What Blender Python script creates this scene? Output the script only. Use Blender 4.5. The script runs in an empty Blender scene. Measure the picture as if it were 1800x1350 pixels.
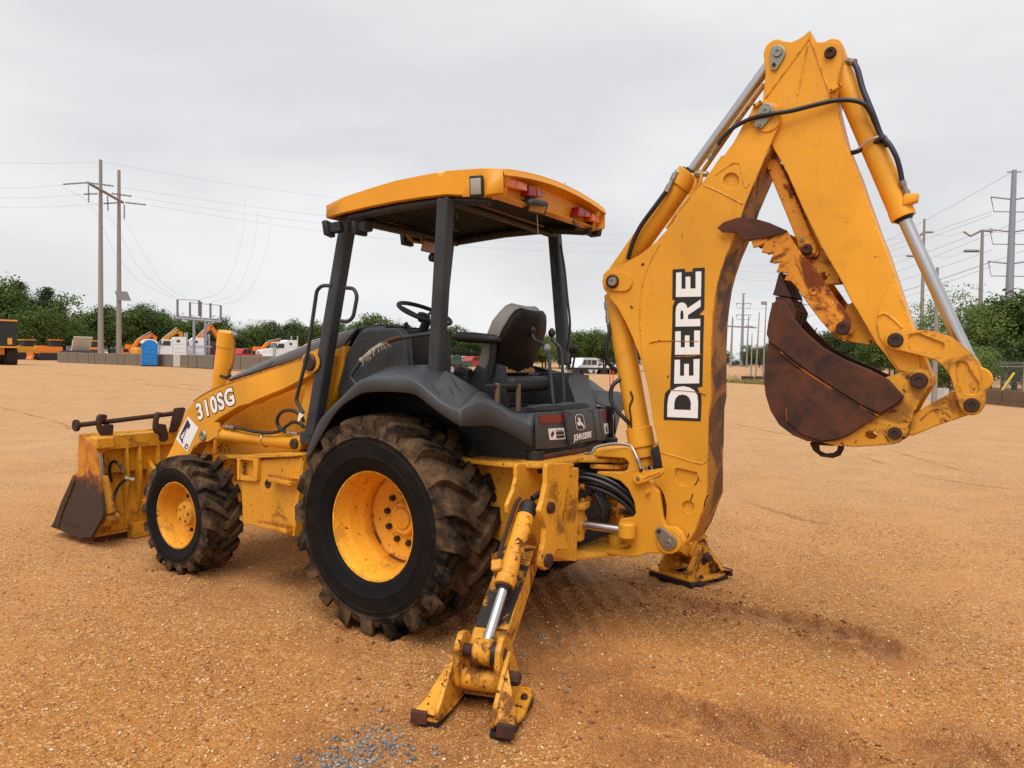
import bpy, bmesh, math, random
import numpy as np
from mathutils import Vector, Matrix, Euler

R = math.radians
scene = bpy.context.scene
COL = scene.collection
random.seed(7)
rng = np.random.default_rng(11)

# ------------------------------------------------------------------ camera
FOC = 1305.97
CAM = Vector((-3.1993, 4.2585, 1.6984))
YAW, PITCH, ROLL = -0.981066, -0.032338, 0.017378
D_ = Vector((math.cos(PITCH) * math.cos(YAW), math.cos(PITCH) * math.sin(YAW), math.sin(PITCH)))
r0 = Vector((math.sin(YAW), -math.cos(YAW), 0))
u0 = r0.cross(D_)
R_ = r0 * math.cos(ROLL) + u0 * math.sin(ROLL)
U_ = -r0 * math.sin(ROLL) + u0 * math.cos(ROLL)
cd = bpy.data.cameras.new('camera')
cam = bpy.data.objects.new('camera', cd)
COL.objects.link(cam)
cd.sensor_width = 36.0
cd.lens = FOC / 1800 * 36
cd.clip_start = 0.05
cd.clip_end = 4000
m = Matrix((R_, U_, -D_)).transposed().to_4x4()
m.translation = CAM
cam.matrix_world = m
scene.camera = cam

# ------------------------------------------------------------------ world, sun, exposure
SUN_EL, SUN_AZ = R(60), R(112)          # azimuth of the sun, from +X towards +Y
w = bpy.data.worlds.new('World')
scene.world = w
w.use_nodes = True
nt = w.node_tree
nt.nodes.clear()
out = nt.nodes.new('ShaderNodeOutputWorld')
bg = nt.nodes.new('ShaderNodeBackground')
sky = nt.nodes.new('ShaderNodeTexSky')
sky.sky_type = 'NISHITA'
sky.sun_disc = False
sky.sun_elevation = SUN_EL
sky.sun_rotation = R(90) - SUN_AZ
bg.inputs[1].default_value = 0.0635
tc = nt.nodes.new('ShaderNodeTexCoord')
mp = nt.nodes.new('ShaderNodeMapping')
mp.inputs['Scale'].default_value = (1.0, 1.0, 3.2)
mp.inputs['Location'].default_value = (0.3, 0.1, 0.55)
nz = nt.nodes.new('ShaderNodeTexNoise')
nz.inputs['Scale'].default_value = 1.7
nz.inputs['Detail'].default_value = 5
nz.inputs['Roughness'].default_value = 0.48
cr = nt.nodes.new('ShaderNodeValToRGB')
cr.color_ramp.elements[0].position = 0.40
cr.color_ramp.elements[0].color = (5.85, 5.88, 5.98, 1)
cr.color_ramp.elements[1].position = 0.63
cr.color_ramp.elements[1].color = (7.15, 7.18, 7.24, 1)
mx = nt.nodes.new('ShaderNodeMix')
mx.data_type = 'RGBA'
mx.inputs[0].default_value = 0.96       # an overcast: the cloud deck hides nearly all of the clear sky
nt.links.new(tc.outputs['Generated'], mp.inputs[0])
nt.links.new(mp.outputs[0], nz.inputs['Vector'])
nt.links.new(nz.outputs['Fac'], cr.inputs[0])
nt.links.new(sky.outputs[0], mx.inputs[6])
nt.links.new(cr.outputs[0], mx.inputs[7])
nt.links.new(mx.outputs[2], bg.inputs[0])
nt.links.new(bg.outputs[0], out.inputs[0])

sd = bpy.data.lights.new('sun', 'SUN')
sd.energy = 1.5
sd.angle = R(48)
sd.color = (1.0, 0.965, 0.92)
so = bpy.data.objects.new('sun', sd)
COL.objects.link(so)
sv = Vector((math.cos(SUN_EL) * math.cos(SUN_AZ), math.cos(SUN_EL) * math.sin(SUN_AZ), math.sin(SUN_EL)))
so.rotation_euler = sv.to_track_quat('Z', 'Y').to_euler()
so.location = (-3, 8, 12)

vs = scene.view_settings
vs.view_transform = 'Standard'
vs.look = 'None'
vs.gamma = 1
vs.use_curve_mapping = False
vs.exposure = 1.0
scene.cycles.use_denoising = False
scene.cycles.max_bounces = 6

# ------------------------------------------------------------------ from a place in the photo to a place in the yard
def ray(x, y):
    return D_ + R_ * ((x - 900) / FOC) - U_ * ((y - 675) / FOC)

def PX(x, y, X):
    v = ray(x, y)
    return CAM + v * ((X - CAM.x) / v.x)

def PY(x, y, Y):
    v = ray(x, y)
    return CAM + v * ((Y - CAM.y) / v.y)

def PZ(x, y, Z):
    v = ray(x, y)
    return CAM + v * ((Z - CAM.z) / v.z)

def PD(x, y, dist):
    v = ray(x, y)
    return CAM + v * (dist / math.hypot(v.x, v.y))

def PV(x, y, a, b):
    """on the upright plane through plan points a and b"""
    n = Vector((-(b[1] - a[1]), b[0] - a[0], 0))
    v = ray(x, y)
    return CAM + v * ((Vector((a[0], a[1], 0)) - CAM).dot(n) / v.dot(n))

def zoomed(ox, oy, s):
    return lambda pts: [(ox + p[0] / s, oy + p[1] / s) + tuple(p[2:]) for p in pts]

# ------------------------------------------------------------------ mesh helpers
def link(name, me, mat=None, parent=None):
    o = bpy.data.objects.new(name, me)
    COL.objects.link(o)
    if mat is not None and me is not None:
        me.materials.clear()
        me.materials.append(mat)
    if parent is not None:
        # thing > part > sub-part, no deeper
        while parent.parent is not None and parent.parent.parent is not None:
            parent = parent.parent
        o.parent = parent
    return o

def shade(me, angle=35):
    for p in me.polygons:
        p.use_smooth = True
    bm = bmesh.new()
    bm.from_mesh(me)
    ca = R(angle)
    for e in bm.edges:
        e.smooth = not (len(e.link_faces) == 2 and e.calc_face_angle(0) > ca)
    bm.to_mesh(me)
    bm.free()

def empty(name, loc=(0, 0, 0), rz=0.0, label=None, cat=None, group=None, parent=None):
    o = bpy.data.objects.new(name, None)
    COL.objects.link(o)
    o.location = loc
    o.rotation_euler = (0, 0, rz)
    o.empty_display_size = 0.2
    if parent is not None:
        o.parent = parent
    tag(o, label, cat, group)
    return o

def tag(o, label=None, cat=None, group=None, kind=None):
    if label: o['label'] = label
    if cat: o['category'] = cat
    if group: o['group'] = group
    if kind: o['kind'] = kind
    return o

def from_bm(name, bm, mat=None, parent=None, ang=35):
    bmesh.ops.recalc_face_normals(bm, faces=bm.faces)
    me = bpy.data.meshes.new(name)
    bm.to_mesh(me)
    bm.free()
    if ang: shade(me, ang)
    return link(name, me, mat, parent)

def from_py(name, vs_, fs, mat=None, parent=None, ang=35, recalc=True):
    me = bpy.data.meshes.new(name)
    me.from_pydata([tuple(v) for v in vs_], [], fs)
    if recalc:
        bm = bmesh.new()
        bm.from_mesh(me)
        bmesh.ops.recalc_face_normals(bm, faces=bm.faces)
        bm.to_mesh(me)
        bm.free()
    if ang: shade(me, ang)
    return link(name, me, mat, parent)

def rp(pts, rad=0, n=4):
    """closed polygon with rounded corners; a third entry is that corner's own radius"""
    out = []
    k = len(pts)
    for i in range(k):
        p = Vector(pts[i][:2])
        r = pts[i][2] if len(pts[i]) > 2 else rad
        a = Vector(pts[i - 1][:2]) - p
        b = Vector(pts[(i + 1) % k][:2]) - p
        la, lb = a.length, b.length
        if r <= 0 or la < 1e-6 or lb < 1e-6:
            out.append((p.x, p.y)); continue
        a /= la; b /= lb
        c = max(-1, min(1, a.dot(b)))
        th = math.acos(c)
        if th > R(174):
            out.append((p.x, p.y)); continue
        d = min(r / math.tan(th / 2), la * .48, lb * .48)
        p0, p1 = p + a * d, p + b * d
        for j in range(n + 1):
            t = j / n
            q = p0 * (1 - t) ** 2 + p * 2 * t * (1 - t) + p1 * t * t
            out.append((q.x, q.y))
    return out

def cat(pts, closed=False, n=5):
    """Catmull-Rom through points (any dimension)"""
    dm = min(len(p) for p in pts)
    P = [np.array(p[:dm], float) for p in pts]
    k = len(P)
    out = []
    rngk = range(k) if closed else range(k - 1)
    for i in rngk:
        p1, p2 = P[i], P[(i + 1) % k]
        p0 = P[i - 1] if (closed or i > 0) else 2 * p1 - p2
        p3 = P[(i + 2) % k] if (closed or i + 2 < k) else 2 * p2 - p1
        for j in range(n):
            t = j / n
            out.append(.5 * ((2 * p1) + (-p0 + p2) * t + (2 * p0 - 5 * p1 + 4 * p2 - p3) * t * t + (-p0 + 3 * p1 - 3 * p2 + p3) * t ** 3))
    if not closed: out.append(P[-1])
    return [tuple(p) for p in out]

def curve_mesh(loops, half, bev):
    cu = bpy.data.curves.new('tmp', 'CURVE')
    cu.dimensions = '2D'
    cu.fill_mode = 'BOTH'
    cu.extrude = max(half - bev, 0)
    cu.bevel_depth = bev
    cu.bevel_resolution = 1 if bev else 0
    cu.offset = -bev
    for lp in loops:
        s = cu.splines.new('POLY')
        s.points.add(len(lp) - 1)
        for q, p in zip(s.points, lp):
            q.co = (p[0], p[1], 0, 1)
        s.use_cyclic_u = True
    o = bpy.data.objects.new('tmp', cu)
    COL.objects.link(o)
    dg = bpy.context.evaluated_depsgraph_get()
    dg.update()
    me = bpy.data.meshes.new_from_object(o.evaluated_get(dg))
    bpy.data.objects.remove(o)
    bpy.data.curves.remove(cu)
    return me

RX90 = Matrix.Rotation(R(90), 4, 'X')
def plate2(name, loops, Y0, Y1, mat, parent, bev=.004, ang=35):
    """flat plate: loops in (X, Z) metres, between Y0 and Y1"""
    me = curve_mesh(loops, abs(Y1 - Y0) / 2, bev)
    me.transform(Matrix.Translation((0, (Y0 + Y1) / 2, 0)) @ RX90)
    shade(me, ang)
    return link(name, me, mat, parent)

def plateX(name, loops, X0, X1, mat, parent, bev=.004, ang=35):
    """loops in (Y, Z) metres, between X0 and X1"""
    me = curve_mesh(loops, abs(X1 - X0) / 2, bev)
    M = Matrix(((0, 0, 1, (X0 + X1) / 2), (1, 0, 0, 0), (0, 1, 0, 0), (0, 0, 0, 1)))
    me.transform(M)
    shade(me, ang)
    return link(name, me, mat, parent)

def plateZ(name, loops, Z0, Z1, mat, parent, bev=.004, ang=35):
    me = curve_mesh(loops, abs(Z1 - Z0) / 2, bev)
    me.transform(Matrix.Translation((0, 0, (Z0 + Z1) / 2)))
    shade(me, ang)
    return link(name, me, mat, parent)

def xz(pts, Y):
    return [(lambda v: (v.x, v.z))(PY(p[0], p[1], Y)) for p in pts]

def yz(pts, X):
    return [(lambda v: (v.y, v.z))(PX(p[0], p[1], X)) for p in pts]

def xy(pts, Z):
    return [(lambda v: (v.x, v.y))(PZ(p[0], p[1], Z)) for p in pts]

def side_plate(name, px, Y0, Y1, mat, parent, holes=(), bev=.004, rad=0):
    """a plate whose near face (Y1) has this outline"""
    ref = max(Y0, Y1)
    loops = [xz(rp(px, rad), ref)] + [xz(h, ref) for h in holes]
    return plate2(name, loops, Y0, Y1, mat, parent, bev)

def circ(cx, cy, r, n=24, ry=None):
    ry = r if ry is None else ry
    return [(cx + r * math.cos(2 * math.pi * i / n), cy + ry * math.sin(2 * math.pi * i / n)) for i in range(n)]

def frame_of(d):
    d = Vector(d).normalized()
    a = Vector((0, 0, 1)) if abs(d.z) < .9 else Vector((1, 0, 0))
    x = a.cross(d).normalized()
    return x, d.cross(x), d

def lathe_bm(bm, p0, p1, prof, n=24, cap=True):
    """prof: (distance along from p0 in metres, radius)"""
    p0, p1 = Vector(p0), Vector(p1)
    x, y, d = frame_of(p1 - p0)
    rings = []
    for t, r in prof:
        rings.append([bm.verts.new(p0 + d * t + (x * math.cos(2 * math.pi * i / n) + y * math.sin(2 * math.pi * i / n)) * max(r, 1e-4)) for i in range(n)])
    for a, b in zip(rings, rings[1:]):
        for i in range(n):
            bm.faces.new((a[i], a[(i + 1) % n], b[(i + 1) % n], b[i]))
    if cap:
        bm.faces.new(rings[0]); bm.faces.new(rings[-1])

def lathe(name, p0, p1, prof, mat, parent, n=24, ang=35, cap=True):
    bm = bmesh.new()
    lathe_bm(bm, p0, p1, prof, n, cap)
    return from_bm(name, bm, mat, parent, ang)

def cyl_bm(bm, p0, p1, r, n=20, b=0.0):
    L = (Vector(p1) - Vector(p0)).length
    pr = [(0, r - b), (b, r), (L - b, r), (L, r - b)] if b else [(0, r), (L, r)]
    lathe_bm(bm, p0, p1, pr, n)

def cyl(name, p0, p1, r, mat, parent, n=20, b=.003):
    bm = bmesh.new()
    cyl_bm(bm, p0, p1, r, n, min(b, r * .3))
    return from_bm(name, bm, mat, parent)

def box_bm(bm, c, s, rot=None):
    M = Matrix.Translation(Vector(c))
    if rot is not None:
        M = M @ (rot.to_4x4() if not isinstance(rot, Matrix) else rot.to_4x4())
    M = M @ Matrix.Diagonal((s[0], s[1], s[2], 1))
    return bmesh.ops.create_cube(bm, size=1, matrix=M)['verts']

def bevel_all(bm, b, seg=2):
    if b > 0:
        bmesh.ops.bevel(bm, geom=list(bm.edges), offset=b, offset_type='OFFSET', segments=seg, profile=.5, affect='EDGES', clamp_overlap=True)

def box(name, c, s, mat, parent, rot=None, b=.004, seg=1):
    bm = bmesh.new()
    box_bm(bm, c, s, rot)
    bevel_all(bm, b, seg)
    return from_bm(name, bm, mat, parent)

def hexa(name, pts, mat, parent, b=.004):
    """eight corners: 0-3 one face, 4-7 the opposite"""
    bm = bmesh.new()
    v = [bm.verts.new(p) for p in pts]
    for f in ((0, 1, 2, 3), (4, 5, 6, 7), (0, 1, 5, 4), (1, 2, 6, 5), (2, 3, 7, 6), (3, 0, 4, 7)):
        bm.faces.new([v[i] for i in f])
    bmesh.ops.recalc_face_normals(bm, faces=bm.faces)
    bevel_all(bm, b, 2)
    return from_bm(name, bm, mat, parent)

def tube_bm(bm, pts, rad, n=8):
    P = [Vector(p) for p in pts]
    k = len(P)
    rads = rad if hasattr(rad, '__len__') else [rad] * k
    t0 = (P[1] - P[0]).normalized()
    x, y, _ = frame_of(t0)
    rings = []
    for i in range(k):
        t = (P[min(i + 1, k - 1)] - P[max(i - 1, 0)]).normalized()
        x = (x - t * x.dot(t)).normalized()
        y = t.cross(x)
        rings.append([bm.verts.new(P[i] + (x * math.cos(2 * math.pi * j / n) + y * math.sin(2 * math.pi * j / n)) * rads[i]) for j in range(n)])
    for a, b in zip(rings, rings[1:]):
        for j in range(n):
            bm.faces.new((a[j], a[(j + 1) % n], b[(j + 1) % n], b[j]))
    bm.faces.new(rings[0]); bm.faces.new(rings[-1])

def tube(name, pts, rad, mat, parent, n=8, smooth=5):
    P = cat([tuple(p) for p in pts], False, smooth) if smooth and len(pts) > 2 else pts
    bm = bmesh.new()
    tube_bm(bm, P, rad, n)
    return from_bm(name, bm, mat, parent, 50)

def bent(pts, rad, n=4):
    """open 3-D polyline with rounded corners"""
    P = [Vector(p) for p in pts]
    out = [P[0]]
    for i in range(1, len(P) - 1):
        a, b = P[i - 1] - P[i], P[i + 1] - P[i]
        d = min(rad, a.length * .45, b.length * .45)
        p0, p1 = P[i] + a.normalized() * d, P[i] + b.normalized() * d
        for j in range(n + 1):
            t = j / n
            out.append(p0 * (1 - t) ** 2 + P[i] * 2 * t * (1 - t) + p1 * t * t)
    out.append(P[-1])
    return out

def loft(name, rings, mat, parent, closed=True, caps=True, ang=35):
    bm = bmesh.new()
    rr = [[bm.verts.new(p) for p in ring] for ring in rings]
    n = len(rr[0])
    for a, b in zip(rr, rr[1:]):
        for i in range(n if closed else n - 1):
            bm.faces.new((a[i], a[(i + 1) % n], b[(i + 1) % n], b[i]))
    if caps and closed:
        bm.faces.new(rr[0]); bm.faces.new(rr[-1])
    return from_bm(name, bm, mat, parent, ang)

def kids(o):
    return [c for c in o.children]

def mirror(o, parent=None, Yc=0.0):
    """the same part on the other side of the machine, with its sub-parts"""
    c = o.copy()
    COL.objects.link(c)
    if o.data is not None:
        me = o.data.copy()
        me.transform(Matrix.Translation((0, Yc, 0)) @ Matrix.Diagonal((1, -1, 1, 1)) @ Matrix.Translation((0, -Yc, 0)))
        me.flip_normals()
        c.data = me
    c.parent = parent if parent is not None else o.parent
    for k in kids(o):
        mirror(k, c, Yc)
    return c

def copy_tree(o, parent=None):
    c = o.copy()
    COL.objects.link(c)
    if parent is not None: c.parent = parent
    for k in list(o.children):
        copy_tree(k, c)
    return c

def text_mesh(body, size, offset=0.0, extrude=0.0005, spacing=1.0, shear=0.0):
    cu = bpy.data.curves.new('tmp', 'FONT')
    cu.body = body
    cu.size = size
    cu.offset = offset
    cu.extrude = extrude
    cu.space_character = spacing
    cu.shear = shear
    cu.align_x = 'CENTER'
    cu.align_y = 'CENTER'
    o = bpy.data.objects.new('tmp', cu)
    COL.objects.link(o)
    dg = bpy.context.evaluated_depsgraph_get()
    dg.update()
    me = bpy.data.meshes.new_from_object(o.evaluated_get(dg))
    bpy.data.objects.remove(o)
    bpy.data.curves.remove(cu)
    return me

def on_face(me, origin, xdir, ydir):
    x = Vector(xdir).normalized()
    y = Vector(ydir)
    y = (y - x * y.dot(x)).normalized()
    z = x.cross(y)
    M = Matrix((x, y, z)).transposed().to_4x4()
    M.translation = Vector(origin)
    me.transform(M)
    return me

# ------------------------------------------------------------------ materials
def new_mat(name):
    mt = bpy.data.materials.new(name)
    mt.use_nodes = True
    t = mt.node_tree
    b = t.nodes.get('Principled BSDF')
    return mt, t, b

def N(t, kind, **kw):
    n = t.nodes.new('ShaderNode' + kind)
    for k, v in kw.items():
        if k in n.inputs: n.inputs[k].default_value = v
        else: setattr(n, k, v)
    return n

def noise(t, scale, detail=4, rough=.55, vec=None, dist=0.0):
    n = N(t, 'TexNoise')
    n.inputs['Scale'].default_value = scale
    n.inputs['Detail'].default_value = detail
    n.inputs['Roughness'].default_value = rough
    n.inputs['Distortion'].default_value = dist
    if vec is not None: t.links.new(vec, n.inputs['Vector'])
    return n

def ramp(t, src, a, b, ca=(0, 0, 0, 1), cb=(1, 1, 1, 1)):
    n = N(t, 'ValToRGB')
    n.color_ramp.elements[0].position = a
    n.color_ramp.elements[1].position = b
    n.color_ramp.elements[0].color = ca
    n.color_ramp.elements[1].color = cb
    t.links.new(src, n.inputs[0])
    return n

def mixc(t, fac, a, b):
    n = N(t, 'Mix', data_type='RGBA')
    for i, v in ((0, fac), (6, a), (7, b)):
        if hasattr(v, 'links'): t.links.new(v, n.inputs[i])
        else: n.inputs[i].default_value = v if i == 0 else (tuple(v) + (1,) if len(v) == 3 else v)
    return n.outputs[2]

def math_(t, op, a, b=0.0, clamp=False):
    n = N(t, 'Math', operation=op, use_clamp=clamp)
    for i, v in ((0, a), (1, b)):
        if hasattr(v, 'links'): t.links.new(v, n.inputs[i])
        else: n.inputs[i].default_value = v
    return n.outputs[0]

def obj_vec(t):
    return N(t, 'TexCoord').outputs['Object']

def bump(t, b, h, strength=.3, dist=.01):
    n = N(t, 'Bump')
    n.inputs['Strength'].default_value = strength
    n.inputs['Distance'].default_value = dist
    t.links.new(h, n.inputs['Height'])
    t.links.new(n.outputs[0], b.inputs['Normal'])
    return n

def edge_mask(t, radius=.011):
    """1 where a sharp outer edge is near"""
    bv = N(t, 'Bevel', samples=4)
    bv.inputs['Radius'].default_value = radius
    g = N(t, 'NewGeometry')
    dp = N(t, 'VectorMath', operation='DOT_PRODUCT')
    t.links.new(bv.outputs[0], dp.inputs[0])
    t.links.new(g.outputs['Normal'], dp.inputs[1])
    return math_(t, 'SUBTRACT', 1.0, dp.outputs['Value'])

def paint(name, col, chips=.5, rust=.0, grime=.3, rough=.42, edge=.5, rustcol=(.075, .022, .008), fade=.17, scratch=0.0):
    """enamel over steel: faded patches, chips down to brown primer, worn edges, streaky rust"""
    mt, t, b = new_mat(name)
    v = obj_vec(t)
    big = noise(t, 1.3, 3, .5, v)
    c1 = tuple(min(1, x * (1 + fade)) for x in col)
    c0 = tuple(x * (1 - fade) for x in col)
    base = mixc(t, ramp(t, big.outputs['Fac'], .35, .68).outputs[0], c0, c1)
    # thin dusty film
    fine = noise(t, 34, 5, .65, v)
    base = mixc(t, math_(t, 'MULTIPLY', ramp(t, fine.outputs['Fac'], .45, .8).outputs[0], grime * .5), base, (.33, .19, .085))
    # streaks running down
    mp = N(t, 'Mapping'); mp.inputs['Scale'].default_value = (16, 16, .9)
    t.links.new(v, mp.inputs[0])
    st = noise(t, 1.0, 4, .6, mp.outputs[0])
    base = mixc(t, math_(t, 'MULTIPLY', ramp(t, st.outputs['Fac'], .55, .78).outputs[0], .12 + .55 * rust), base, tuple(x * .5 + y * .5 for x, y in zip(col, (.16, .06, .02))))
    # rust patches
    rn = noise(t, 4.2, 8, .68, v, .6)
    rf = ramp(t, rn.outputs['Fac'], .60 - .2 * rust, .66 - .17 * rust)
    rm = math_(t, 'MULTIPLY', rf.outputs[0], min(1.0, rust * 2.2))
    # chips
    cn = noise(t, 26, 6, .62, v, .3)
    cf = ramp(t, cn.outputs['Fac'], .705 - .11 * chips, .725 - .11 * chips)
    cm = math_(t, 'MULTIPLY', cf.outputs[0], min(1.0, chips * 1.7))
    em = edge_mask(t)
    en = noise(t, 22, 4, .7, v)
    ef = math_(t, 'MULTIPLY', math_(t, 'MULTIPLY', em, 7.0, True), ramp(t, en.outputs['Fac'], .62 - .25 * edge, .74 - .25 * edge).outputs[0], True)
    ef = math_(t, 'MULTIPLY', ef, min(1.0, edge * 1.5))
    wear = math_(t, 'MAXIMUM', math_(t, 'MAXIMUM', cm, rm), ef)
    if scratch:
        vo = N(t, 'TexVoronoi', feature='DISTANCE_TO_EDGE'); vo.inputs['Scale'].default_value = 13
        mq = N(t, 'Mapping'); mq.inputs['Scale'].default_value = (1, 1, .45); mq.inputs['Rotation'].default_value = (.3, .7, .2)
        t.links.new(noise(t, 3, 3, .5, v).outputs['Color'], mq.inputs['Location']); t.links.new(v, mq.inputs[0])
        t.links.new(mq.outputs[0], vo.inputs['Vector'])
        sc_ = math_(t, 'MULTIPLY', math_(t, 'LESS_THAN', vo.outputs['Distance'], .022), ramp(t, noise(t, 8, 4, .6, v).outputs['Fac'], .5, .56).outputs[0])
        wear = math_(t, 'MAXIMUM', wear, math_(t, 'MULTIPLY', sc_, scratch))
    rv = noise(t, 60, 3, .6, v)
    rc = mixc(t, rv.outputs['Fac'], tuple(x * .55 for x in rustcol), tuple(x * 1.9 for x in rustcol))
    fin = mixc(t, wear, base, rc)
    b.inputs['Specular IOR Level'].default_value = .3
    t.links.new(fin, b.inputs['Base Color'])
    rr = math_(t, 'ADD', math_(t, 'MULTIPLY', wear, .38), math_(t, 'MULTIPLY', fine.outputs['Fac'], .28))
    t.links.new(math_(t, 'ADD', rr, rough - .14), b.inputs['Roughness'])
    hb = math_(t, 'SUBTRACT', math_(t, 'MULTIPLY', noise(t, 9, 3, .5, v).outputs['Fac'], .25), math_(t, 'MULTIPLY', wear, .12))
    bump(t, b, hb, .22, .008)
    return mt

def rusty(name, dark=(.028, .014, .010), lite=(.10, .034, .013), paintc=None, amount=.0, rough=.78):
    mt, t, b = new_mat(name)
    v = obj_vec(t)
    a = noise(t, 5.5, 8, .68, v, .5)
    c = mixc(t, ramp(t, a.outputs['Fac'], .36, .7).outputs[0], dark, lite)
    f = noise(t, 70, 4, .6, v)
    c = mixc(t, math_(t, 'MULTIPLY', f.outputs['Fac'], .45), c, (.035, .018, .012))
    if paintc:
        pn = noise(t, 3.1, 7, .66, v, .8)
        c = mixc(t, ramp(t, pn.outputs['Fac'], .60 - .3 * amount, .66 - .3 * amount).outputs[0], c, paintc)
    t.links.new(c, b.inputs['Base Color'])
    b.inputs['Roughness'].default_value = rough
    b.inputs['Specular IOR Level'].default_value = .35
    bump(t, b, math_(t, 'ADD', a.outputs['Fac'], math_(t, 'MULTIPLY', f.outputs['Fac'], .4)), .35, .006)
    return mt

def plain(name, col, rough=.5, metal=0.0, var=.15, scale=20, spec=.5, bmp=.0, dust=None, dustamt=.0):
    mt, t, b = new_mat(name)
    v = obj_vec(t)
    n = noise(t, scale, 5, .6, v)
    c = mixc(t, n.outputs['Fac'], tuple(x * (1 - var) for x in col), tuple(min(1, x * (1 + var)) for x in col))
    if dust:
        dn = noise(t, 6, 6, .65, v)
        c = mixc(t, math_(t, 'MULTIPLY', ramp(t, dn.outputs['Fac'], .4, .75).outputs[0], dustamt), c, dust)
    t.links.new(c, b.inputs['Base Color'])
    t.links.new(math_(t, 'ADD', math_(t, 'MULTIPLY', n.outputs['Fac'], .2), rough - .1), b.inputs['Roughness'])
    b.inputs['Metallic'].default_value = metal
    b.inputs['Specular IOR Level'].default_value = spec
    if bmp: bump(t, b, n.outputs['Fac'], bmp, .004)
    return mt

YEL = (.715, .322, .022)
M = {}
M['yellow'] = paint('yellow enamel', YEL, chips=.28, rust=.04, grime=.35, edge=.55)
M['yellow_worn'] = paint('yellow enamel chipped', (.70, .315, .024), chips=.75, rust=.30, grime=.7, edge=.9)
M['yellow_foot'] = paint('yellow enamel worn to rust', (.68, .295, .018), chips=.9, rust=.40, grime=.9, edge=1.1, rustcol=(.085, .022, .007), rough=.5, scratch=.5)
M['yellow_rusty'] = paint('yellow enamel rusting through', (.64, .245, .016), chips=.6, rust=.47, grime=.7, edge=.9, rustcol=(.13, .032, .008), rough=.55, scratch=.8)
M['yellow_rim'] = paint('yellow wheel enamel', (.78, .36, .028), chips=.72, rust=.16, grime=.5, edge=1.0, rustcol=(.12, .035, .01))
M['yellow_roof'] = paint('yellow moulded plastic', (.71, .30, .014), chips=.02, rust=.0, grime=.12, rough=.38, edge=.1, fade=.06)
M['yellow_dull'] = paint('yellow bucket enamel', (.64, .285, .015), chips=.5, rust=.25, grime=.6, edge=.7, rough=.5)
M['brown_wear'] = rusty('bare worn underside', (.075, .026, .008), (.24, .09, .020), (.38, .155, .016), .45, .6)
M['rust'] = rusty('dark rusty plate', (.030, .014, .011), (.15, .043, .018))
M['bucket_cheek'] = None
M['rust_orange'] = rusty('rusty plate with old paint', (.035, .016, .011), (.12, .038, .012), (.36, .095, .01), .42)
def cheek():
    mt, t, b = new_mat('bucket cheek, paint above, scoured below')
    v = obj_vec(t)
    a = noise(t, 6, 8, .7, v, .4)
    s = N(t, 'SeparateXYZ'); t.links.new(v, s.inputs[0])
    lim = math_(t, 'ADD', s.outputs[2], math_(t, 'MULTIPLY', math_(t, 'SUBTRACT', a.outputs['Fac'], .5), .55))
    dark = mixc(t, noise(t, 40, 4, .6, v).outputs['Fac'], (.022, .013, .010), (.060, .026, .014))
    rusty_ = mixc(t, noise(t, 18, 5, .65, v).outputs['Fac'], (.09, .026, .008), (.27, .075, .012))
    pnt = mixc(t, ramp(t, noise(t, 7, 6, .7, v).outputs['Fac'], .45, .62).outputs[0], (.56, .22, .012), (.42, .125, .011))
    c = mixc(t, ramp(t, lim, .50, .58).outputs[0], dark, rusty_)
    c = mixc(t, ramp(t, lim, .60, .66).outputs[0], c, pnt)
    t.links.new(c, b.inputs['Base Color']); b.inputs['Roughness'].default_value = .68
    bump(t, b, a.outputs['Fac'], .3, .006)
    return mt
M['bucket_cheek'] = cheek()
M['rust_shaft'] = rusty('rusted round bar', (.03, .014, .011), (.07, .026, .016))
M['worn_black'] = rusty('paint worn to black steel', (.010, .009, .009), (.028, .022, .018), (.58, .235, .012), .24, .6)
M['pin'] = plain('dark greased pin', (.05, .026, .018), .5, .4, .5, 40, .5, .2)
M['steel'] = plain('grey zinc steel', (.30, .28, .24), .42, .8, .3, 60, .5, .1)
M['chrome'] = plain('chromed rod', (.50, .50, .52), .34, 1.0, .06, 8, .5)
M['char'] = plain('charcoal enamel', (.028, .031, .037), .52, 0, .1, 9, .35, .04, (.16, .15, .14), .14)
M['char_hood'] = plain('charcoal hood plastic', (.088, .095, .108), .45, 0, .08, 5, .5, .05, (.2, .18, .16), .2)
M['char_panel'] = plain('charcoal painted panel', (.047, .051, .059), .5, 0, .06, 4, .35, .02, (.17, .16, .15), .12)
M['liner'] = plain('black roof lining', (.012, .011, .011), .85, 0, .3, 30, .25)
M['black'] = plain('black plastic', (.014, .014, .015), .55, 0, .25, 30, .4, .05)
M['hose'] = plain('black rubber hose', (.010, .010, .011), .38, 0, .3, 50, .5, .08)
M['hose_blue'] = plain('blue black hose sleeve', (.012, .011, .035), .45, 0, .3, 50, .5)
M['vinyl'] = plain('grey worn vinyl', (.21, .20, .19), .6, 0, .2, 14, .4, .15)
M['vinyl_dark'] = plain('black worn vinyl', (.016, .015, .015), .62, 0, .3, 18, .4, .15)
M['seat_shell'] = plain('black seat back shell', (.009, .0075, .007), .45, 0, .5, 6, .12, .05, (.03, .016, .010), .15)
M['foam'] = plain('torn yellow foam', (.42, .25, .09), .95, 0, .4, 60, .2, .5)
M['lens_red'] = plain('red lens', (.30, .012, .012), .22, 0, .1, 40, .6)
M['lens_amber'] = plain('amber lens', (.72, .15, .018), .22, 0, .15, 40, .6)
M['lens_clear'] = plain('milky lamp glass', (.34, .325, .29), .2, 0, .1, 60, .7)
M['lens_tan'] = plain('tan dome lens', (.42, .22, .08), .3, 0, .1, 40, .6)
M['reflector'] = plain('dull red reflector', (.20, .014, .012), .4, 0, .12, 90, .5)
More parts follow.
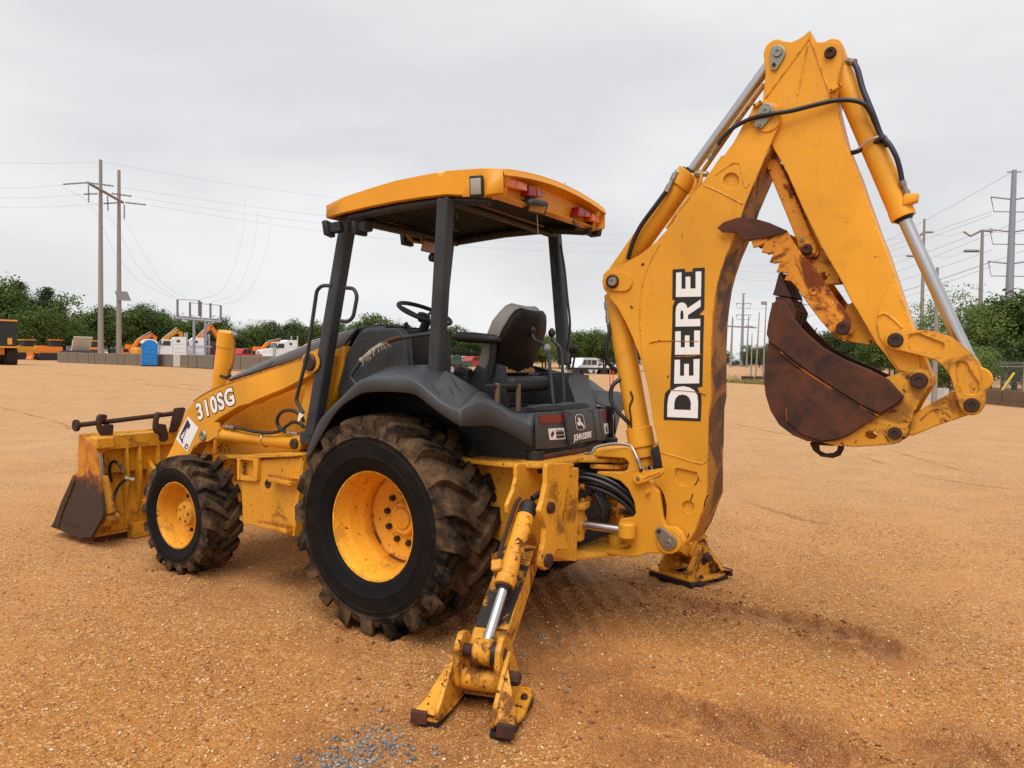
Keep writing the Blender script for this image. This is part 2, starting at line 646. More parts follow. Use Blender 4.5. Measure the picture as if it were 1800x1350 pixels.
M['white'] = plain('white decal film', (.78, .78, .77), .4, 0, .03, 30, .5)
M['black_decal'] = plain('black decal film', (.012, .011, .012), .4, 0, .2, 30, .5)
M['navy_decal'] = plain('navy decal ink', (.03, .03, .07), .4, 0, .2, 30, .5)
M['wood'] = plain('tan scuffed strip', (.15, .085, .055), .7, 0, .3, 30, .3)
M['tape'] = plain('frayed grey tape', (.36, .31, .24), .95, 0, .5, 90, .2, .6)
M['mirror'] = plain('mirror glass', (.75, .6, .42), .08, 1.0, .03, 3, .5)

def rubber():
    mt, t, b = new_mat('tyre rubber with dried mud')
    v = obj_vec(t)
    g = N(t, 'NewGeometry')
    at = N(t, 'Attribute'); at.attribute_name = 'tread'
    a = noise(t, 4.5, 8, .7, v, .7)
    f = noise(t, 45, 5, .6, v)
    base = mixc(t, f.outputs['Fac'], (.0025, .0025, .003), (.0065, .0065, .007))
    dustf = math_(t, 'MULTIPLY', ramp(t, a.outputs['Fac'], .40, .60).outputs[0], at.outputs['Fac'])
    tan = mixc(t, noise(t, 12, 4, .6, v).outputs['Fac'], (.035, .020, .012), (.25, .150, .080))
    c = mixc(t, math_(t, 'MULTIPLY', dustf, .9), base, tan)
    t.links.new(c, b.inputs['Base Color'])
    t.links.new(math_(t, 'ADD', math_(t, 'MULTIPLY', dustf, .2), .62), b.inputs['Roughness'])
    b.inputs['Specular IOR Level'].default_value = .14
    bump(t, b, math_(t, 'ADD', a.outputs['Fac'], math_(t, 'MULTIPLY', f.outputs['Fac'], .3)), .5, .012)
    return mt
M['rubber'] = rubber()

def ground_mat():
    mt, t, b = new_mat('packed sandy gravel')
    v = obj_vec(t)
    big = noise(t, .32, 5, .55, v, .5)
    mid = noise(t, 1.7, 6, .6, v, .3)
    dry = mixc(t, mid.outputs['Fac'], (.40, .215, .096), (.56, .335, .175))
    reddish = mixc(t, mid.outputs['Fac'], (.325, .120, .022), (.485, .205, .050))
    near_tone = N(t, 'Attribute'); near_tone.attribute_name = 'reddish'
    wf = math_(t, 'ADD', near_tone.outputs['Fac'], math_(t, 'MULTIPLY', math_(t, 'SUBTRACT', big.outputs['Fac'], .5), .9), True)
    c = mixc(t, wf, dry, reddish)
    mud = N(t, 'Attribute'); mud.attribute_name = 'mud'
    mf = math_(t, 'MULTIPLY', mud.outputs['Fac'], ramp(t, noise(t, 5, 5, .6, v).outputs['Fac'], .22, .5).outputs[0])
    sandy = ramp(t, noise(t, .9, 6, .65, v, .8).outputs['Fac'], .46, .60).outputs[0]
    c = mixc(t, math_(t, 'MULTIPLY', sandy, .55), c, mixc(t, wf, (.53, .30, .142), (.44, .180, .043)))
    c = mixc(t, mf, c, mixc(t, mid.outputs['Fac'], (.15, .050, .016), (.28, .105, .034)))
    # grains and pebbles, each its own tone
    def cells(scale, lo, hi):
        vo = N(t, 'TexVoronoi'); vo.inputs['Scale'].default_value = scale
        t.links.new(v, vo.inputs['Vector'])
        sp = N(t, 'SeparateColor'); t.links.new(vo.outputs['Color'], sp.inputs[0])
        return vo, sp
    vo1, sp1 = cells(80, 0, 1)
    vo2, sp2 = cells(230, 0, 1)
    lf = math_(t, 'SUBTRACT', math_(t, 'SUBTRACT', 1.0, math_(t, 'MULTIPLY', sandy, .45)), math_(t, 'MULTIPLY', mf, .85), True)
    hi = mixc(t, sp1.outputs[1], (.64, .34, .11), (.78, .60, .36))
    c = mixc(t, math_(t, 'MULTIPLY', ramp(t, sp1.outputs[0], .84, .86).outputs[0], math_(t, 'MULTIPLY', lf, .6)), c, hi)
    lo = mixc(t, sp1.outputs[1], (.16, .055, .018), (.10, .06, .045))
    c = mixc(t, math_(t, 'MULTIPLY', ramp(t, sp1.outputs[2], .80, .82).outputs[0], math_(t, 'MULTIPLY', lf, .55)), c, lo)
    c = mixc(t, math_(t, 'MULTIPLY', ramp(t, sp2.outputs[0], .75, .8).outputs[0], .40), c, (.70, .46, .22))
    c = mixc(t, math_(t, 'MULTIPLY', ramp(t, sp2.outputs[1], .72, .76).outputs[0], .42), c, (.13, .05, .02))
    t.links.new(c, b.inputs['Base Color'])
    b.inputs['Specular IOR Level'].default_value = .12
    t.links.new(math_(t, 'SUBTRACT', .95, math_(t, 'MULTIPLY', mf, .33)), b.inputs['Roughness'])
    h = math_(t, 'ADD', math_(t, 'MULTIPLY', math_(t, 'SUBTRACT', 1.0, vo1.outputs['Distance']), .6), math_(t, 'MULTIPLY', math_(t, 'SUBTRACT', 1.0, vo2.outputs['Distance']), .35))
    h = math_(t, 'ADD', math_(t, 'MULTIPLY', h, lf), math_(t, 'MULTIPLY', mid.outputs['Fac'], 1.2))
    bump(t, b, h, .55, .012)
    return mt
M['ground'] = ground_mat()

def pebble_mat(name, cols):
    mt, t, b = new_mat(name)
    g = N(t, 'NewGeometry')
    rp_ = N(t, 'ValToRGB')
    el = rp_.color_ramp.elements
    el[0].position = 0; el[0].color = cols[0] + (1,)
    el[1].position = 1; el[1].color = cols[-1] + (1,)
    for i, c in enumerate(cols[1:-1]):
        e = el.new((i + 1) / (len(cols) - 1)); e.color = c + (1,)
    t.links.new(g.outputs['Random Per Island'], rp_.inputs[0])
    t.links.new(rp_.outputs[0], b.inputs['Base Color'])
    b.inputs['Roughness'].default_value = .62
    return mt
M['pebble'] = pebble_mat('river gravel', [(.20, .065, .016), (.40, .16, .035), (.56, .26, .065), (.33, .12, .03), (.60, .34, .13), (.46, .20, .05), (.50, .23, .06), (.74, .58, .38), (.36, .14, .035), (.42, .18, .045)])
M['pebble_grey'] = pebble_mat('grey crushed stone', [(.09, .075, .065), (.17, .155, .14), (.25, .23, .205), (.12, .105, .10), (.34, .31, .28)])

M['clod'] = pebble_mat('damp soil clods', [(.09, .028, .009), (.17, .060, .018), (.24, .09, .03), (.13, .042, .013)])

def leaf_mat(name, lo, hi):
    mt, t, b = new_mat(name)
    g = N(t, 'NewGeometry')
    oi = N(t, 'ObjectInfo')
    at = N(t, 'Attribute'); at.attribute_name = 'tone'
    c = mixc(t, math_(t, 'ADD', math_(t, 'MULTIPLY', g.outputs['Random Per Island'], .4), math_(t, 'MULTIPLY', at.outputs['Fac'], .6)), lo, hi)
    hs = N(t, 'HueSaturation')
    t.links.new(c, hs.inputs['Color'])
    t.links.new(math_(t, 'ADD', .48, math_(t, 'MULTIPLY', oi.outputs['Random'], .03)), hs.inputs['Hue'])
    t.links.new(math_(t, 'ADD', .72, math_(t, 'MULTIPLY', oi.outputs['Random'], .5)), hs.inputs['Value'])
    t.links.new(hs.outputs[0], b.inputs['Base Color'])
    b.inputs['Roughness'].default_value = .7
    b.inputs['Specular IOR Level'].default_value = .2
    tr = N(t, 'BsdfTranslucent')
    t.links.new(hs.outputs[0], tr.inputs[0])
    ms = N(t, 'MixShader'); ms.inputs[0].default_value = .3
    t.links.new(b.outputs[0], ms.inputs[1]); t.links.new(tr.outputs[0], ms.inputs[2])
    t.links.new(ms.outputs[0], t.nodes['Material Output'].inputs[0])
    return mt
M['leaf'] = leaf_mat('broad leaves', (.056, .096, .021), (.118, .172, .045))
M['leaf_light'] = leaf_mat('young leaves', (.10, .150, .032), (.19, .25, .072))
M['leaf_dark'] = leaf_mat('dark leaves', (.026, .046, .015), (.060, .092, .030))
M['bark'] = plain('bark', (.09, .065, .045), .9, 0, .4, 12, .2, .4)
M['grass'] = leaf_mat('dry mown grass', (.20, .17, .06), (.36, .31, .13))
M['pole_wood'] = plain('weathered pole', (.27, .235, .22), .85, 0, .25, 7, .2, .2)
M['pole_steel'] = plain('galvanised pole', (.27, .28, .34), .5, .3, .08, 3, .4)
M['insul'] = plain('grey insulator', (.16, .15, .18), .4, 0, .1, 10, .5)
M['wire'] = plain('power line', (.30, .30, .34), .5, .3, .1, 5, .4)
M['concrete'] = plain('weathered concrete', (.20, .165, .125), .9, 0, .3, 3, .2, .2, (.13, .10, .075), .7)
M['concrete_lite'] = plain('pale concrete', (.48, .46, .42), .9, 0, .15, 3, .2, .2)
M['concrete_brown'] = plain('stained concrete', (.17, .11, .075), .9, 0, .3, 3, .2, .2)
M['blue'] = plain('blue plastic cabin', (.012, .19, .55), .5, 0, .08, 4, .4)
M['truck_white'] = plain('white truck paint', (.70, .71, .74), .35, 0, .05, 3, .5)
M['truck_green'] = plain('green truck paint', (.035, .085, .065), .35, 0, .1, 3, .5)
M['truck_maroon'] = plain('maroon truck paint', (.11, .012, .022), .35, 0, .1, 3, .5)
M['truck_red'] = plain('red vehicle paint', (.40, .03, .03), .35, 0, .1, 3, .5)
M['truck_beige'] = plain('beige vehicle paint', (.56, .51, .42), .4, 0, .1, 3, .5)
M['truck_navy'] = plain('navy vehicle paint', (.02, .03, .09), .3, 0, .1, 3, .5)
M['truck_black'] = plain('black chassis', (.018, .018, .020), .6, 0, .2, 5, .4)
M['far_orange'] = plain('orange machine paint', (.72, .20, .02), .5, 0, .12, 2, .4)
M['far_yellow'] = plain('ochre machine paint', (.66, .29, .03), .5, 0, .12, 2, .4)
M['glass'] = plain('dark cab glass', (.03, .035, .04), .12, 0, .1, 3, .6)
M['tyre_far'] = plain('far tyre', (.035, .025, .02), .85, 0, .3, 5, .3)
M['metal_far'] = plain('grey sheet metal', (.40, .41, .43), .5, .2, .08, 2, .4)
M['panel_far'] = plain('grey solar panel back', (.25, .25, .27), .5, .2, .05, 2, .4)
M['stake'] = plain('red survey stake', (.60, .06, .025), .6, 0, .1, 10, .4)
M['guy'] = plain('yellow guy wire guard', (.72, .50, .06), .5, 0, .1, 10, .4)
M['fence'] = plain('galvanised fence', (.38, .38, .37), .5, .5, .1, 10, .4)

# ------------------------------------------------------------------ ground
def rise(x):
    t = np.clip((np.asarray(x, float) - 8) / 50, 0, 1)
    return .62 * t * t * (3 - 2 * t)
def gz(x): return float(rise(x))

# tyre tracks: centre lines on the ground, half width, depth, lug pitch
def gp(px): return [tuple(PZ(a, b, 0).to_2d()) for a, b in px]
TRACKS = [(gp([(1120, 1045), (1250, 1068), (1400, 1095), (1520, 1130), (1640, 1180)]), .17, .030, .17),
          (gp([(1040, 1215), (1250, 1265), (1420, 1310), (1600, 1400)]), .22, .028, .19),
          (gp([(1500, 1300), (1700, 1330), (1900, 1400)]), .20, .030, .18),
          (gp([(1290, 830), (1400, 845), (1470, 848)]), .28, .030, .2),
          (gp([(1080, 1000), (1180, 1035), (1300, 1060)]), .15, .018, .16)]
MUD = [(gp([(1010, 1215)])[0], .5), (gp([(960, 1120)])[0], .45), (gp([(1180, 1330)])[0], .45), (gp([(640, 1330)])[0], .5), (gp([(1480, 1120)])[0], .34), (gp([(930, 1230)])[0], .45), (gp([(700, 1350)])[0], .5), (gp([(1000, 1010)])[0], .6), (gp([(1330, 1280)])[0], .4), (gp([(1720, 1345)])[0], .4), (gp([(1390, 838)])[0], .45), (gp([(480, 1010)])[0], .6), (gp([(860, 1180)])[0], .4)]

def vnoise(x, y, s, seed=0):
    """smooth value noise on arrays"""
    r_ = np.random.default_rng(seed)
    T = r_.random((64, 64))
    u, v = x * s, y * s
    i, j = np.floor(u).astype(int), np.floor(v).astype(int)
    fu, fv = u - i, v - j
    fu = fu * fu * (3 - 2 * fu); fv = fv * fv * (3 - 2 * fv)
    g = lambda a, b: T[a % 64, b % 64]
    return (g(i, j) * (1 - fu) * (1 - fv) + g(i + 1, j) * fu * (1 - fv) + g(i, j + 1) * (1 - fu) * fv + g(i + 1, j + 1) * fu * fv)

def relief(X, Y):
    h = .016 * (vnoise(X, Y, 1.3, 1) - .5) + .010 * (vnoise(X, Y, 3.7, 2) - .5) + .006 * (vnoise(X, Y, 11, 3) - .5)
    mud = np.zeros_like(X)
    for line, hw, dep, pitch in TRACKS:
        best = np.full(X.shape, 9.0); along = np.zeros_like(X); side = np.zeros_like(X); acc = 0.0
        for (x0, y0), (x1, y1) in zip(line, line[1:]):
            L = math.hypot(x1 - x0, y1 - y0); ux, uy = (x1 - x0) / L, (y1 - y0) / L
            t = np.clip((X - x0) * ux + (Y - y0) * uy, 0, L)
            dx, dy = X - x0 - ux * t, Y - y0 - uy * t
            d = np.hypot(dx, dy)
            mk = d < best
            best = np.where(mk, d, best); along = np.where(mk, acc + t, along)
            side = np.where(mk, dx * -uy + dy * ux, side); acc += L
        edge = hw * (1 + .35 * (vnoise(X, Y, 5, 7) - .5))
        ins = np.clip((edge - best) / (.13 * hw), 0, 1); ins = ins * ins * (3 - 2 * ins)
        fade = np.clip(along / .35, 0, 1) * np.clip((acc - along) / .35, 0, 1) * np.clip(.3 + 1.5 * vnoise(X, Y, 1.6, 9), 0, 1)
        ph = (along + np.abs(side) * .8) / pitch
        lug = np.tanh(np.sin(ph * 2 * np.pi + 1.2 * (vnoise(X, Y, 9, 6) - .5)) * 5)
        h = h - dep * ins * fade * (.70 + .42 * lug) + .026 * np.exp(-((best - edge * 1.08) / (.13 * hw)) ** 2) * fade * (.5 + vnoise(X, Y, 14, 5))
        mud = np.maximum(mud, ins * fade)
    for (mx_, my_), rad in MUD:
        d = np.hypot(X - mx_, Y - my_)
        mud = np.maximum(mud, .8 * np.clip(1.25 - d / rad + .9 * (vnoise(X, Y, 4, 13) - .5), 0, 1))
    # soil pressed up around the tyres and the stabilizer feet
    for cx_, cy_, lx, ly, hh in ((0, .80, .20, .25, .045), (0, -.80, .20, .25, .045), (2.12, .82, .14, .16, .035), (2.12, -.82, .14, .16, .035)):
        d = np.hypot(np.maximum(np.abs(X - cx_) - lx, 0), np.maximum(np.abs(Y - cy_) - ly, 0))
        h = h + hh * np.exp(-((d - .05) / .055) ** 2) * (.35 + .9 * vnoise(X, Y, 9, 15)) * (d > 0)
        mud = np.maximum(mud, .75 * np.clip(1.1 - d / .30 + .8 * (vnoise(X, Y, 5, 16) - .5), 0, 1))  # darkens the soil round each tyre: mud and contact shade in one tone
    for sg in (1, -1):
        d = np.hypot(X + 1.17, Y - sg * 1.45)
        h = h + .014 * np.exp(-((d - .42) / .09) ** 2) * vnoise(X, Y, 9, 17)
    # shallow clods and scrapes
    cl_ = vnoise(X, Y, 22, 25) * vnoise(X, Y, 6, 26)
    h = h + .012 * np.clip(cl_ - .42, 0, 1) * 3
    # rippled grader / crawler marks to the right
    rip = np.clip(vnoise(X, Y, .5, 21) * 2 - .85, 0, 1)
    h = h + .007 * rip * np.sin((X * .75 + Y * .66) * 2 * np.pi / .14)
    return h, mud

def ground_grid(name, xs, ys, skip=None, fine=False):
    xs, ys = np.array(xs), np.array(ys)
    X, Y = np.meshgrid(xs, ys, indexing='ij')
    Zr = rise(X)
    reddish = np.clip(1.2 - np.hypot(X - CAM.x - 1.5, Y - CAM.y + 2) / 11.0, 0, 1)  # darker, redder soil tone, strongest near the camera and fading with distance
    mud = np.zeros_like(X)
    if fine:
        h, mud = relief(X, Y)
        ex = np.minimum(np.minimum(X - xs[0], xs[-1] - X), np.minimum(Y - ys[0], ys[-1] - Y))
        Zr = Zr + h * np.clip(ex / .5, 0, 1)
    nx, ny = len(xs), len(ys)
    co = np.stack([X, Y, Zr], -1).reshape(-1, 3)
    idx = np.arange(nx * ny).reshape(nx, ny)
    q = np.stack([idx[:-1, :-1], idx[1:, :-1], idx[1:, 1:], idx[:-1, 1:]], -1)
    if skip is not None:
        cx, cy = (X[:-1, :-1] + X[1:, 1:]) / 2, (Y[:-1, :-1] + Y[1:, 1:]) / 2
        q = q[~((cx > skip[0]) & (cx < skip[1]) & (cy > skip[2]) & (cy < skip[3]))]
    q = q.reshape(-1, 4)
    me = bpy.data.meshes.new(name)
    me.vertices.add(len(co)); me.vertices.foreach_set('co', co.ravel())
    me.loops.add(q.size); me.loops.foreach_set('vertex_index', q.ravel().astype(np.int32))
    me.polygons.add(len(q))
    me.polygons.foreach_set('loop_start', (np.arange(len(q)) * 4).astype(np.int32))
    me.polygons.foreach_set('loop_total', np.full(len(q), 4, np.int32))
    me.update(calc_edges=True)
    for nm, arr in (('reddish', reddish), ('mud', mud)):
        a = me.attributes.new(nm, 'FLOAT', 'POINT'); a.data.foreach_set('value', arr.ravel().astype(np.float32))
    me.polygons.foreach_set('use_smooth', np.ones(len(q), bool))
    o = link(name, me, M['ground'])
    return tag(o, kind='structure')
BX = (-5.0, 6.0, -5.0, 5.0)
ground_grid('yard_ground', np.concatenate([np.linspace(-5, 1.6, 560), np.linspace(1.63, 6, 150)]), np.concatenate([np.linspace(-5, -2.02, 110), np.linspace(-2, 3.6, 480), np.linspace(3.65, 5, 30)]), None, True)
xs = [-900, -500, -250, -120, -60, -30, -15, -9] + list(np.linspace(-5, 6, 12)) + [7, 8, 9.5, 11, 13, 15] + list(np.linspace(18, 60, 15)) + [70, 90, 130, 200, 350, 600, 1200, 2000]
ys = [-2000, -1200, -700, -400, -250, -150, -100, -70, -45, -30, -20, -13, -9] + list(np.linspace(-5, 5, 11)) + [8, 14, 25, 50, 120, 300, 700]
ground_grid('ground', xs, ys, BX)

# loose gravel lying on the ground near the camera
def stones(name, pts, rmin, rmax, mat, seed, power=2.5):
    r_ = np.random.default_rng(seed)
    base = np.array([(1, 0, 0), (-1, 0, 0), (0, 1, 0), (0, -1, 0), (0, 0, 1), (0, 0, -1)], float)
    tris = np.array([(0, 2, 4), (2, 1, 4), (1, 3, 4), (3, 0, 4), (2, 0, 5), (1, 2, 5), (3, 1, 5), (0, 3, 5)])
    n = len(pts)
    s = rmin + (rmax - rmin) * r_.random(n) ** power
    sc = np.stack([s * r_.uniform(.8, 1.5, n), s * r_.uniform(.7, 1.1, n), s * r_.uniform(.45, .75, n)], -1)
    an = r_.random(n) * 6.28
    jit = base[None] * (1 + r_.uniform(-.25, .25, (n, 6, 1)))
    v = jit * sc[:, None]
    c, si = np.cos(an)[:, None], np.sin(an)[:, None]
    vx, vy = v[..., 0] * c - v[..., 1] * si, v[..., 0] * si + v[..., 1] * c
    hz, mud = relief(pts[:, 0], pts[:, 1])
    V = np.stack([vx + pts[:, :1], vy + pts[:, 1:2], v[..., 2] + hz[:, None] + sc[:, 2:3] * .35], -1)
    F = (tris[None] + np.arange(n)[:, None, None] * 6).reshape(-1, 3)
    me = bpy.data.meshes.new(name)
    me.vertices.add(n * 6); me.vertices.foreach_set('co', V.ravel())
    me.loops.add(F.size); me.loops.foreach_set('vertex_index', F.ravel().astype(np.int32))
    me.polygons.add(len(F))
    me.polygons.foreach_set('loop_start', (np.arange(len(F)) * 3).astype(np.int32))
    me.polygons.foreach_set('loop_total', np.full(len(F), 3, np.int32))
    me.update(calc_edges=True)
    me.polygons.foreach_set('use_smooth', np.ones(len(F), bool))
    o = link(name, me, M[mat])
    return tag(o, kind='stuff')
# spread over the visible sector, thicker near the camera
def scatter(n, seed, dmin, dmax):
    r_ = np.random.default_rng(seed)
    d = dmin * (dmax / dmin) ** r_.random(n)
    a = YAW + r_.uniform(-.72, .72, n)
    x, y = CAM.x + d * np.cos(a), CAM.y + d * np.sin(a)
    k = (x > BX[0] + .3) & (x < BX[1] - .3) & (y > BX[2] + .3) & (y < BX[3] - .3)
    dens = vnoise(x, y, 1.1, 31) * .6 + vnoise(x, y, 3, 32) * .6
    k &= dens > r_.random(n) * .95
    k &= relief(x, y)[1] * .92 < r_.random(n)
    for line, hw, dep, pitch in ():
        for (x0, y0), (x1, y1) in zip(line, line[1:]):
            L = math.hypot(x1 - x0, y1 - y0)
            t = np.clip(((x - x0) * (x1 - x0) + (y - y0) * (y1 - y0)) / L, 0, L)
            dd = np.hypot(x - x0 - (x1 - x0) / L * t, y - y0 - (y1 - y0) / L * t)
            k &= (dd > hw * .8) | (r_.random(n) < .25)
    return np.stack([x, y], -1)[k]
stones('gravel', scatter(95000, 41, 1.6, 9), .0026, .0115, 'pebble', 42, 2.6)
stones('pebbles', scatter(900, 43, 1.9, 7.5), .007, .017, 'pebble', 44, 3)
c0 = np.array(gp([(625, 1335)])[0]); c1 = np.array(gp([(880, 1090)])[0]); c2 = np.array(gp([(960, 1120)])[0])
r_ = np.random.default_rng(50)
gpts = np.concatenate([c0 + r_.normal(0, 1, (750, 2)) * (.10, .16), c1 + r_.normal(0, 1, (90, 2)) * .35, c2 + r_.normal(0, 1, (170, 2)) * .38])
stones('crushed_stone', gpts, .004, .016, 'pebble_grey', 51, 2.5)

# clods of damp soil thrown up along the edges of the tracks
r_ = np.random.default_rng(61)
cl = []
for line, hw, dep, pitch in TRACKS:
    for (x0, y0), (x1, y1) in zip(line, line[1:]):
        L = math.hypot(x1 - x0, y1 - y0); n = int(L * 210)
        t = r_.random(n); s_ = np.where(r_.random(n) < .5, 1, -1) * (hw * 1.05 + r_.normal(0, .035, n))
        k = vnoise(x0 + (x1 - x0) * t, y0 + (y1 - y0) * t, 3.5, 63) > .55
        cl.append(np.stack([x0 + (x1 - x0) * t - (y1 - y0) / L * s_, y0 + (y1 - y0) * t + (x1 - x0) / L * s_], -1)[k])
for cx_, cy_, lx, ly in ((0, .80, .22, .27), (2.12, .82, .16, .18), (-1.17, 1.45, .38, .36)):
    a = r_.random(130) * 6.283; e = 1 + np.abs(r_.normal(0, .30, 130))
    cl.append(np.stack([cx_ + np.cos(a) * lx * 1.2 * e, cy_ + np.sin(a) * ly * 1.15 * e], -1))
cl = np.concatenate(cl)
cl = cl[(cl[:, 0] > BX[0] + .3) & (cl[:, 0] < BX[1] - .3) & (cl[:, 1] > BX[2] + .3) & (cl[:, 1] < BX[3] - .3)]
stones('soil_clods', cl, .003, .014, 'clod', 62, 2.2)

# ================================================================== the backhoe loader
ROOT = empty('backhoe_loader', (0, 0, 0), 0, 'yellow and charcoal backhoe loader with open canopy, digging arm folded up behind', 'backhoe loader')

def bolt(name, c, axis, r, h, mat, parent, n=6, dome=False):
    c = Vector(c); a = Vector(axis).normalized()
    prof = [(0, r), (h * .7, r), (h, r * .8)] if not dome else [(0, r), (h * .5, r * .95), (h * .85, r * .7), (h, r * .3)]
    return lathe(name, c, c + a * h, prof, mat, parent, n)

YP = Vector((0, 1, 0))
def side_pin(px, py, Y, rpx, mat, parent, h=.02, n=24, name='pin', core=True):
    """round pin head standing out of a side face; its radius is given in photo pixels"""
    c = PY(px, py, Y)
    r = (PY(px + rpx, py, Y) - PY(px - rpx, py, Y)).length / 2
    o = lathe(name, c - YP * .004, c + YP * h, [(0, r), (h * .75, r), (h + .004, r * .86), (h + .004, r * .42), (h - .002, r * .36), (h - .002, .001)], mat, parent, n)
    return o

# ---------------------------------------------------------------- boom
BW = .13
boom_px = [(1323, 192), (1331, 182), (1342, 180), (1356, 179), (1370, 186), (1373, 204), (1368, 222), (1353, 256), (1338, 293), (1323, 327),
           (1310, 358), (1303, 380), (1293, 410), (1277, 447), (1267, 477), (1260, 503), (1255, 537), (1252, 567), (1250, 617), (1250, 700),
           (1246, 722), (1245, 782), (1243, 809), (1243, 876), (1232, 905), (1222, 932), (1208, 956), (1196, 966), (1180, 966), (1168, 955), (1165, 938), (1167, 925),
           (1171, 905), (1171, 888), (1167, 870), (1160, 858), (1150, 852), (1142, 850), (1150, 845), (1163, 836), (1165, 826), (1160, 795), (1154, 768), (1147.5, 739),
           (1141.5, 694), (1136, 668), (1130, 643), (1123, 622), (1113, 596), (1100, 567), (1086, 541), (1073, 526), (1061, 508), (1058, 494), (1061, 482), (1068, 474),
           (1078, 471), (1092, 465), (1113, 454), (1127, 446), (1153, 425), (1173, 403), (1190, 380), (1210, 353), (1227, 330), (1237, 317), (1250, 299), (1263, 280), (1268, 273.5), (1273, 272.5),
           (1290, 249), (1306, 219)]
inner_px = [(1323, 192), (1342, 182), (1356, 181), (1369, 188), (1371, 204), (1366, 222), (1351, 256), (1336, 293), (1321, 327), (1308, 358), (1291, 410), (1275, 447), (1258, 503),
            (1253, 537), (1248, 617), (1248, 700), (1243, 782), (1241, 876), (1230, 904), (1206, 954), (1180, 960), (1170, 940), (1176, 890), (1172, 830), (1160, 740), (1150, 690), (1135, 640), (1128, 600), (1125, 549), (1127, 520), (1132, 490), (1144, 458),
            (1160, 430), (1185, 400), (1230, 340), (1268, 285), (1290, 252)]
pocket1 = rp([(1187, 822), (1226, 831), (1225, 838), (1209, 855), (1192, 852), (1186, 836)], 6)
pocket2 = circ(1209.5, 891, 10.5)
pocket3 = circ(1285, 318, 14)
body = plate2('boom', [xz(inner_px, BW - .016)], -BW + .016, BW - .016, M['yellow'], ROOT, .0)
for s in (1, -1):
    o = side_plate('side_plate', boom_px, BW - .016, BW, M['yellow'], body, [pocket1, pocket2, pocket3], .0035)
    if s < 0:
        o.data.transform(Matrix.Translation((0, -2 * BW + .016, 0)))
def ribbon(name, px, Y, wpx, h, mat, parent, closed=False, smooth=4):
    """low bead lying on a side face"""
    pts = [PY(p[0], p[1], Y) for p in px]
    if smooth: pts = [Vector(p) for p in cat(pts, closed, smooth)]
    if closed: pts = pts + [pts[0]]
    r = wpx / 2 * (PY(1200, 600, Y) - PY(1201, 600, Y)).length
    o = tube(name, pts, r, mat, parent, 6, 0)
    return o
# worn underside: a liner that stands 3 mm proud of the box between the side plates
ul = [(1353, 258), (1338, 293), (1323, 327), (1310, 358), (1293, 410), (1277, 447), (1267, 477), (1260, 503), (1255, 537), (1252, 567), (1250, 617), (1250, 700), (1246, 722), (1245, 782), (1243.5, 809), (1243.5, 876), (1232, 905), (1222, 932), (1208, 955)]
P = [PY(p[0], p[1], BW) for p in ul]
vsx, fs = [], []
for p in P:
    for s in (-1, 1):
        vsx += [Vector((p.x - .006, s * (BW - .002), p.z)), Vector((p.x + .02, s * (BW - .002), p.z))]
for i in range(len(P) - 1):
    a, b = i * 4, i * 4 + 4
    fs += [(a, a + 2, b + 2, b), (a + 1, b + 1, b + 3, a + 3), (a, b, b + 1, a + 1), (a + 2, a + 3, b + 3, b + 2)]
fs += [(0, 1, 3, 2), (len(vsx) - 4, len(vsx) - 2, len(vsx) - 1, len(vsx) - 3)]
from_py('underside', vsx, fs, M['brown_wear'], body, 30)
# seams and raised panel edges
for px in ([(1159.6, 430), (1144, 458), (1132, 490), (1127, 521), (1125, 549), (1126, 585), (1130, 630)],
           [(1160, 795), (1170, 798), (1190, 803), (1215, 811), (1234, 815), (1241, 810)],
           [(1257, 308), (1262, 304), (1285, 289), (1296, 286), (1302, 292), (1306, 315), (1311, 329), (1318, 322)],
           [(1237, 326), (1258, 334), (1283, 347), (1306, 359)]):
    ribbon('weld_seam', px, BW, 2.6, .003, M['yellow'], body)
# boss of the upper cylinder pin
def hull_slot(c0, r0, c1, r1, n=12):
    c0, c1 = Vector(c0), Vector(c1)
    a = math.atan2((c1 - c0).y, (c1 - c0).x)
    k = math.acos(max(-1, min(1, (r0 - r1) / max((c1 - c0).length, 1e-6))))
    pts = []
    for i in range(n + 1):
        t = a + k + (2 * math.pi - 2 * k) * i / n
        pts.append((c0.x + r0 * math.cos(t), c0.y + r0 * math.sin(t)))
    for i in range(n + 1):
        t = a - k + 2 * k * i / n
        pts.append((c1.x + r1 * math.cos(t), c1.y + r1 * math.sin(t)))
    return pts
side_plate('pin_boss', hull_slot((1077, 495), 17, (1094, 495.5), 17), BW, BW + .012, M['yellow'], body, bev=.004)
side_pin(1077, 495, BW + .012, 11, M['pin'], body, .022)
side_pin(1077, 495, BW + .03, 7.5, M['steel'], body, .012)
side_plate('pin_boss', circ(1345, 205, 27, 28), BW, BW + .008, M['yellow'], body, bev=.003)
side_plate('keeper_plate', hull_slot((1347, 194), 13.5, (1334, 218), 8.5), BW + .008, BW + .022, M['steel'], body, bev=.003)
side_pin(1346, 196, BW + .022, 8, M['steel'], body, .012)
side_pin(1333, 220, BW + .022, 4.5, M['steel'], body, .012, 6, 'bolt')
side_plate('hose_bracket', [(1322, 184), (1338, 176), (1340, 180), (1324, 189)], BW - .02, BW + .03, M['yellow'], body, bev=.002)
for px, py in ((1326, 184), (1336, 179)): side_pin(px, py, BW + .03, 1.8, M['pin'], body, .008, 6, 'bolt')
for px in (((1128, 466), (1132, 463)), ((1109, 538), (1112, 541))):
    ribbon('slot', list(px), BW + .001, 3.4, .002, M['black'], body, smooth=0)
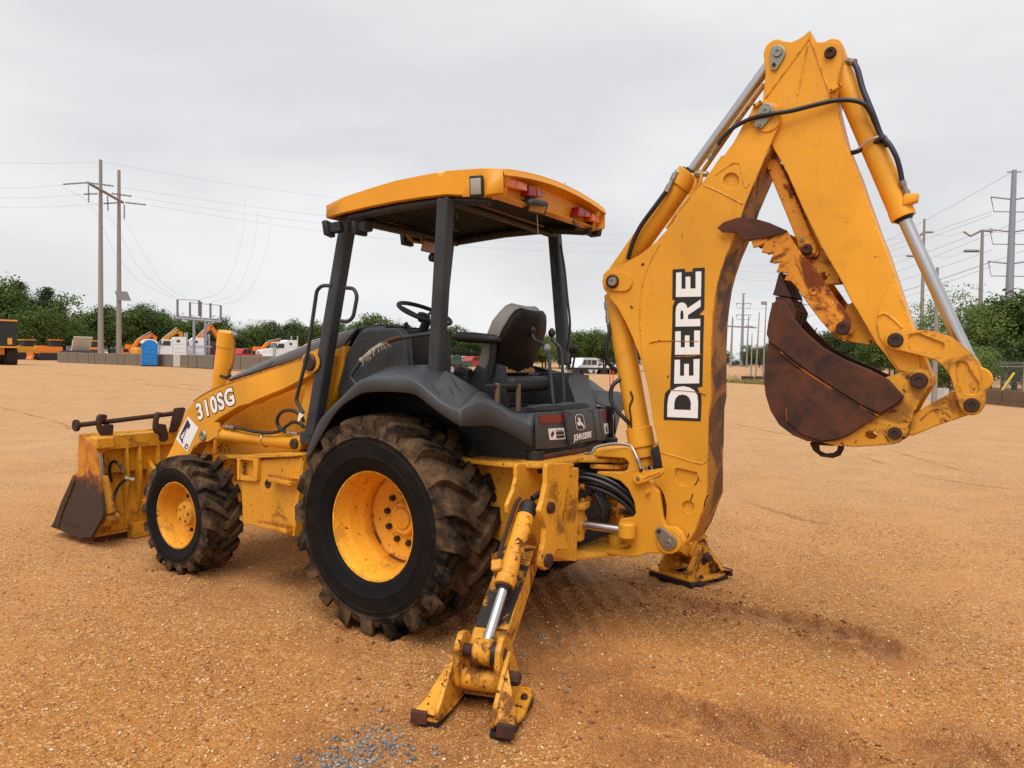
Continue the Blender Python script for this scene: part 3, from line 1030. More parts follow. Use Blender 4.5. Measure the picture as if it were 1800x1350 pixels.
# lettering: white letters on a black outline, reading upwards, traced letter by letter
z8 = zoomed(1030, 430, 3.857)
def decal(name, loops, Y, mat, parent, th=.0012):
    return plate2(name, [xz(l, Y) for l in loops], Y, Y + th, mat, parent, 0, 0)
Yd = BW + .0006
dec = decal('decal_backing', [z8([(588, 168), (672, 163), (672, 186), (724, 183), (724, 160), (806, 155), (803, 440), (768, 474), (802, 480), (797, 620), (793, 800), (790, 962), (757, 968), (762, 985), (782, 1020), (784, 1060),
      (778, 1198), (527, 1188), (530, 1060), (536, 1010), (556, 985), (572, 972), (577, 780), (584, 600), (588, 420), (604, 378), (586, 372)])], Yd, M['black_decal'], body)
letters = {
 'E1': [[(612, 190), (648, 188), (648, 300), (676, 299), (676, 218), (708, 217), (708, 298), (744, 297), (744, 183), (783, 182), (780, 352), (610, 355)]],
 'R': [[(608, 556), (608, 470), (612, 425), (625, 402), (645, 392), (668, 396), (682, 412), (688, 432), (778, 372), (778, 420), (692, 478), (692, 505), (776, 503), (775, 553)], [(640, 506), (662, 506), (662, 470), (658, 450), (650, 444), (644, 450), (640, 470)]],
 'E2': [[(606, 588), (643, 587), (643, 697), (671, 696), (671, 616), (702, 615), (702, 695), (734, 694), (734, 583), (774, 582), (772, 744), (604, 747)]],
 'E3': [[(602, 781), (638, 780), (638, 890), (666, 889), (666, 809), (698, 808), (698, 889), (730, 888), (730, 777), (771, 775), (768, 940), (598, 943)]],
 'D': [[(551, 1168), (553, 1080), (560, 1030), (580, 990), (620, 966), (660, 960), (700, 968), (735, 988), (755, 1020), (761, 1070), (758, 1177)], [(598, 1118), (710, 1122), (712, 1070), (702, 1040), (682, 1022), (655, 1016), (628, 1022), (608, 1042), (600, 1070)]],
}
for k, lps in letters.items():
    decal('decal_letter', [z8(l) for l in lps], Yd + .0014, M['white'], body)
# scratches through the decal down to the steel
for px in ([(1141, 603), (1165, 599), (1200, 600), (1228, 600)], [(1176, 686), (1200, 687), (1228, 690), (1240, 695)], [(1185, 627), (1212, 626), (1233, 623)], [(1142, 602), (1160, 598)]):
    ribbon('scratch', px, Yd + .0022, 1.5, .001, M['yellow_rusty'], body)
for px in ([(1173, 664), (1176, 660)], [(1244, 870), (1240, 880), (1238, 890)], [(1221, 853), (1226, 846), (1228, 838)], [(1214, 880), (1218, 868)], [(1209, 945), (1211, 938)]):
    ribbon('paint_chip', px, BW - .0004, 2.2, .001, M['rust_shaft'], body)

# ---------------------------------------------------------------- dipper (stick)
DW = .10
z3 = zoomed(1200, 20, 3.376)
z4 = zoomed(1220, 360, 2.8724)
zl = zoomed(1500, 560, 5.4)
dip_px = [(1343, 88, 8), (1349, 78), (1361, 72), (1378, 72), (1390, 73.5), (1402, 69), (1413, 62), (1423.6, 52.5), (1426.6, 64), (1431, 70), (1437, 73.3), (1452, 74), (1468, 73), (1480, 79), (1483, 91), (1479, 115), (1471, 147), (1468, 180),
          (1475.5, 212), (1484, 245), (1496, 275), (1508, 304), (1520, 340), (1530, 368), (1545, 410), (1554, 430), (1571.7, 482), (1589, 534), (1604.7, 579), (1612, 600), (1627, 635), (1636, 660), (1634, 678), (1620, 688), (1603, 684), (1578.6, 654), (1550, 616), (1540, 604), (1530, 586),
          (1495, 527), (1474, 485), (1443, 433), (1414, 373), (1380.7, 298), (1355.5, 254), (1342, 235), (1336, 215), (1341, 171), (1345, 130), (1342, 97)]
dip = side_plate('dipper', dip_px, -DW, DW, M['yellow'], ROOT, bev=.005)
for px in ([(1424, 66), (1346, 172)], [(1424, 66), (1461, 172)], [(1420, 80), (1402, 168)]):
    ribbon('weld_seam', px, DW, 3.4, .004, M['yellow'], dip, smooth=3)
side_plate('keeper_plate', hull_slot((1367, 92), 13.5, (1360.5, 117), 6.5), DW, DW + .014, M['steel'], dip, bev=.003)
side_pin(1367, 92, DW + .014, 8.5, M['steel'], dip, .01)
side_pin(1360.5, 114, DW + .014, 3.6, M['rust_orange'], dip, .01, 6, 'bolt')
side_pin(1460, 93.5, DW, 10.5, M['rust_shaft'], dip, .02)
side_plate('hose_bracket', [(1457, 157), (1478, 145), (1479.5, 150), (1459, 162)], DW, DW + .03, M['yellow'], dip, bev=.002)
for px, py in ((1461, 158), (1476, 149)): side_pin(px, py, DW + .03, 1.7, M['pin'], dip, .006, 6, 'bolt')
side_plate('reinforcing_plate', rp(z4([(1105, 632), (1010, 395), (975, 420), (935, 520), (920, 600), (935, 665), (985, 760), (1040, 840), (1150, 850)]), 12), DW, DW + .009, M['yellow'], dip, bev=.003)
ribbon('weld_seam', z4([(935, 560), (960, 548), (1010, 580), (1050, 620)]), DW + .009, 4, .003, M['yellow'], dip)

def ram(name, p_base, p_end, p_rod, rb, rr, parent_mat, rod=True, collar=.012, clen=.07, eye=None, n=24):
    """hydraulic cylinder: barrel from p_base to p_end, chromed rod on to p_rod"""
    p_base, p_end, p_rod = Vector(p_base), Vector(p_end), Vector(p_rod)
    L = (p_end - p_base).length
    o = lathe(name, p_base, p_end, [(0, rb * .7), (.012, rb * .96), (.03, rb), (L - clen, rb), (L - clen + .001, rb + collar * .6), (L - clen + .006, rb + collar), (L - .006, rb + collar), (L, rb + collar * .6)], parent_mat, ROOT, n)
    lathe('gland', p_end, p_rod, [(-.004, rb * .82), (.006, rb * .82), (.008, rr * 1.25), (.016, rr * 1.2)], M['black'], o, n)
    if rod:
        Lr = (p_rod - p_end).length
        lathe('rod', p_end, p_rod, [(0, rr), (Lr, rr)], M['chrome'], o, n)
    if eye:
        for c in eye: cyl('rod_eye', Vector((c[0], -c[2], c[1])), Vector((c[0], c[2], c[1])), c[3], parent_mat, o, 20, .006)
    return o

def xz0(px, py, Y=0.0):
    v = PY(px, py, Y); return Vector((v.x, Y, v.z))
# bucket cylinder on the back of the dipper
pa, pb, pc = xz0(1463, 93), xz0(1588.5, 383), xz0(1722, 667)
pc_dir = (xz0(1691, 606) - pb).normalized()
pc = pb + pc_dir * ((xz0(1720, 667) - pb).dot(pc_dir))
bc = ram('bucket_cylinder', pa + (pb - pa).normalized() * .03, pb, pc, .058, .032, M['yellow'], collar=.002, clen=.05)
cyl('barrel_eye', (pa.x, -.045, pa.z), (pa.x, .045, pa.z), .06, M['yellow'], bc, 20, .006)
cyl('rod_eye', (pc.x, -.04, pc.z), (pc.x, .04, pc.z), .062, M['yellow'], bc, 20, .006)
q = xz0(1597, 352) + Vector((0, .03, 0))
hexa('port_block', [q + Vector(v) for v in ((-.045, -.03, -.02), (.02, -.03, -.035), (.02, .03, -.035), (-.045, .03, -.02), (-.05, -.03, .02), (.015, -.03, .025), (.015, .03, .025), (-.05, .03, .02))], M['yellow'], bc, .006)
# crowd cylinder along the top of the boom
pa = xz0(1077, 495); pb = xz0(1214, 303); pc = xz0(1366, 94)
cc = ram('crowd_cylinder', pa + (pb - pa).normalized() * .04, pb, pc, .066, .03, M['yellow'], collar=.012, clen=.10)
cyl('rod_eye', (pc.x, -.05, pc.z), (pc.x, .05, pc.z), .06, M['yellow'], cc, 20, .006)
tube('feed_pipe', [xz0(1236, 300, .06), xz0(1290, 222, .06), xz0(1344, 148, .06)], .014, M['brown_wear'], cc, 8, 0)
tube('feed_pipe', [PY(p[0], p[1], .09) for p in ((1216, 306), (1222, 312), (1222, 325), (1212, 345), (1200, 362), (1185, 382), (1172, 402))], .010, M['yellow'], cc, 6, 4)
tube('feed_pipe', [PY(p[0], p[1], .105) for p in ((1232, 302), (1232, 318), (1220, 340), (1206, 358), (1190, 380))], .010, M['yellow'], cc, 6, 4)
lathe('hose_fitting', PY(1222, 306, .09), PY(1244, 306, .09), [(0, .018), (.02, .024), (.045, .024), (.05, .016), (.075, .016)], M['steel'], cc, 8)
# boom cylinder inside the boom foot
pa = xz0(1078, 500); pb = xz0(1129, 786); pc = xz0(1140, 850)
bm_c = ram('boom_cylinder', pa + (pb - pa).normalized() * .05, pb, pc, .070, .04, M['yellow'], collar=.012, clen=.125)
lathe('end_cap', pb, pc, [(0, .07), (.06, .07), (.061, .05), (.12, .05)], M['yellow'], bm_c)
for px in ([(1108, 688), (1112, 700), (1107, 715), (1109, 735), (1110, 752)],): ribbon('paint_chip', [(a, b) for a, b in px], .073, 3.2, .001, M['rust_shaft'], bm_c)
hexa('rubber_stop', [PY(a, b, y) for y in (.02, .12) for a, b in ((1143, 790), (1158, 782), (1166, 826), (1150, 826))], M['black'], bm_c, .006)

# ---------------------------------------------------------------- bucket linkage
def twin(fn):
    """a plate on the near side and its twin on the far side"""
    o = fn()
    mirror(o)
    return o
def curved_link():
    px = zl([(292, 215, 0), (298, 170), (318, 140), (345, 122), (400, 110), (560, 108), (700, 111), (830, 135), (950, 188), (1060, 270), (1140, 350), (1192, 430), (1215, 510), (1226, 600), (1238, 720), (1240, 800), (1232, 855), (1200, 897), (1130, 920), (1070, 906), (1020, 860), (985, 770),
             (950, 650), (915, 550), (870, 480), (800, 410), (700, 372), (560, 335), (400, 297), (340, 278), (305, 250)])
    px = cat(px, True, 2)
    o = side_plate('curved_link', px, .118, .146, M['yellow_worn'], ROOT, bev=.005)
    skin_holes = [rp(zl([(515, 195), (530, 150), (620, 140), (700, 175), (865, 240), (850, 290), (810, 318), (700, 318), (545, 300)]), 5), rp(zl([(978, 470), (985, 415), (1030, 402), (1075, 420), (1110, 500), (1190, 610), (1190, 690), (1150, 715), (1030, 715), (995, 600)]), 6)]
    side_plate('link_face', px, .146, .158, M['yellow_worn'], o, skin_holes, .004)
    return o
cl = twin(curved_link)
for c, r in (((400, 205), 14.5), ((1125, 822), 15)):
    p = zl([c])[0]
    side_pin(p[0], p[1], .158, r, M['pin'], cl, .014)
def straight_link():
    px = zl([(520, 1110), (528, 1000), (548, 950), (580, 900), (930, 698), (1010, 690), (1100, 740), (1170, 800), (1160, 880), (1090, 918), (800, 1015), (560, 1115)])
    o = side_plate('straight_link', px, .075, .112, M['yellow_worn'], ROOT, bev=.005)
    ribbon('weld_seam', zl([(640, 960), (740, 870), (840, 862), (920, 935)]), .112, 3, .003, M['yellow_worn'], o)
    return o
twin(straight_link)
# ---------------------------------------------------------------- digging bucket
HB = .16
bk_px = z4([(372, 600), (382, 545), (398, 495), (418, 480), (445, 482), (470, 505), (505, 575), (560, 640), (650, 720), (760, 780), (880, 830), (980, 880), (1060, 968), (1040, 1000), (940, 1060), (850, 1120), (780, 1165), (720, 1190), (640, 1200), (570, 1194), (500, 1165), (430, 1113), (385, 1040), (360, 960), (351, 880), (357, 800), (370, 720), (379, 680), (365, 655)])
bk = side_plate('digging_bucket', bk_px, HB - .02, HB, M['rust'], ROOT, bev=.004)
o = mirror(bk); o.name = 'bucket_side'; o.parent = bk
side_plate('side_cutter', z4([(380, 690), (366, 652), (374, 600), (384, 545), (400, 500), (420, 484), (445, 486), (468, 508), (503, 580), (560, 645), (650, 725), (760, 785), (880, 835), (975, 885), (1052, 968), (1034, 994), (938, 1054), (840, 1010), (700, 920), (590, 850), (510, 790), (440, 735)]), HB, HB + .014, M['rust'], bk, bev=.004)
side_plate('wear_plate', z4([(470, 1095), (462, 1010), (475, 900), (510, 820), (590, 868), (700, 940), (900, 1062), (930, 1068), (850, 1118), (780, 1160), (720, 1185), (640, 1192), (540, 1160)]), HB, HB + .008, M['rust'], bk, bev=.004)
ribbon('weld_seam', z4([(436, 742), (505, 802), (590, 862), (700, 932), (836, 1018), (932, 1066)]), HB + .004, 3.6, .004, M['rust_orange'], bk)
ribbon('weld_seam', z4([(510, 822), (478, 905), (464, 1010), (470, 1092)]), HB + .004, 2.0, .004, M['rust_orange'], bk)
# curved shell between the two sides
sh = z4([(392, 492), (374, 600), (368, 655), (381, 682), (371, 725), (358, 800), (352, 880), (361, 960), (387, 1038), (432, 1110), (502, 1162), (570, 1191), (640, 1197), (720, 1187), (780, 1162), (850, 1117)])
P = [PY(p[0], p[1], HB) for p in sh]
ctr = PY(1420, 690, HB)
rings = []
for p in P:
    inn = p + (ctr - p).normalized() * .02
    rings.append([Vector((p.x, -HB + .01, p.z)), Vector((p.x, HB - .01, p.z)), Vector((inn.x, HB - .01, inn.z)), Vector((inn.x, -HB + .01, inn.z))])
loft('bucket_shell', rings, M['rust'], bk)
box('bucket_back', PY(1540, 722, 0) * 1.0, (.02, HB * 2 - .03, .16), M['rust'], bk, Euler((0, R(-52), 0)).to_matrix())
for i in range(4):
    y = HB - .035 - i * (HB * 2 - .07) / 3
    pxs = [(1357.5, 518), (1361, 508), (1368, 481), (1372, 478), (1376, 492), (1388, 521)]
    prof = [PY(a, b, HB) for a, b in pxs]
    loft('tooth', [[Vector((p.x, y - .027, p.z)) for p in prof], [Vector((p.x, y + .027, p.z)) for p in prof]], M['rust_shaft'], bk)
    pxs = [(1362, 521), (1386, 523), (1398, 545), (1392, 570), (1380, 560), (1362, 540)]
    prof = [PY(a, b, HB) for a, b in pxs]
    loft('tooth_shank', [[Vector((p.x, y - .02, p.z)) for p in prof], [Vector((p.x, y + .02, p.z)) for p in prof]], M['rust'], bk)
hk = z4([(580, 1198), (600, 1240), (640, 1272), (700, 1280), (735, 1268), (752, 1235), (755, 1205), (745, 1195)])
hh = z4([(625, 1212), (630, 1245), (660, 1258), (700, 1255), (722, 1238), (727, 1214), (700, 1218), (650, 1216)])
side_plate('lifting_eye', rp(hk, 3), -.02 + HB * .3, .02 + HB * .3, M['rust_shaft'], bk, [rp(hh, 3)], .004)
def bucket_ear():
    px = zl([(300, 560), (430, 518), (560, 484), (640, 474), (705, 496), (748, 560), (742, 622), (700, 690), (640, 780), (580, 890), (545, 990), (522, 1080), (490, 1135), (440, 1178), (390, 1192), (200, 1210), (0, 1220), (-180, 1205), (-300, 1180), (-100, 1000), (100, 700)])
    hole = rp(zl([(110, 1090), (125, 1072), (195, 1070), (228, 1095), (222, 1125), (195, 1146), (150, 1146), (115, 1125)]), 3)
    return side_plate('bucket_ear', px, .114, .142, M['yellow_worn'], bk, [hole], .005)
ear = bucket_ear(); mirror(ear, bk)
for c, r in (((625, 587), 16), ((395, 1088), 12.5)):
    p = zl([c])[0]
    side_pin(p[0], p[1], .142, r, M['pin'], bk, .022)
    cc_ = PY(p[0], p[1], 0)
    cyl('pin', (cc_.x, -.14, cc_.z), (cc_.x, .14, cc_.z), .035, M['pin'], bk)
p = zl([(480, 1130)])[0]
side_pin(p[0], p[1], .142, 3.5, M['rust_shaft'], bk, .02, 6, 'bolt')
# ---------------------------------------------------------------- thumb
th_px = z4([(300, 112), (345, 90), (420, 112), (470, 132), (485, 165), (512, 205), (540, 250), (600, 310), (660, 392), (700, 450), (760, 530), (796, 580), (808, 625), (795, 668), (755, 690), (715, 670), (640, 588), (580, 508), (520, 420), (490, 388), (455, 380), (470, 345), (442, 342), (415, 340), (432, 290), (405, 296), (380, 290), (402, 240), (372, 246), (340, 240), (352, 196), (322, 210), (298, 216), (286, 172)])
thumb = side_plate('thumb', th_px, .135, .160, M['yellow_rusty'], ROOT, bev=.004)
o = mirror(thumb); o.name = 'thumb_side'; o.parent = thumb
tt = side_plate('thumb_tip', z4([(115, 116), (150, 86), (222, 63), (300, 67), (380, 90), (470, 130), (440, 150), (340, 170), (292, 176), (245, 179), (214, 140), (140, 139)]), .160, .172, M['rust'], thumb, bev=.004)
for c, r in (((335, 132), 10), ((603, 436), 8.5)):
    p = z4([c])[0]; side_pin(p[0], p[1], .160, r, M['yellow_rusty'], thumb, .008)
p = z4([(752, 622)])[0]
side_plate('pin_boss', circ(p[0], p[1], 18), .160, .172, M['yellow_rusty'], thumb, bev=.003)
side_pin(p[0], p[1], .172, 12.5, M['rust_shaft'], thumb, .016)
for cxy in ((360, 200), (520, 330), (640, 480)):
    p = z4([cxy])[0]; v = PY(p[0], p[1], .16); cyl('thumb_crossbar', (v.x, -.14, v.z), (v.x, .14, v.z), .028, M['yellow_rusty'], thumb)
v = PY(*z4([(752, 622)])[0], .16); cyl('thumb_pin', (v.x, -.16, v.z), (v.x, .16, v.z), .035, M['rust_shaft'], thumb)
mirror(tt)
side_plate('thumb_mount', z4([(770, 505), (800, 492), (850, 560), (905, 655), (925, 690), (880, 706), (800, 695), (735, 682), (700, 650), (750, 600)]), -.03, .03, M['yellow_worn'], ROOT, bev=.004)
tb = side_plate('thumb_bracket', z4([(545, 30), (560, 40), (640, 180), (700, 290), (750, 385), (745, 398), (665, 403), (615, 345), (585, 300), (625, 265), (600, 170), (570, 90)]), -.03, .03, M['yellow_worn'], ROOT, [circ(*z4([(652, 362)])[0], 7.5)], .004)
z2 = zoomed(1030, 250, 3)
br = side_plate('thumb_brace', z2([(945, 110), (962, 88), (990, 85), (1012, 95), (1060, 190), (1150, 400), (1190, 490), (1222, 550), (1228, 590), (1205, 610), (1165, 612), (1135, 590), (1120, 540), (1085, 450), (1015, 280)]), .03, .058, M['yellow_rusty'], ROOT, bev=.004)
o = mirror(br); o.name = 'brace_side'; o.parent = br
side_plate('brace_lug', hull_slot((1410, 423), 9, (1419, 438), 16), .058, .07, M['yellow_rusty'], br, bev=.003)
side_pin(1410, 421, .07, 4.2, M['steel'], br, .01, 6, 'bolt')
side_pin(1419, 438, .07, 9.5, M['rust_shaft'], br, .018)

# ---------------------------------------------------------------- hoses of the digging arm
def hose(px, mat='hose', r=.0125, parent=ROOT, name='hose', n=8):
    """px: (x, y, Y)"""
    pts = [PY(a, b, c) for a, b, c in px]
    return tube(name, pts, r, M[mat], parent, n, 5)
def fitting(p0, p1, r=.017, parent=None, name='hose_fitting'):
    p0, p1 = Vector(p0), Vector(p1); L = (p1 - p0).length
    return lathe(name, p0, p1, [(0, r), (L * .3, r), (L * .32, r * .78), (L * .6, r * .78), (L * .62, r * 1.05), (L, r * 1.05)], M['steel'], parent, 8)
h = hose([(1262, 255, .15), (1268, 245, .15), (1290, 224, .15), (1322, 208, .155), (1352, 201, .16), (1390, 195, .15), (1430, 185, .14), (1466, 177, .13), (1495, 176, .125), (1518, 182, .12), (1530, 197, .10), (1538, 215, .08), (1547, 235, .06)])
fitting(PY(1247, 281, .12), PY(1263, 254, .15), .015, h)
h = hose([(1502, 112, .05), (1508, 125, .06), (1516, 155, .07), (1526, 180, .08), (1536, 205, .08), (1545, 230, .07), (1552, 245, .07)], 'hose_blue', .015)
fitting(PY(1489, 108, .03), PY(1503, 110, .05), .018, h)
h = hose([(1548, 240, .06), (1562, 252, .07), (1575, 275, .07), (1582, 298, .06), (1586, 320, .05)], 'hose_blue', .013)
fitting(PY(1585, 318, .05), PY(1596, 346, .035), .017, h)
h = hose([(1496, 269, .0), (1510, 265, .02), (1524, 256, .03), (1548, 247, .06)], 'hose', .013)
side = tube('hose_clamp', [PY(1508, 262, .075), PY(1530, 246, .075), PY(1553, 238, .07), PY(1556, 242, .05)], .006, M['chrome'], ROOT, 6, 4)
cyl('clamp_block', PY(1552, 240, .03), PY(1560, 256, .06), .016, M['hose'], side, 8)
h = hose([(1170, 338, .09), (1150, 365, .1), (1128, 395, .1), (1115, 420, .1), (1108, 440, .1), (1104, 455, .09)], 'hose', .0145)
fitting(PY(1187, 306, .07), PY(1171, 338, .09), .018, h)
fitting(PY(1200, 304, .04), PY(1187, 304, .07), .018, h)
h = hose([(1070, 570, .05), (1071, 585, .06), (1066, 605, .07), (1066, 620, .07), (1070, 638, .06), (1082, 650, .03), (1096, 656, .0)], 'hose', .0135)
fitting(PY(1066, 533, .05), PY(1070, 568, .05), .017, h)
cyl('hose_elbow', PY(1070, 520, .03), PY(1066, 536, .05), .017, M['steel'], h, 8)
hose([(1103, 663, .03), (1088, 668, .06), (1076, 680, .09), (1074, 700, .1), (1082, 718, .1), (1100, 738, .08), (1112, 748, .05)], 'hose', .0135)

# ---------------------------------------------------------------- swing frame (mast)
mast_px = [(1046, 790), (1100, 787), (1113, 797), (1124, 815), (1130, 828), (1141, 848), (1157, 864), (1161, 890), (1164, 912), (1170, 926), (1188, 926), (1199, 937), (1204, 952), (1199, 965), (1190, 971), (1165, 974), (1140, 972), (1116, 980), (1100, 979), (1070, 975), (1058, 967), (1096, 966), (1112, 962), (1090, 947),
           (1088, 930), (1088, 912), (1112, 909), (1117, 902), (1114, 882), (1104, 860), (1090, 846), (1072, 839), (1050, 836), (1048, 829), (1094, 830), (1102, 826), (1105, 814), (1098, 806), (1046, 803)]
mast = side_plate('swing_frame', mast_px, .145, .185, M['yellow'], ROOT, bev=.008, rad=5)
o = mirror(mast); o.name = 'swing_cheek'; o.parent = mast
MW = .146
def cross_block(name, px, y, mat='yellow', b=.01, parent=mast):
    loops = [xz(rp(px, 3), .18)]
    return plate2(name, loops, -y, y, M[mat], parent, b)
cross_block('swing_lug', [(1040, 789), (1098, 787), (1106, 797), (1096, 804), (1040, 803)], MW)
cross_block('swing_lug', [(1044, 829), (1094, 831), (1102, 846), (1072, 839), (1044, 837)], MW)
cross_block('swing_lug', [(1060, 967), (1096, 966), (1118, 972), (1116, 979), (1070, 975)], MW)
cross_block('swing_web', [(1120, 835), (1138, 850), (1150, 866), (1152, 905), (1140, 935), (1122, 905), (1112, 868)], MW)
cross_block('swing_web', [(1100, 912), (1120, 906), (1135, 940), (1120, 962), (1098, 950)], MW)
kp = xz0(1086, 810)
cyl('kingpin', (kp.x, 0, 1.0), (kp.x, 0, 1.13), .05, M['yellow'], mast)
cyl('kingpin', (kp.x, 0, .49), (kp.x, 0, .60), .05, M['yellow'], mast)
side_plate('pin_boss', circ(1176, 952, 22), .185, .200, M['yellow'], mast, bev=.004)
side_plate('keeper_plate', hull_slot((1160, 936), 9, (1175, 954), 13.5), .200, .216, M['steel'], mast, bev=.004)
side_pin(1174.5, 955, .216, 7, M['steel'], mast, .006)
side_pin(1158, 934, .216, 3.6, M['rust_shaft'], mast, .008, 6, 'bolt')
side_pin(1140, 864, .185, 3.6, M['yellow'], mast, .03, 10, 'stop_stud')
# boom lock lever
lv = side_plate('boom_lock_lever', hull_slot((1122, 841), 11, (1161, 829), 5.5), .20, .222, M['yellow'], ROOT, bev=.004)
ribbon('lever_rib', [(1132, 840), (1160, 829)], .222, 4, .003, M['yellow'], lv, smooth=0)
side_pin(1122, 842, .222, 8.5, M['yellow'], lv, .008)
side_pin(1122, 842, .23, 3.2, M['steel'], lv, .006, 6, 'bolt')
side_pin(1127, 826, .222, 3.2, M['pin'], lv, .01, 10, 'bolt')
tube('lock_linkage', [PY(1127, 826, .22), PY(1122, 810, .215), PY(1113, 790, .20), PY(1106, 783, .19), PY(1082, 780, .2), PY(1056, 784, .23), PY(1046, 788, .25), PY(1040, 796, .27), PY(1028, 797, .27)], .009, M['steel'], lv, 6, 4)
fitting(PY(1127, 824, .222), PY(1121, 806, .216), .013, lv)

# ---------------------------------------------------------------- rear frame
fr = plateZ('frame_top_plate', [rp([(kp.x - .07, .08), (kp.x - .07, -.08), (-1.03, -.24), (-.98, -.62), (-.80, -.72), (-.35, -.72), (-.35, .72), (-.80, .72), (-.98, .62), (-1.03, .24)], .05)], 1.075, 1.105, M['yellow_worn'], ROOT, .006)
plateZ('frame_bottom_plate', [rp([(kp.x - .08, .10), (kp.x - .08, -.10), (-1.06, -.40), (-.75, -.66), (-.35, -.66), (-.35, .66), (-.75, .66), (-1.06, .40)], .05)], .505, .54, M['yellow_worn'], fr, .006)
plateZ('frame_lug', [rp([(kp.x - .07, .11), (kp.x - .07, -.11), (-1.04, -.2), (-1.04, .2)], .05)], 1.035, 1.065, M['yellow_worn'], fr, .006)
ear_px = [(963, 815), (962, 850), (956, 880), (950, 898), (955, 914), (960, 930), (957, 958), (952, 984), (952, 996), (958, 1003), (967, 1000), (973, 985), (977, 968), (1000, 966), (997, 945), (991, 920), (990, 905), (993, 885), (999, 850), (1003, 830), (1012, 815)]
XE = -1.13
re_ = plateX('stabilizer_ear', [rp(yz(ear_px, XE), .02)], XE, XE + .035, M['yellow_worn'], fr, .006)
mirror(re_, fr)
fx = [(909, 815), (909, 840), (904, 862), (893, 888), (894, 905), (903, 903), (905, 985), (960, 985), (1010, 985), (1010, 815)]
fe = plateX('stabilizer_ear', [rp(yz(fx, -.90), .02)], -.90, -.87, M['yellow_worn'], fr, .006)
mirror(fe, fr)
# side wall with the long slot behind the stabilizer
def wall_loops(Y, x0, x1, z0, z1):
    return [(x0, z0), (x1, z0), (x1, z1), (x0, z1)]
slot = [( -1.045, .66), (-.955, .66), (-.955, .92), (-1.045, .92)]
wl = plate2('frame_side', [wall_loops(0, -1.125, -.30, .53, 1.075), rp(slot, .04)], .44, .475, M['yellow_worn'], fr, .003)
mirror(wl, fr)
plate2('frame_core', [wall_loops(0, -1.0, -.28, .54, 1.07)], -.40, .40, M['black'], fr, .0)
wl2 = plate2('frame_side', [wall_loops(0, -.865, -.28, .56, 1.07), circ(-.60, .86, .035)], .55, .575, M['yellow_worn'], fr, .003)
mirror(wl2, fr)
for s in (1, -1):
    cyl('mount_pad', (-.86, .50 * s, 1.03), (-.86, .50 * s, 1.16), .055, M['black'], fr)
side_pinX = lambda px, py, X, r, mat, parent, h=.02, name='pin': lathe(name, PX(px, py, X) + Vector((.004, 0, 0)), PX(px, py, X) - Vector((h, 0, 0)), [(0, r), (h, r), (h + .004, r * .8)], M[mat], parent, 18)
side_pinX(966, 892, XE, .032, 'rust_shaft', fr, .022)
side_pinX(962, 985, XE, .038, 'rust_shaft', fr, .022)
# ---------------------------------------------------------------- swing cylinders and hose bundle
for s in (1, -1):
    a, b, e = Vector((-.99, .27 * s, .70)), Vector((-1.075, .262 * s, .70)), Vector((-1.345, .235 * s, .70))
    sc = lathe('swing_cylinder', (-.80, .28 * s, .70), b, [(0, .05), (.01, .055), (.22, .055), (.225, .066), (.265, .066), (.27, .05)], M['yellow'], ROOT, 20)
    lathe('rod', b - Vector((-.02, 0, 0)), e, [(0, .026), (.29, .026)], M['chrome'], sc, 18)
    cyl('rod_eye', (e.x, e.y, .655), (e.x, e.y, .745), .052, M['yellow'], sc, 20, .008)
    cyl('trunnion', (-1.0, .27 * s, .60), (-1.0, .27 * s, .80), .072, M['yellow'], sc, 20, .01)
    plateZ('trunnion_plate', [rp([(-.88, .16 * s), (-.88, .36 * s), (-1.06, .36 * s), (-1.10, .30 * s), (-1.08, .2 * s), (-1.02, .16 * s)], .03)], .80, .835, M['yellow_worn'], sc, .005)
    cyl('port', (-1.04, .27 * s + .05, .72), (-1.04, .27 * s + .10, .72), .02, M['yellow'], sc, 10)
bund = None
for i, (y0, z0, dy) in enumerate(((.20, 1.0, .0), (.13, .98, .01), (.26, .985, -.01), (.17, .94, .02), (.23, .93, 0), (.08, .95, .0), (.02, .97, .0), (-.05, .96, 0), (-.12, .97, 0))):
    o = tube('hydraulic_hose', [(-.94, y0 * 1.05, z0 - .01), (-1.0, y0, z0), (-1.12, y0 * .95, z0 - .005), (-1.24, y0 * .8, z0 - .05), (-1.34, y0 * .6, z0 - .14), (-1.40, y0 * .5, z0 - .26), (-1.41, y0 * .5, z0 - .36)], .016, M['hose'], ROOT, 8, 4)
    lathe('hose_fitting', (-.93, y0 * 1.05, z0 - .01), (-1.03, y0, z0), [(0, .022), (.04, .022), (.041, .018), (.09, .018)], M['steel'], o, 8)
for i in range(4):
    tube('hydraulic_hose', [(-1.08, .10 + .03 * i, .92), (-1.13, .11 + .03 * i, .86), (-1.16, .10 + .03 * i, .78), (-1.14, .09 + .03 * i, .70), (-1.05, .08 + .03 * i, .65)], .013, M['hose'], ROOT, 8, 4)
vb = box('valve_block', (-.96, .12, .86), (.14, .5, .34), M['black'], ROOT, None, .01)
for i in range(6):
    for j in range(2):
        cyl('port', (-1.03, .32 - i * .08, .93 - j * .09), (-1.06, .32 - i * .08, .93 - j * .09), .02, M['brown_wear'], vb, 8)

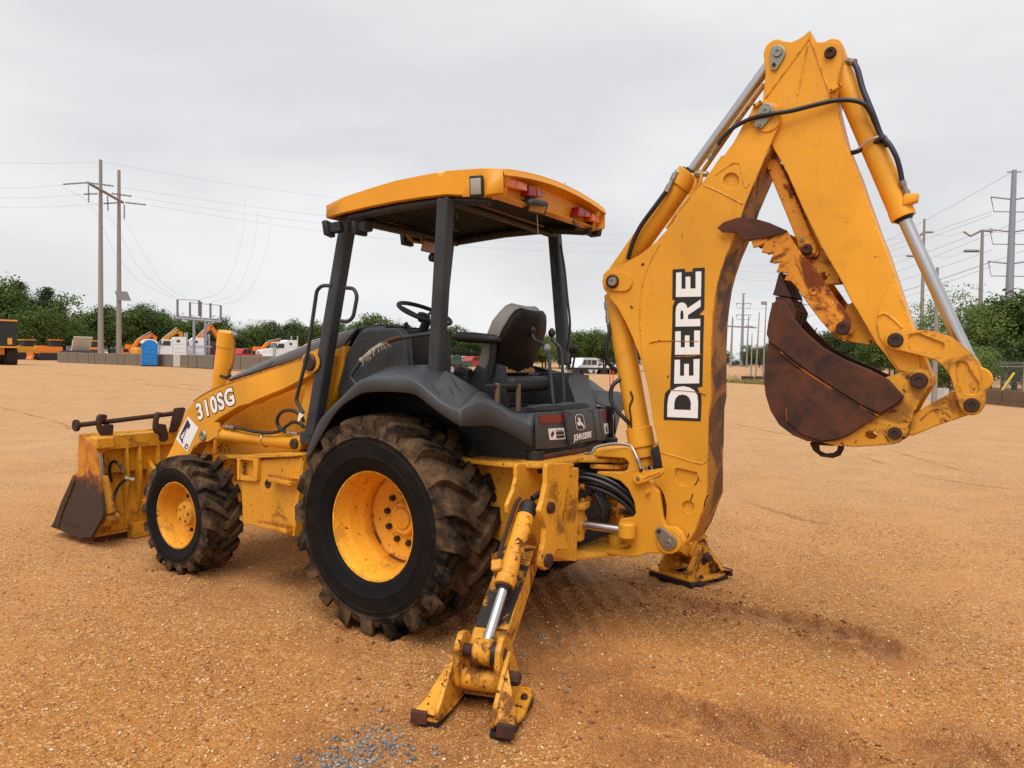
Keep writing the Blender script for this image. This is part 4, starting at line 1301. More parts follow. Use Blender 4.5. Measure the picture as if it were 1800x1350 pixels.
# ---------------------------------------------------------------- stabilizers
def stabilizer():
    X0, X1 = -1.085, -.905
    Xc = (X0 + X1) / 2
    # beam: from the pivot in the frame down and out to the foot
    a = Vector((Xc, .72, .575))
    SPL = Matrix.Translation((-.918, .705, 0)) @ Matrix.Rotation(R(17.5), 4, 'Z') @ Matrix.Translation((.995, -.70, 0))
    b = Vector((Xc, 1.40, .195))
    d = (b - a); L = d.length; d.normalize()
    nrm = Vector((0, -d.z, d.y))
    if nrm.z < 0: nrm = -nrm
    st = empty('tmp')
    bpy.data.objects.remove(st)
    hw = (X1 - X0) / 2
    rings = []
    for t, h0, h1 in ((-.05, .04, .06), (.06, .05, .085), (.5, .046, .085), (.85, .045, .075), (1.0, .045, .06)):
        c = a + d * (L * t)
        rings.append([c + nrm * h1 + Vector((-hw, 0, 0)), c + nrm * h1 + Vector((hw, 0, 0)), c - nrm * h0 + Vector((hw, 0, 0)), c - nrm * h0 + Vector((-hw, 0, 0))])
    arm = loft('stabilizer_arm', rings, M['yellow_foot'], ROOT)
    cov = []
    for t in (.02, .2, .4, .6, .76):
        c = a + d * (L * t) + nrm * (.0865 - .004 * t)
        k = 1.0 if t < .5 else .93
        cov.append([c + Vector((-hw * .97 * k, 0, 0)), c + Vector((hw * .97, 0, 0)), c + Vector((hw * .97, 0, 0)) + nrm * .003, c + Vector((-hw * .97 * k, 0, 0)) + nrm * .003])
    loft('worn_top', cov, M['worn_black'], arm)
    for s in (-1, 1):
        # clevis cheeks at the foot
        y, z = 1.42, .20
        x0 = Xc + s * (hw + .012)
        lp = [(y - .13, z + .10), (y - .05, z + .17), (y + .02, z + .185), (y + .075, z + .14), (y + .085, z + .05), (y + .07, z - .06), (y + .0, z - .10), (y - .07, z - .06), (y - .14, z + .03)]
        plateX('clevis_plate', [rp(lp, .04)], x0 - .016, x0 + .016, M['yellow_foot'], arm, .004)
    cyl('pin', (Xc - hw - .035, 1.435, .30), (Xc + hw + .035, 1.435, .30), .03, M['rust_shaft'], arm)
    cyl('rod_eye', (Xc - .06, 1.435, .30), (Xc + .03, 1.435, .30), .062, M['yellow_foot'], arm, 20, .006)
    cyl('rubber_spacer', (Xc - .085, 1.435, .30), (Xc - .06, 1.435, .30), .052, M['black'], arm)
    cyl('cross_tube', (Xc - hw, 1.42, .16), (Xc + hw, 1.42, .16), .055, M['yellow_foot'], arm, 20, .004)
    cyl('pin', (Xc - hw - .06, 1.42, .165), (Xc + hw + .06, 1.42, .165), .036, M['rust_shaft'], arm)
    # cylinder
    p0 = PX(931, 884, Xc - .02); p1 = PX(876, 1036, Xc - .05); p2 = SPL @ Vector((Xc - .015, 1.435, .30))
    p1 = p0 + (p2 - p0).normalized() * (p1 - p0).length
    L2 = (p1 - p0).length
    cy = lathe('stabilizer_cylinder', p0, p1, [(0, .03), (.015, .045), (.03, .048), (L2 - .06, .048), (L2 - .059, .053), (L2 - .004, .053), (L2, .05)], M['yellow_foot'], ROOT, 24)
    lathe('gland', p1, p2, [(-.002, .044), (.01, .044), (.012, .034), (.02, .034)], M['rust_shaft'], cy)
    lathe('rod', p1, p2, [(0, .025), ((p2 - p1).length, .025)], M['chrome'], cy, 40)
    lathe('greasy_end', p0, p1, [(-.004, .031), (.012, .047), (.03, .0495), (.09, .0495)], M['worn_black'], cy, 24)
    u = (p1 - p0).normalized()
    offs = Vector((.052, .03, .03))
    tube('feed_pipe', [p0 + offs * .9 + u * .0, p0 + offs * 1.1 + u * .08, p0 + offs * 1.1 + u * (L2 - .12), p0 + offs * .9 + u * (L2 - .06)], .011, M['rust_shaft'], cy, 8, 4)
    q = p0 + u * (L2 - .085) + offs * .95
    box('port_block', q, (.06, .05, .06), M['yellow_foot'], cy, Euler((.6, .2, .3)).to_matrix(), .006)
    tube('hydraulic_hose', [p0 + Vector((-.03, .02, .03)), p0 + Vector((-.045, -.06, .055)), p0 + Vector((-.05, -.18, .05)), p0 + Vector((-.02, -.32, .04))], .017, M['hose'], cy, 8, 4)
    # foot: two shoes, one either side of the arm
    foot = None
    for s in (-1, 1):
        xm = Xc + s * (.185 if s > 0 else .16)
        lo = [(xm - .07, 1.24), (xm + .07, 1.24), (xm + .075, 1.50), (xm + .055, 1.66), (xm - .055, 1.66), (xm - .075, 1.50)]
        if s < 0: lo = [(xm - .055, 1.26), (xm + .05, 1.22), (xm + .06, 1.46), (xm + .05, 1.60), (xm - .05, 1.62), (xm - .075, 1.48)]
        pl = plateZ('stabilizer_foot' if foot is None else 'shoe_plate', [rp(lo, .012)], .036, .052, M['yellow_foot'], ROOT if foot is None else foot, .003)
        if foot is None: foot = pl
        plateZ('rubber_pad', [rp([(xm - .06, 1.50), (xm + .06, 1.50), (xm + .045, 1.65), (xm - .055, 1.65)], .02)], .0, .034, M['black'], foot, .008)
        plateZ('rubber_pad', [rp([(xm - .06, 1.25), (xm + .06, 1.25), (xm + .06, 1.36), (xm - .06, 1.36)], .02)], .0, .034, M['black'], foot, .008)
        xw = Xc + s * .132
        web = plateX('shoe_web', [rp([(1.22, .052), (1.24, .12), (1.36, .29), (1.41, .31), (1.46, .28), (1.60, .15), (1.665, .10), (1.67, .052)], .02)], xw - .012, xw + .012, M['yellow_foot'], foot, .003)
        # sloping outer skirt
        v = [Vector((xw, 1.66, .065)), Vector((xm + s * .07, 1.645, .065)), Vector((xm + s * .05, 1.55, .075)), Vector((xw, 1.44, .27))]
        n_ = Vector((s * .004, .010, .008))
        hexa('skirt', v + [p + n_ for p in v], M['yellow_foot'], foot, .002)
        plateX('wear_toe', [rp([(1.648, .022), (1.648, .082), (1.670, .08), (1.673, .022)], .006)], xm + (-.005 if s > 0 else -.075), xm + (.075 if s > 0 else .005), M['rust'], foot, .003)
        bolt('bolt', (xm + s * .015, 1.59, .052), (0, 0, 1), .022, .016, M['steel'], foot)
        bolt('bolt', (xm + s * .015, 1.59, .068), (0, 0, 1), .010, .022, M['pin'], foot, 8)
        bolt('bolt', (xm + s * .03, 1.33, .053), (0, 0, 1), .018, .02, M['pin'], foot)
        if s < 0:
            bolt('bolt', (xw - .012, 1.43, .19), (-1, 0, 0), .036, .05, M['rust_shaft'], foot, 8)
            bolt('bolt', (xw - .012, 1.50, .115), (-1, 0, 0), .018, .02, M['rust_shaft'], foot, 6)
    plateZ('shoe_plate', [rp([(Xc - .20, 1.20), (Xc + .22, 1.20), (Xc + .23, 1.34), (Xc - .21, 1.34)], .02)], .037, .053, M['yellow_foot'], foot, .003)
    plateZ('rubber_pad', [rp([(Xc - .20, 1.195), (Xc + .22, 1.195), (Xc + .23, 1.30), (Xc - .21, 1.30)], .02)], .0, .034, M['black'], foot, .006)
    for top_ in (arm, foot):
        for q_ in [top_] + list(top_.children): q_.data.transform(SPL)
    return arm, cy, foot
for o in stabilizer(): mirror(o)

# ---------------------------------------------------------------- wheels
def tyre(name, R0, Rl, w, rim, nl, lug_w, parent, Y0, xc, zc, lean=1, seed=1):
    """R0 carcass radius, Rl lug radius, w width, axis along Y, outer side at +w/2"""
    rr = random.Random(seed)
    bm = bmesh.new()
    lay = bm.verts.layers.float.new('tread')
    n = 120
    hw = w / 2
    prof = [(-hw * .86, rim * .985, 0), (-hw * .98, rim * 1.04, 0), (-hw * 1.0, (R0 + rim) * .5, .05), (-hw * .97, R0 * .90, .2), (-hw * .90, R0 * .955, .9), (-hw * .72, R0 * .985, 1), (-hw * .3, R0, 1), (hw * .3, R0, 1), (hw * .72, R0 * .985, 1),
            (hw * .90, R0 * .96, 1), (hw * .945, R0 * .925, .9), (hw * .975, R0 * .885, .9), (hw * 1.0, R0 * .880, 1), (hw * 1.015, R0 * .872, 1), (hw * 1.012, R0 * .862, .35), (hw * .985, R0 * .850, .10), (hw * .994, R0 * .815, .08), (hw * 1.008, R0 * .808, .12), (hw * .996, R0 * .800, .06), (hw * 1.0, (R0 + rim) * .50, .05), (hw * .992, rim * 1.30, .04), (hw * 1.004, rim * 1.285, .08), (hw * .988, rim * 1.27, .03), (hw * .95, rim * 1.10, .0), (hw * .905, rim * 1.045, 0), (hw * .87, rim * 1.02, 0)]
    rings = []
    for i in range(n):
        a = 2 * math.pi * i / n
        ring = []
        for y, r, tv in prof:
            v = bm.verts.new((xc + r * math.cos(a), Y0 + y, zc + r * math.sin(a)))
            v[lay] = tv
            ring.append(v)
        rings.append(ring)
    for i in range(n):
        A, B = rings[i], rings[(i + 1) % n]
        for j in range(len(prof) - 1):
            bm.faces.new((A[j], A[j + 1], B[j + 1], B[j]))
    pitch = 2 * math.pi / nl
    for side in (1, -1):
        for k in range(nl):
            a0 = k * pitch + (0 if side > 0 else pitch / 2) + rr.uniform(-.006, .006)
            st = []
            # stations: shoulder low, shoulder, quarter, centre
            for (yy, rlo, rhi, wd, da) in ((.99, R0 * .868, R0 * .878, 1.0, 0), (.995, R0 * .875, Rl * .935, 1.0, 0), (.955, R0 * .88, Rl * .975, 1.0, .01), (.80, R0 * .93, Rl * .992, .98, .05), (.50, R0 * .96, Rl, .82, .22), (.15, R0 * .97, Rl * 1.002, .70, .42), (-.06, R0 * .97, Rl * .998, .60, .52)):
                aa = a0 + lean * da * pitch * 1.55
                hwid = lug_w * wd / 2
                for r, f in ((rlo, 1.3), (rhi, 1.0)):
                    for sg in (-1, 1):
                        an = aa + sg * hwid * f / Rl
                        rq = r * (1 + rr.uniform(-.004, .003)) if r == rhi else r
                        v = bm.verts.new((xc + rq * math.cos(an), Y0 + side * yy * hw, zc + rq * math.sin(an)))
                        v[lay] = 1.0 if (r == rlo or yy > .9) else .75
                        st.append(v)
            m_ = len(st) // 4
            for i in range(m_ - 1):
                p, q = st[4 * i:4 * i + 4], st[4 * i + 4:4 * i + 8]
                bm.faces.new((p[2], p[3], q[3], q[2]))
                bm.faces.new((p[0], p[2], q[2], q[0]))
                bm.faces.new((p[1], q[1], q[3], p[3]))
            p = st[:4]; bm.faces.new((p[0], p[1], p[3], p[2]))
            q = st[-4:]; bm.faces.new((q[0], q[2], q[3], q[1]))
    return from_bm(name, bm, M['rubber'], parent, 32)

def ring_lathe(name, xc, zc, prof, mat, parent, n=64):
    """prof: (Y, radius), open strip about the axle"""
    bm = bmesh.new()
    rings = [[bm.verts.new((xc + r * math.cos(2 * math.pi * i / n), y, zc + r * math.sin(2 * math.pi * i / n))) for i in range(n)] for y, r in prof]
    for a, b in zip(rings, rings[1:]):
        for i in range(n):
            bm.faces.new((a[i], a[(i + 1) % n], b[(i + 1) % n], b[i]))
    if prof[-1][1] < .02: bm.faces.new(rings[-1])
    return from_bm(name, bm, mat, parent, 40)

def rear_wheel():
    xc, zc = 0.0, .671
    wh = ring_lathe('rear_wheel', xc, zc, [(.955, .347), (.985, .346), (.993, .339), (.990, .328), (.965, .320), (.945, .316), (.90, .313), (.885, .306), (.865, .303), (.80, .300), (.785, .287), (.76, .283), (.72, .281), (.70, .286), (.692, .288), (.690, .270), (.682, .262), (.672, .20), (.668, .13), (.665, .105)], M['yellow_rim'], ROOT)
    t = tyre('tyre', .632, .684, .49, .335, 20, .098, wh, .785, xc, zc, 1, 3)
    ring_lathe('hub', xc, zc, [(.662, .112), (.70, .11), (.712, .10), (.715, .07), (.722, .066), (.728, .03), (.729, .001)], M['yellow_rim'], wh, 40)
    ring_lathe('disc_seam', xc, zc, [(.700, .288), (.704, .281), (.698, .274), (.690, .272)], M['yellow_rusty'], wh, 64)
    for k in range(10):
        a = 2 * math.pi * k / 10 + .15
        bolt('wheel_bolt', (xc + .163 * math.cos(a), .668, zc + .163 * math.sin(a)), (0, 1, 0), .021, .03, M['pin'], wh, 6)
    bm = bmesh.new(); cyl_bm(bm, (xc, .3, zc), (xc, .66, zc), .17, 24)
    from_bm('axle_housing', bm, M['yellow_worn'], wh)
    return wh
rw = rear_wheel(); mirror(rw)

def front_wheel():
    xc, zc = 2.122, .452
    wh = ring_lathe('front_wheel', xc, zc, [(.915, .266), (.943, .266), (.952, .260), (.951, .250), (.935, .243), (.90, .238), (.80, .232), (.775, .215), (.765, .165), (.79, .15), (.80, .11), (.80, .09)], M['yellow_rim'], ROOT)
    tyre('tyre', .424, .461, .315, .254, 18, .072, wh, .812, xc, zc, 1, 5)
    ring_lathe('hub', xc, zc, [(.775, .125), (.80, .122), (.81, .102), (.872, .098), (.882, .090), (.884, .05), (.884, .001)], M['yellow_rim'], wh, 40)
    for k in range(5):
        a = 2 * math.pi * k / 5 + .5
        bolt('hub_bolt', (xc + .058 * math.cos(a), .883, zc + .058 * math.sin(a)), (0, 1, 0), .010, .008, M['yellow_rusty'], wh, 6)
    for k in range(8):
        a = 2 * math.pi * k / 8 + .2
        bolt('wheel_bolt', (xc + .145 * math.cos(a), .785, zc + .145 * math.sin(a)), (0, 1, 0), .016, .022, M['pin'], wh, 6)
    bm = bmesh.new(); cyl_bm(bm, (xc, .2, zc), (xc, .78, zc), .09, 20)
    from_bm('axle_housing', bm, M['yellow_worn'], wh)
    return wh
fw = front_wheel(); mirror(fw)

# ---------------------------------------------------------------- fenders
def fender():
    low = [(541, 806), (560, 772), (583, 733), (601, 712), (628, 694.6), (648, 689), (690, 688.5), (724, 692), (741, 701), (770, 724), (799.5, 743), (809, 748.5)]
    cre = [(535, 804), (546, 772), (562, 737), (603, 694), (620, 677), (641, 665.5), (695, 664), (724, 665.5), (743, 677), (771, 701), (792, 714), (807, 718.5)]
    inn = [(541, 800), (552, 768), (571, 730), (612, 684), (633, 668), (656, 658), (690, 643.5), (724, 642), (758, 642), (790, 655), (822, 675), (841, 688)]
    rows = []
    k = len(low)
    for i in range(k):
        l = PY(*low[i], 1.05); c = PY(*cre[i], 1.035)
        y_in = .62 if i >= 4 else .62 + (4 - i) * .04
        q = PY(*inn[i], y_in)
        if i <= 4:      # the front leg of the arch turns down: its top follows the crease, further in
            q = Vector((c.x + .012, .60, c.z + .01 + .02 * i))
        rows.append([l, c, q])
    low2 = [(830, 749), (857, 747.5), (873, 750.5), (890, 758), (915, 772), (941, 787)]
    cre2 = [(826, 708.5), (848, 703), (876, 716.5), (895, 730.5), (916, 744), (937, 757)]
    inn2 = [(852, 690), (862, 697), (880, 709), (902, 723), (922, 726), (942, 726)]
    o0, o1 = (rows[-1][0].x, 1.05), (-.885, .535)
    c0 = (rows[-1][1].x, 1.035); n0 = (rows[-1][2].x, .62)
    for i in range(6):
        rows.append([PV(*low2[i], o0, o1), PV(*cre2[i], c0, (-.878, .54)), PV(*inn2[i], n0, (-.885, .525))])
    rings = []
    for l, c, q in rows:
        m1 = c + (q - c).normalized() * .02; m0 = c + (l - c).normalized() * .014
        rings.append([l, m0, c.lerp((m0 + m1) / 2, .6), m1, q])
    fr_ = rings[:12]
    fine = []
    for j in range(5):
        fine.append(cat([tuple(r[j]) for r in fr_], False, 4))
    fr_ = [[Vector(fine[j][i]) for j in range(5)] for i in range(len(fine[0]))]
    f = loft('fender', fr_, M['char_panel'], ROOT, False, False, 20)
    sm = f.modifiers.new('thickness', 'SOLIDIFY'); sm.thickness = .012; sm.offset = -1
    fine = [cat([tuple(r[j]) for r in rings[11:]], False, 3) for j in range(5)]
    bk_ = [[Vector(fine[j][i]) for j in range(5)] for i in range(len(fine[0]))]
    f2 = loft('fender_rear_panel', bk_, M['char_panel'], f, False, False, 20)
    sm = f2.modifiers.new('thickness', 'SOLIDIFY'); sm.thickness = .012; sm.offset = -1
    # wheel-well liner behind the wheel
    well = []
    for l, c, q in rows:
        well.append([Vector((q.x, min(.565, q.y - .03), q.z - .012)), Vector((q.x, .555, max(.60, q.z - .55)))])
    loft('wheel_well', well, M['black'], f, False, False)
    und = []
    for l, c, q in rows[:12]:
        und.append([Vector((q.x, .565, q.z - .014)), Vector((c.x, .99, c.z - .02))])
    loft('well_roof', und, M['black'], f, False, False)
    return f
fd = fender(); fdr = mirror(fd)
# dark runs where water dripped down the fender
from mathutils.bvhtree import BVHTree
def skin_of(o):
    return BVHTree.FromPolygons([tuple(v.co) for v in o.data.vertices], [tuple(p.vertices) for p in o.data.polygons])
def stain(bvh, px, wpx, mat, parent, name='drip_stain', n=6):
    P = cat(px, False, n) if len(px) > 2 else px
    bm = bmesh.new(); prev = None
    for i, (a, b) in enumerate(P):
        h_ = bvh.ray_cast(CAM, ray(a, b).normalized())
        if h_[0] is None: prev = None; continue
        nn = h_[1] if h_[1].dot(CAM - h_[0]) > 0 else -h_[1]
        p = h_[0] + nn * .0022
        q = P[min(i + 1, len(P) - 1)]; o_ = P[max(i - 1, 0)]
        t2 = Vector((q[0] - o_[0], q[1] - o_[1])); t2 = t2.normalized() if t2.length else Vector((0, 1))
        sd_ = (R_ * -t2.y - U_ * t2.x); sd_ = (sd_ - nn * sd_.dot(nn)).normalized()
        wv = wpx * (.35 + .65 * math.sin(math.pi * min(1, (i + .6) / len(P) * 1.05))) * h_[3] / FOC / 2 * (.7 + .6 * random.random())
        cur = (bm.verts.new(p - sd_ * wv), bm.verts.new(p + sd_ * wv))
        if prev: bm.faces.new((prev[0], prev[1], cur[1], cur[0]))
        prev = cur
    return from_bm(name, bm, M[mat], parent, 0)
fb = skin_of(fd)
zf_ = zoomed(520, 620, 5.294)
for px, w_ in (([(1200, 170), (1198, 200), (1215, 240), (1262, 305), (1300, 350), (1335, 395)], 2.2), ([(1425, 205), (1470, 262), (1500, 315), (1530, 350), (1555, 385)], 2.0), ([(1425, 315), (1455, 370), (1480, 410)], 1.8)):
    stain(fb, zf_(px), w_, 'black', fd)
for px in ([(1075, 165), (1100, 160), (1130, 158)], [(1155, 140), (1180, 128), (1215, 122)], [(820, 186), (840, 180), (850, 176)], [(930, 210), (940, 212), (950, 213)], [(1035, 208), (1045, 209), (1055, 210)]):
    stain(fb, zf_(px), 1.8, 'vinyl', fd, 'scuff')

# ---------------------------------------------------------------- rear panels and console
Zt, Zb = 1.405, 1.135
def quad_panel(name, p_tl, p_tr, p_br, p_bl, th, mat, b=.004):
    n_ = (p_tr - p_tl).cross(p_bl - p_tl).normalized() * th
    return hexa(name, [p_tl, p_tr, p_br, p_bl, p_tl + n_, p_tr + n_, p_br + n_, p_bl + n_], mat, ROOT, b)
XP = -.90
A_tl, A_tr, A_br, A_bl = PX(944, 725.5, XP), PX(993, 722.5, XP), PX(998, 786, XP), PX(946, 790, XP)
lp_ = quad_panel('rear_corner_panel', A_tl, A_tr, A_br, A_bl, .02, M['char_panel'])
XM = -.925
B_tl, B_tr, B_br, B_bl = PX(994, 722, XM), PX(1040, 718, XM), PX(1048, 774, XM), PX(1002, 783, XM)
mp_ = quad_panel('rear_center_panel', B_tl, B_tr, B_br, B_bl, .02, M['char_panel'])
C_tl, C_tr, C_br, C_bl = PX(1053, 719.5, -.90), PX(1076, 717, -.76), PX(1083, 771, -.76), PX(1060, 775, -.90)
rp_ = quad_panel('rear_corner_panel', C_tl, C_tr, C_br, C_bl, .02, M['char_panel'])
quad_panel('panel_return', PX(1041, 718, -.915), PX(1052, 719.5, -.90), PX(1059, 774, -.90), PX(1049, 774, -.915), .02, M['char_panel'])
def sticker(name, tl, tr, br, bl, mat, parent, off=.003):
    n_ = (tr - tl).cross(bl - tl).normalized()
    if n_.dot(CAM - tl) < 0: n_ = -n_
    v = [p + n_ * off for p in (tl, tr, br, bl)] + [p + n_ * (off - .0022) for p in (tl, tr, br, bl)]
    return hexa(name, v, mat, parent, 0)
def px_on(pl, a, b):
    """the point of plane (three corners) seen at a photo pixel"""
    o, u_, v_ = pl
    n_ = (u_ - o).cross(v_ - o)
    d = ray(a, b)
    return CAM + d * ((o - CAM).dot(n_) / d.dot(n_))
plA, plB, plC = (A_tl, A_tr, A_bl), (B_tl, B_tr, B_bl), (C_tl, C_tr, C_bl)
def st(name, pl, q, mat, parent, off=.003):
    return sticker(name, *[px_on(pl, *p) for p in q], mat, parent, off)
st('reflector', plA, [(947.5, 730), (988.5, 728.5), (989.5, 742), (949, 744)], M['reflector'], lp_, .004)
st('reflector', plC, [(1057.5, 723), (1075.5, 721.5), (1077, 734), (1059.5, 735.5)], M['reflector'], rp_, .004)
wl_ = st('warning_label', plA, [(963, 753.5), (990.5, 752), (993.5, 771.5), (966, 773.5)], M['white'], lp_)
for q in ([(976.5, 758.5), (989.5, 757.5), (991, 763.2), (977, 764.4)], [(977, 765.6), (991.3, 764.4), (992, 769.4), (977.5, 770.8)]):
    st('label_print', plA, q, M['black_decal'], wl_, .0042)
st('label_print', plA, [(976, 756.2), (988, 755.2), (988.2, 756.4), (976.2, 757.4)], M['navy_decal'], wl_, .0042)
for q in ([(968, 761), (972, 757), (973.5, 763), (970, 767)], [(967.5, 763), (970, 759), (971, 768), (968.5, 769)]): st('label_print', plA, q, M['black_decal'], wl_, .0042)
wr_ = st('warning_label', plC, [(1060.5, 745), (1074, 742.5), (1076, 760.5), (1063, 763)], M['white'], rp_)
for q in ([(1069, 747.5), (1073, 746.8), (1074.5, 758), (1070, 759)], [(1063.5, 750), (1065.5, 749.5), (1067, 759.5), (1065, 760)]): st('label_print', plC, q, M['black_decal'], wr_, .0042)
# the badge: a leaping deer in a rounded outline and the maker's name
def poly_on(name, pl, pts, mat, parent, off):
    P = [px_on(pl, *p) for p in pts]
    n_ = (pl[1] - pl[0]).cross(pl[2] - pl[0]).normalized()
    if n_.dot(CAM - P[0]) < 0: n_ = -n_
    bm = bmesh.new()
    bm.faces.new([bm.verts.new(p + n_ * off) for p in P])
    bmesh.ops.triangulate(bm, faces=bm.faces)
    return from_bm(name, bm, mat, parent, 0)
zb = zoomed(830, 680, 6)
outer = zb(rp([(1078, 318, 32), (1092, 290, 26), (1140, 288, 26), (1168, 305, 26), (1188, 420, 34), (1170, 450, 24), (1120, 458, 24), (1094, 442, 26)], 0, 4))
inner = [((p[0] - 1018.8) * .88 + 1018.8, (p[1] - 742) * .93 + 742) for p in outer]
poly_on('badge_outline', plB, outer, M['white'], mp_, .0035)
poly_on('badge_field', plB, inner, M['black_decal'], mp_, .0048)
deer = zb([(1100, 312), (1106, 330), (1101, 341), (1108, 352), (1114, 366), (1106, 388), (1103, 404), (1112, 410), (1124, 404), (1140, 400), (1155, 410), (1172, 440), (1177, 434), (1166, 404), (1152, 376), (1134, 366), (1128, 345), (1134, 336), (1126, 330), (1121, 316), (1117, 328), (1110, 326)])
poly_on('badge_deer', plB, deer, M['white'], mp_, .0062)
poly_on('badge_deer_leg', plB, zb([(1116, 366), (1092, 378), (1094, 384), (1120, 382)]), M['white'], mp_, .0063)
xd = px_on(plB, 1040, 765) - px_on(plB, 1008, 772); yd = px_on(plB, 1023, 740) - px_on(plB, 1025, 768)
tm = text_mesh('JOHN DEERE', .052, .0016, .0004, .88)
n_ = xd.cross(yd).normalized()
k = (px_on(plB, 1039.5, 766) - px_on(plB, 1008.5, 770)).length
bb = [v.co.x for v in tm.vertices]; wdt = max(bb) - min(bb)
tm.transform(Matrix.Diagonal((k / wdt, 1.05, 1, 1)))
on_face(tm, px_on(plB, 1024, 767) + n_ * .003, xd, yd)
link('badge_name', tm, M['white'], mp_)
for q in ((1004, 781), (1047, 772), (1000, 725), (1038, 721)):
    p = px_on(plB, *q); bolt('bolt', p, (-1, 0, 0), .007, .006, M['pin'], mp_)
# steel sill under the panels
hexa('rear_sill', [Vector((-.905, .50, 1.135)), Vector((-.94, -.12, 1.135)), Vector((-.80, -.55, 1.15)), Vector((-.55, -.55, 1.15)), Vector((-.905, .50, 1.105)), Vector((-.94, -.12, 1.105)), Vector((-.80, -.55, 1.11)), Vector((-.55, -.55, 1.11))], M['rust'], ROOT, .003)
plateZ('platform', [rp([(-.86, .54), (-.90, .0), (-.74, -.54), (.9, -.54), (.9, .54)], .04)], 1.12, 1.16, M['black'], ROOT, .004)
# deck lip above the centre panel
dl = [(939, 722.5), (938, 717), (945, 713), (975, 710.5), (990, 711), (1005, 707.5), (1025, 707), (1033, 709.5), (1034, 719), (1000, 723)]
pts = [PX(a, b, -.86) for a, b in dl]
plateX('deck_cowl', [[(p.y, p.z) for p in pts]], -.87, -.80, M['char'], ROOT, .006)

# side console with the stabilizer lever pocket (right-hand side)
def ringz(z, pts): return [Vector((x, y, z)) for x, y in pts]
con = loft('side_console', [ringz(1.16, [(-.86, -.16), (-.80, -.58), (-.20, -.62), (.45, -.62), (.45, -.34), (-.50, -.30)]),
                      ringz(1.30, [(-.84, -.17), (-.78, -.57), (-.20, -.61), (.45, -.61), (.45, -.35), (-.50, -.30)]),
                      ringz(1.42, [(-.74, -.20), (-.70, -.55), (-.20, -.59), (.45, -.59), (.45, -.36), (-.46, -.31)]),
                      ringz(1.56, [(-.68, -.20), (-.66, -.54), (-.20, -.58), (.45, -.58), (.45, -.37), (-.42, -.31)]),
                      ringz(1.60, [(-.68, -.21), (-.66, -.54), (-.20, -.58), (.45, -.58), (.45, -.37), (-.42, -.32)])], M['char_panel'], ROOT, True, True, 30)
bm = bmesh.new()
box_bm(bm, (-.50, -.42, 1.595), (.26, .20, .03))
from_bm('lever_tray', bm, M['black'], con)
for i, (a, b, c, d) in enumerate(((966, 647, 968, 601), (972, 647, 973, 602))):
    p0, p1 = PY(1000 + i * 6, 650, -.42), PY(1005 + i * 7, 617, -.42)
    t_ = tube('small_lever', [p0, p1], .008, M['black'], con, 8, 0)
    lathe('knob', p1 - Vector((0, 0, .02)), p1 + Vector((0, 0, .04)), [(0, .012), (.02, .024), (.045, .024), (.06, .012)], M['black'], con, 12)
bm = bmesh.new()
box_bm(bm, (-.36, .02, 1.27), (.56, .50, .24))
bevel_all(bm, .02, 2)
seat_base = from_bm('seat_pedestal', bm, M['black'], ROOT)
for q in ((874, 700), (911, 700)):
    c_ = PX(*q, -.66); box('slide_bracket', c_, (.022, .034, .18), M['wood'], seat_base, Euler((.06, .05, 0)).to_matrix(), .006)
c_ = PX(886, 678, -.64); box('pedestal_rail', c_, (.05, .34, .02), M['black'], seat_base, None, .004)

# ---------------------------------------------------------------- levers
def lever(px, Ys, kn, mat='black'):
    pts = [PY(a, b, y) for (a, b), y in zip(px, Ys)]
    o = tube('control_lever', pts, .011, M['char'], ROOT, 8, 5)
    for (a, b), y, rpx, m_ in kn:
        c = PY(a, b, y); r = rpx * .0037
        lathe('knob', c - Vector((0, 0, r)), c + Vector((0, 0, r * 1.2)), [(0, r * .5), (r * .5, r * .92), (r, r), (r * 1.6, r * .8), (r * 2.1, r * .35)], M[m_], o, 16)
    return o
lever([(974, 722), (968, 660), (962, 612), (957, 606), (940, 597), (935, 585), (933, 577)], [.16, .13, .10, .10, .08, .08, .08], [((962, 612), .10, 7, 'vinyl'), ((936, 580), .08, 6, 'black')])
lever([(992, 720), (990, 670), (987, 620), (982, 608), (972, 598), (970, 585), (970, 577)], [-.02, -.04, -.06, -.06, -.06, -.06, -.06], [((970, 585), -.06, 7, 'black')])

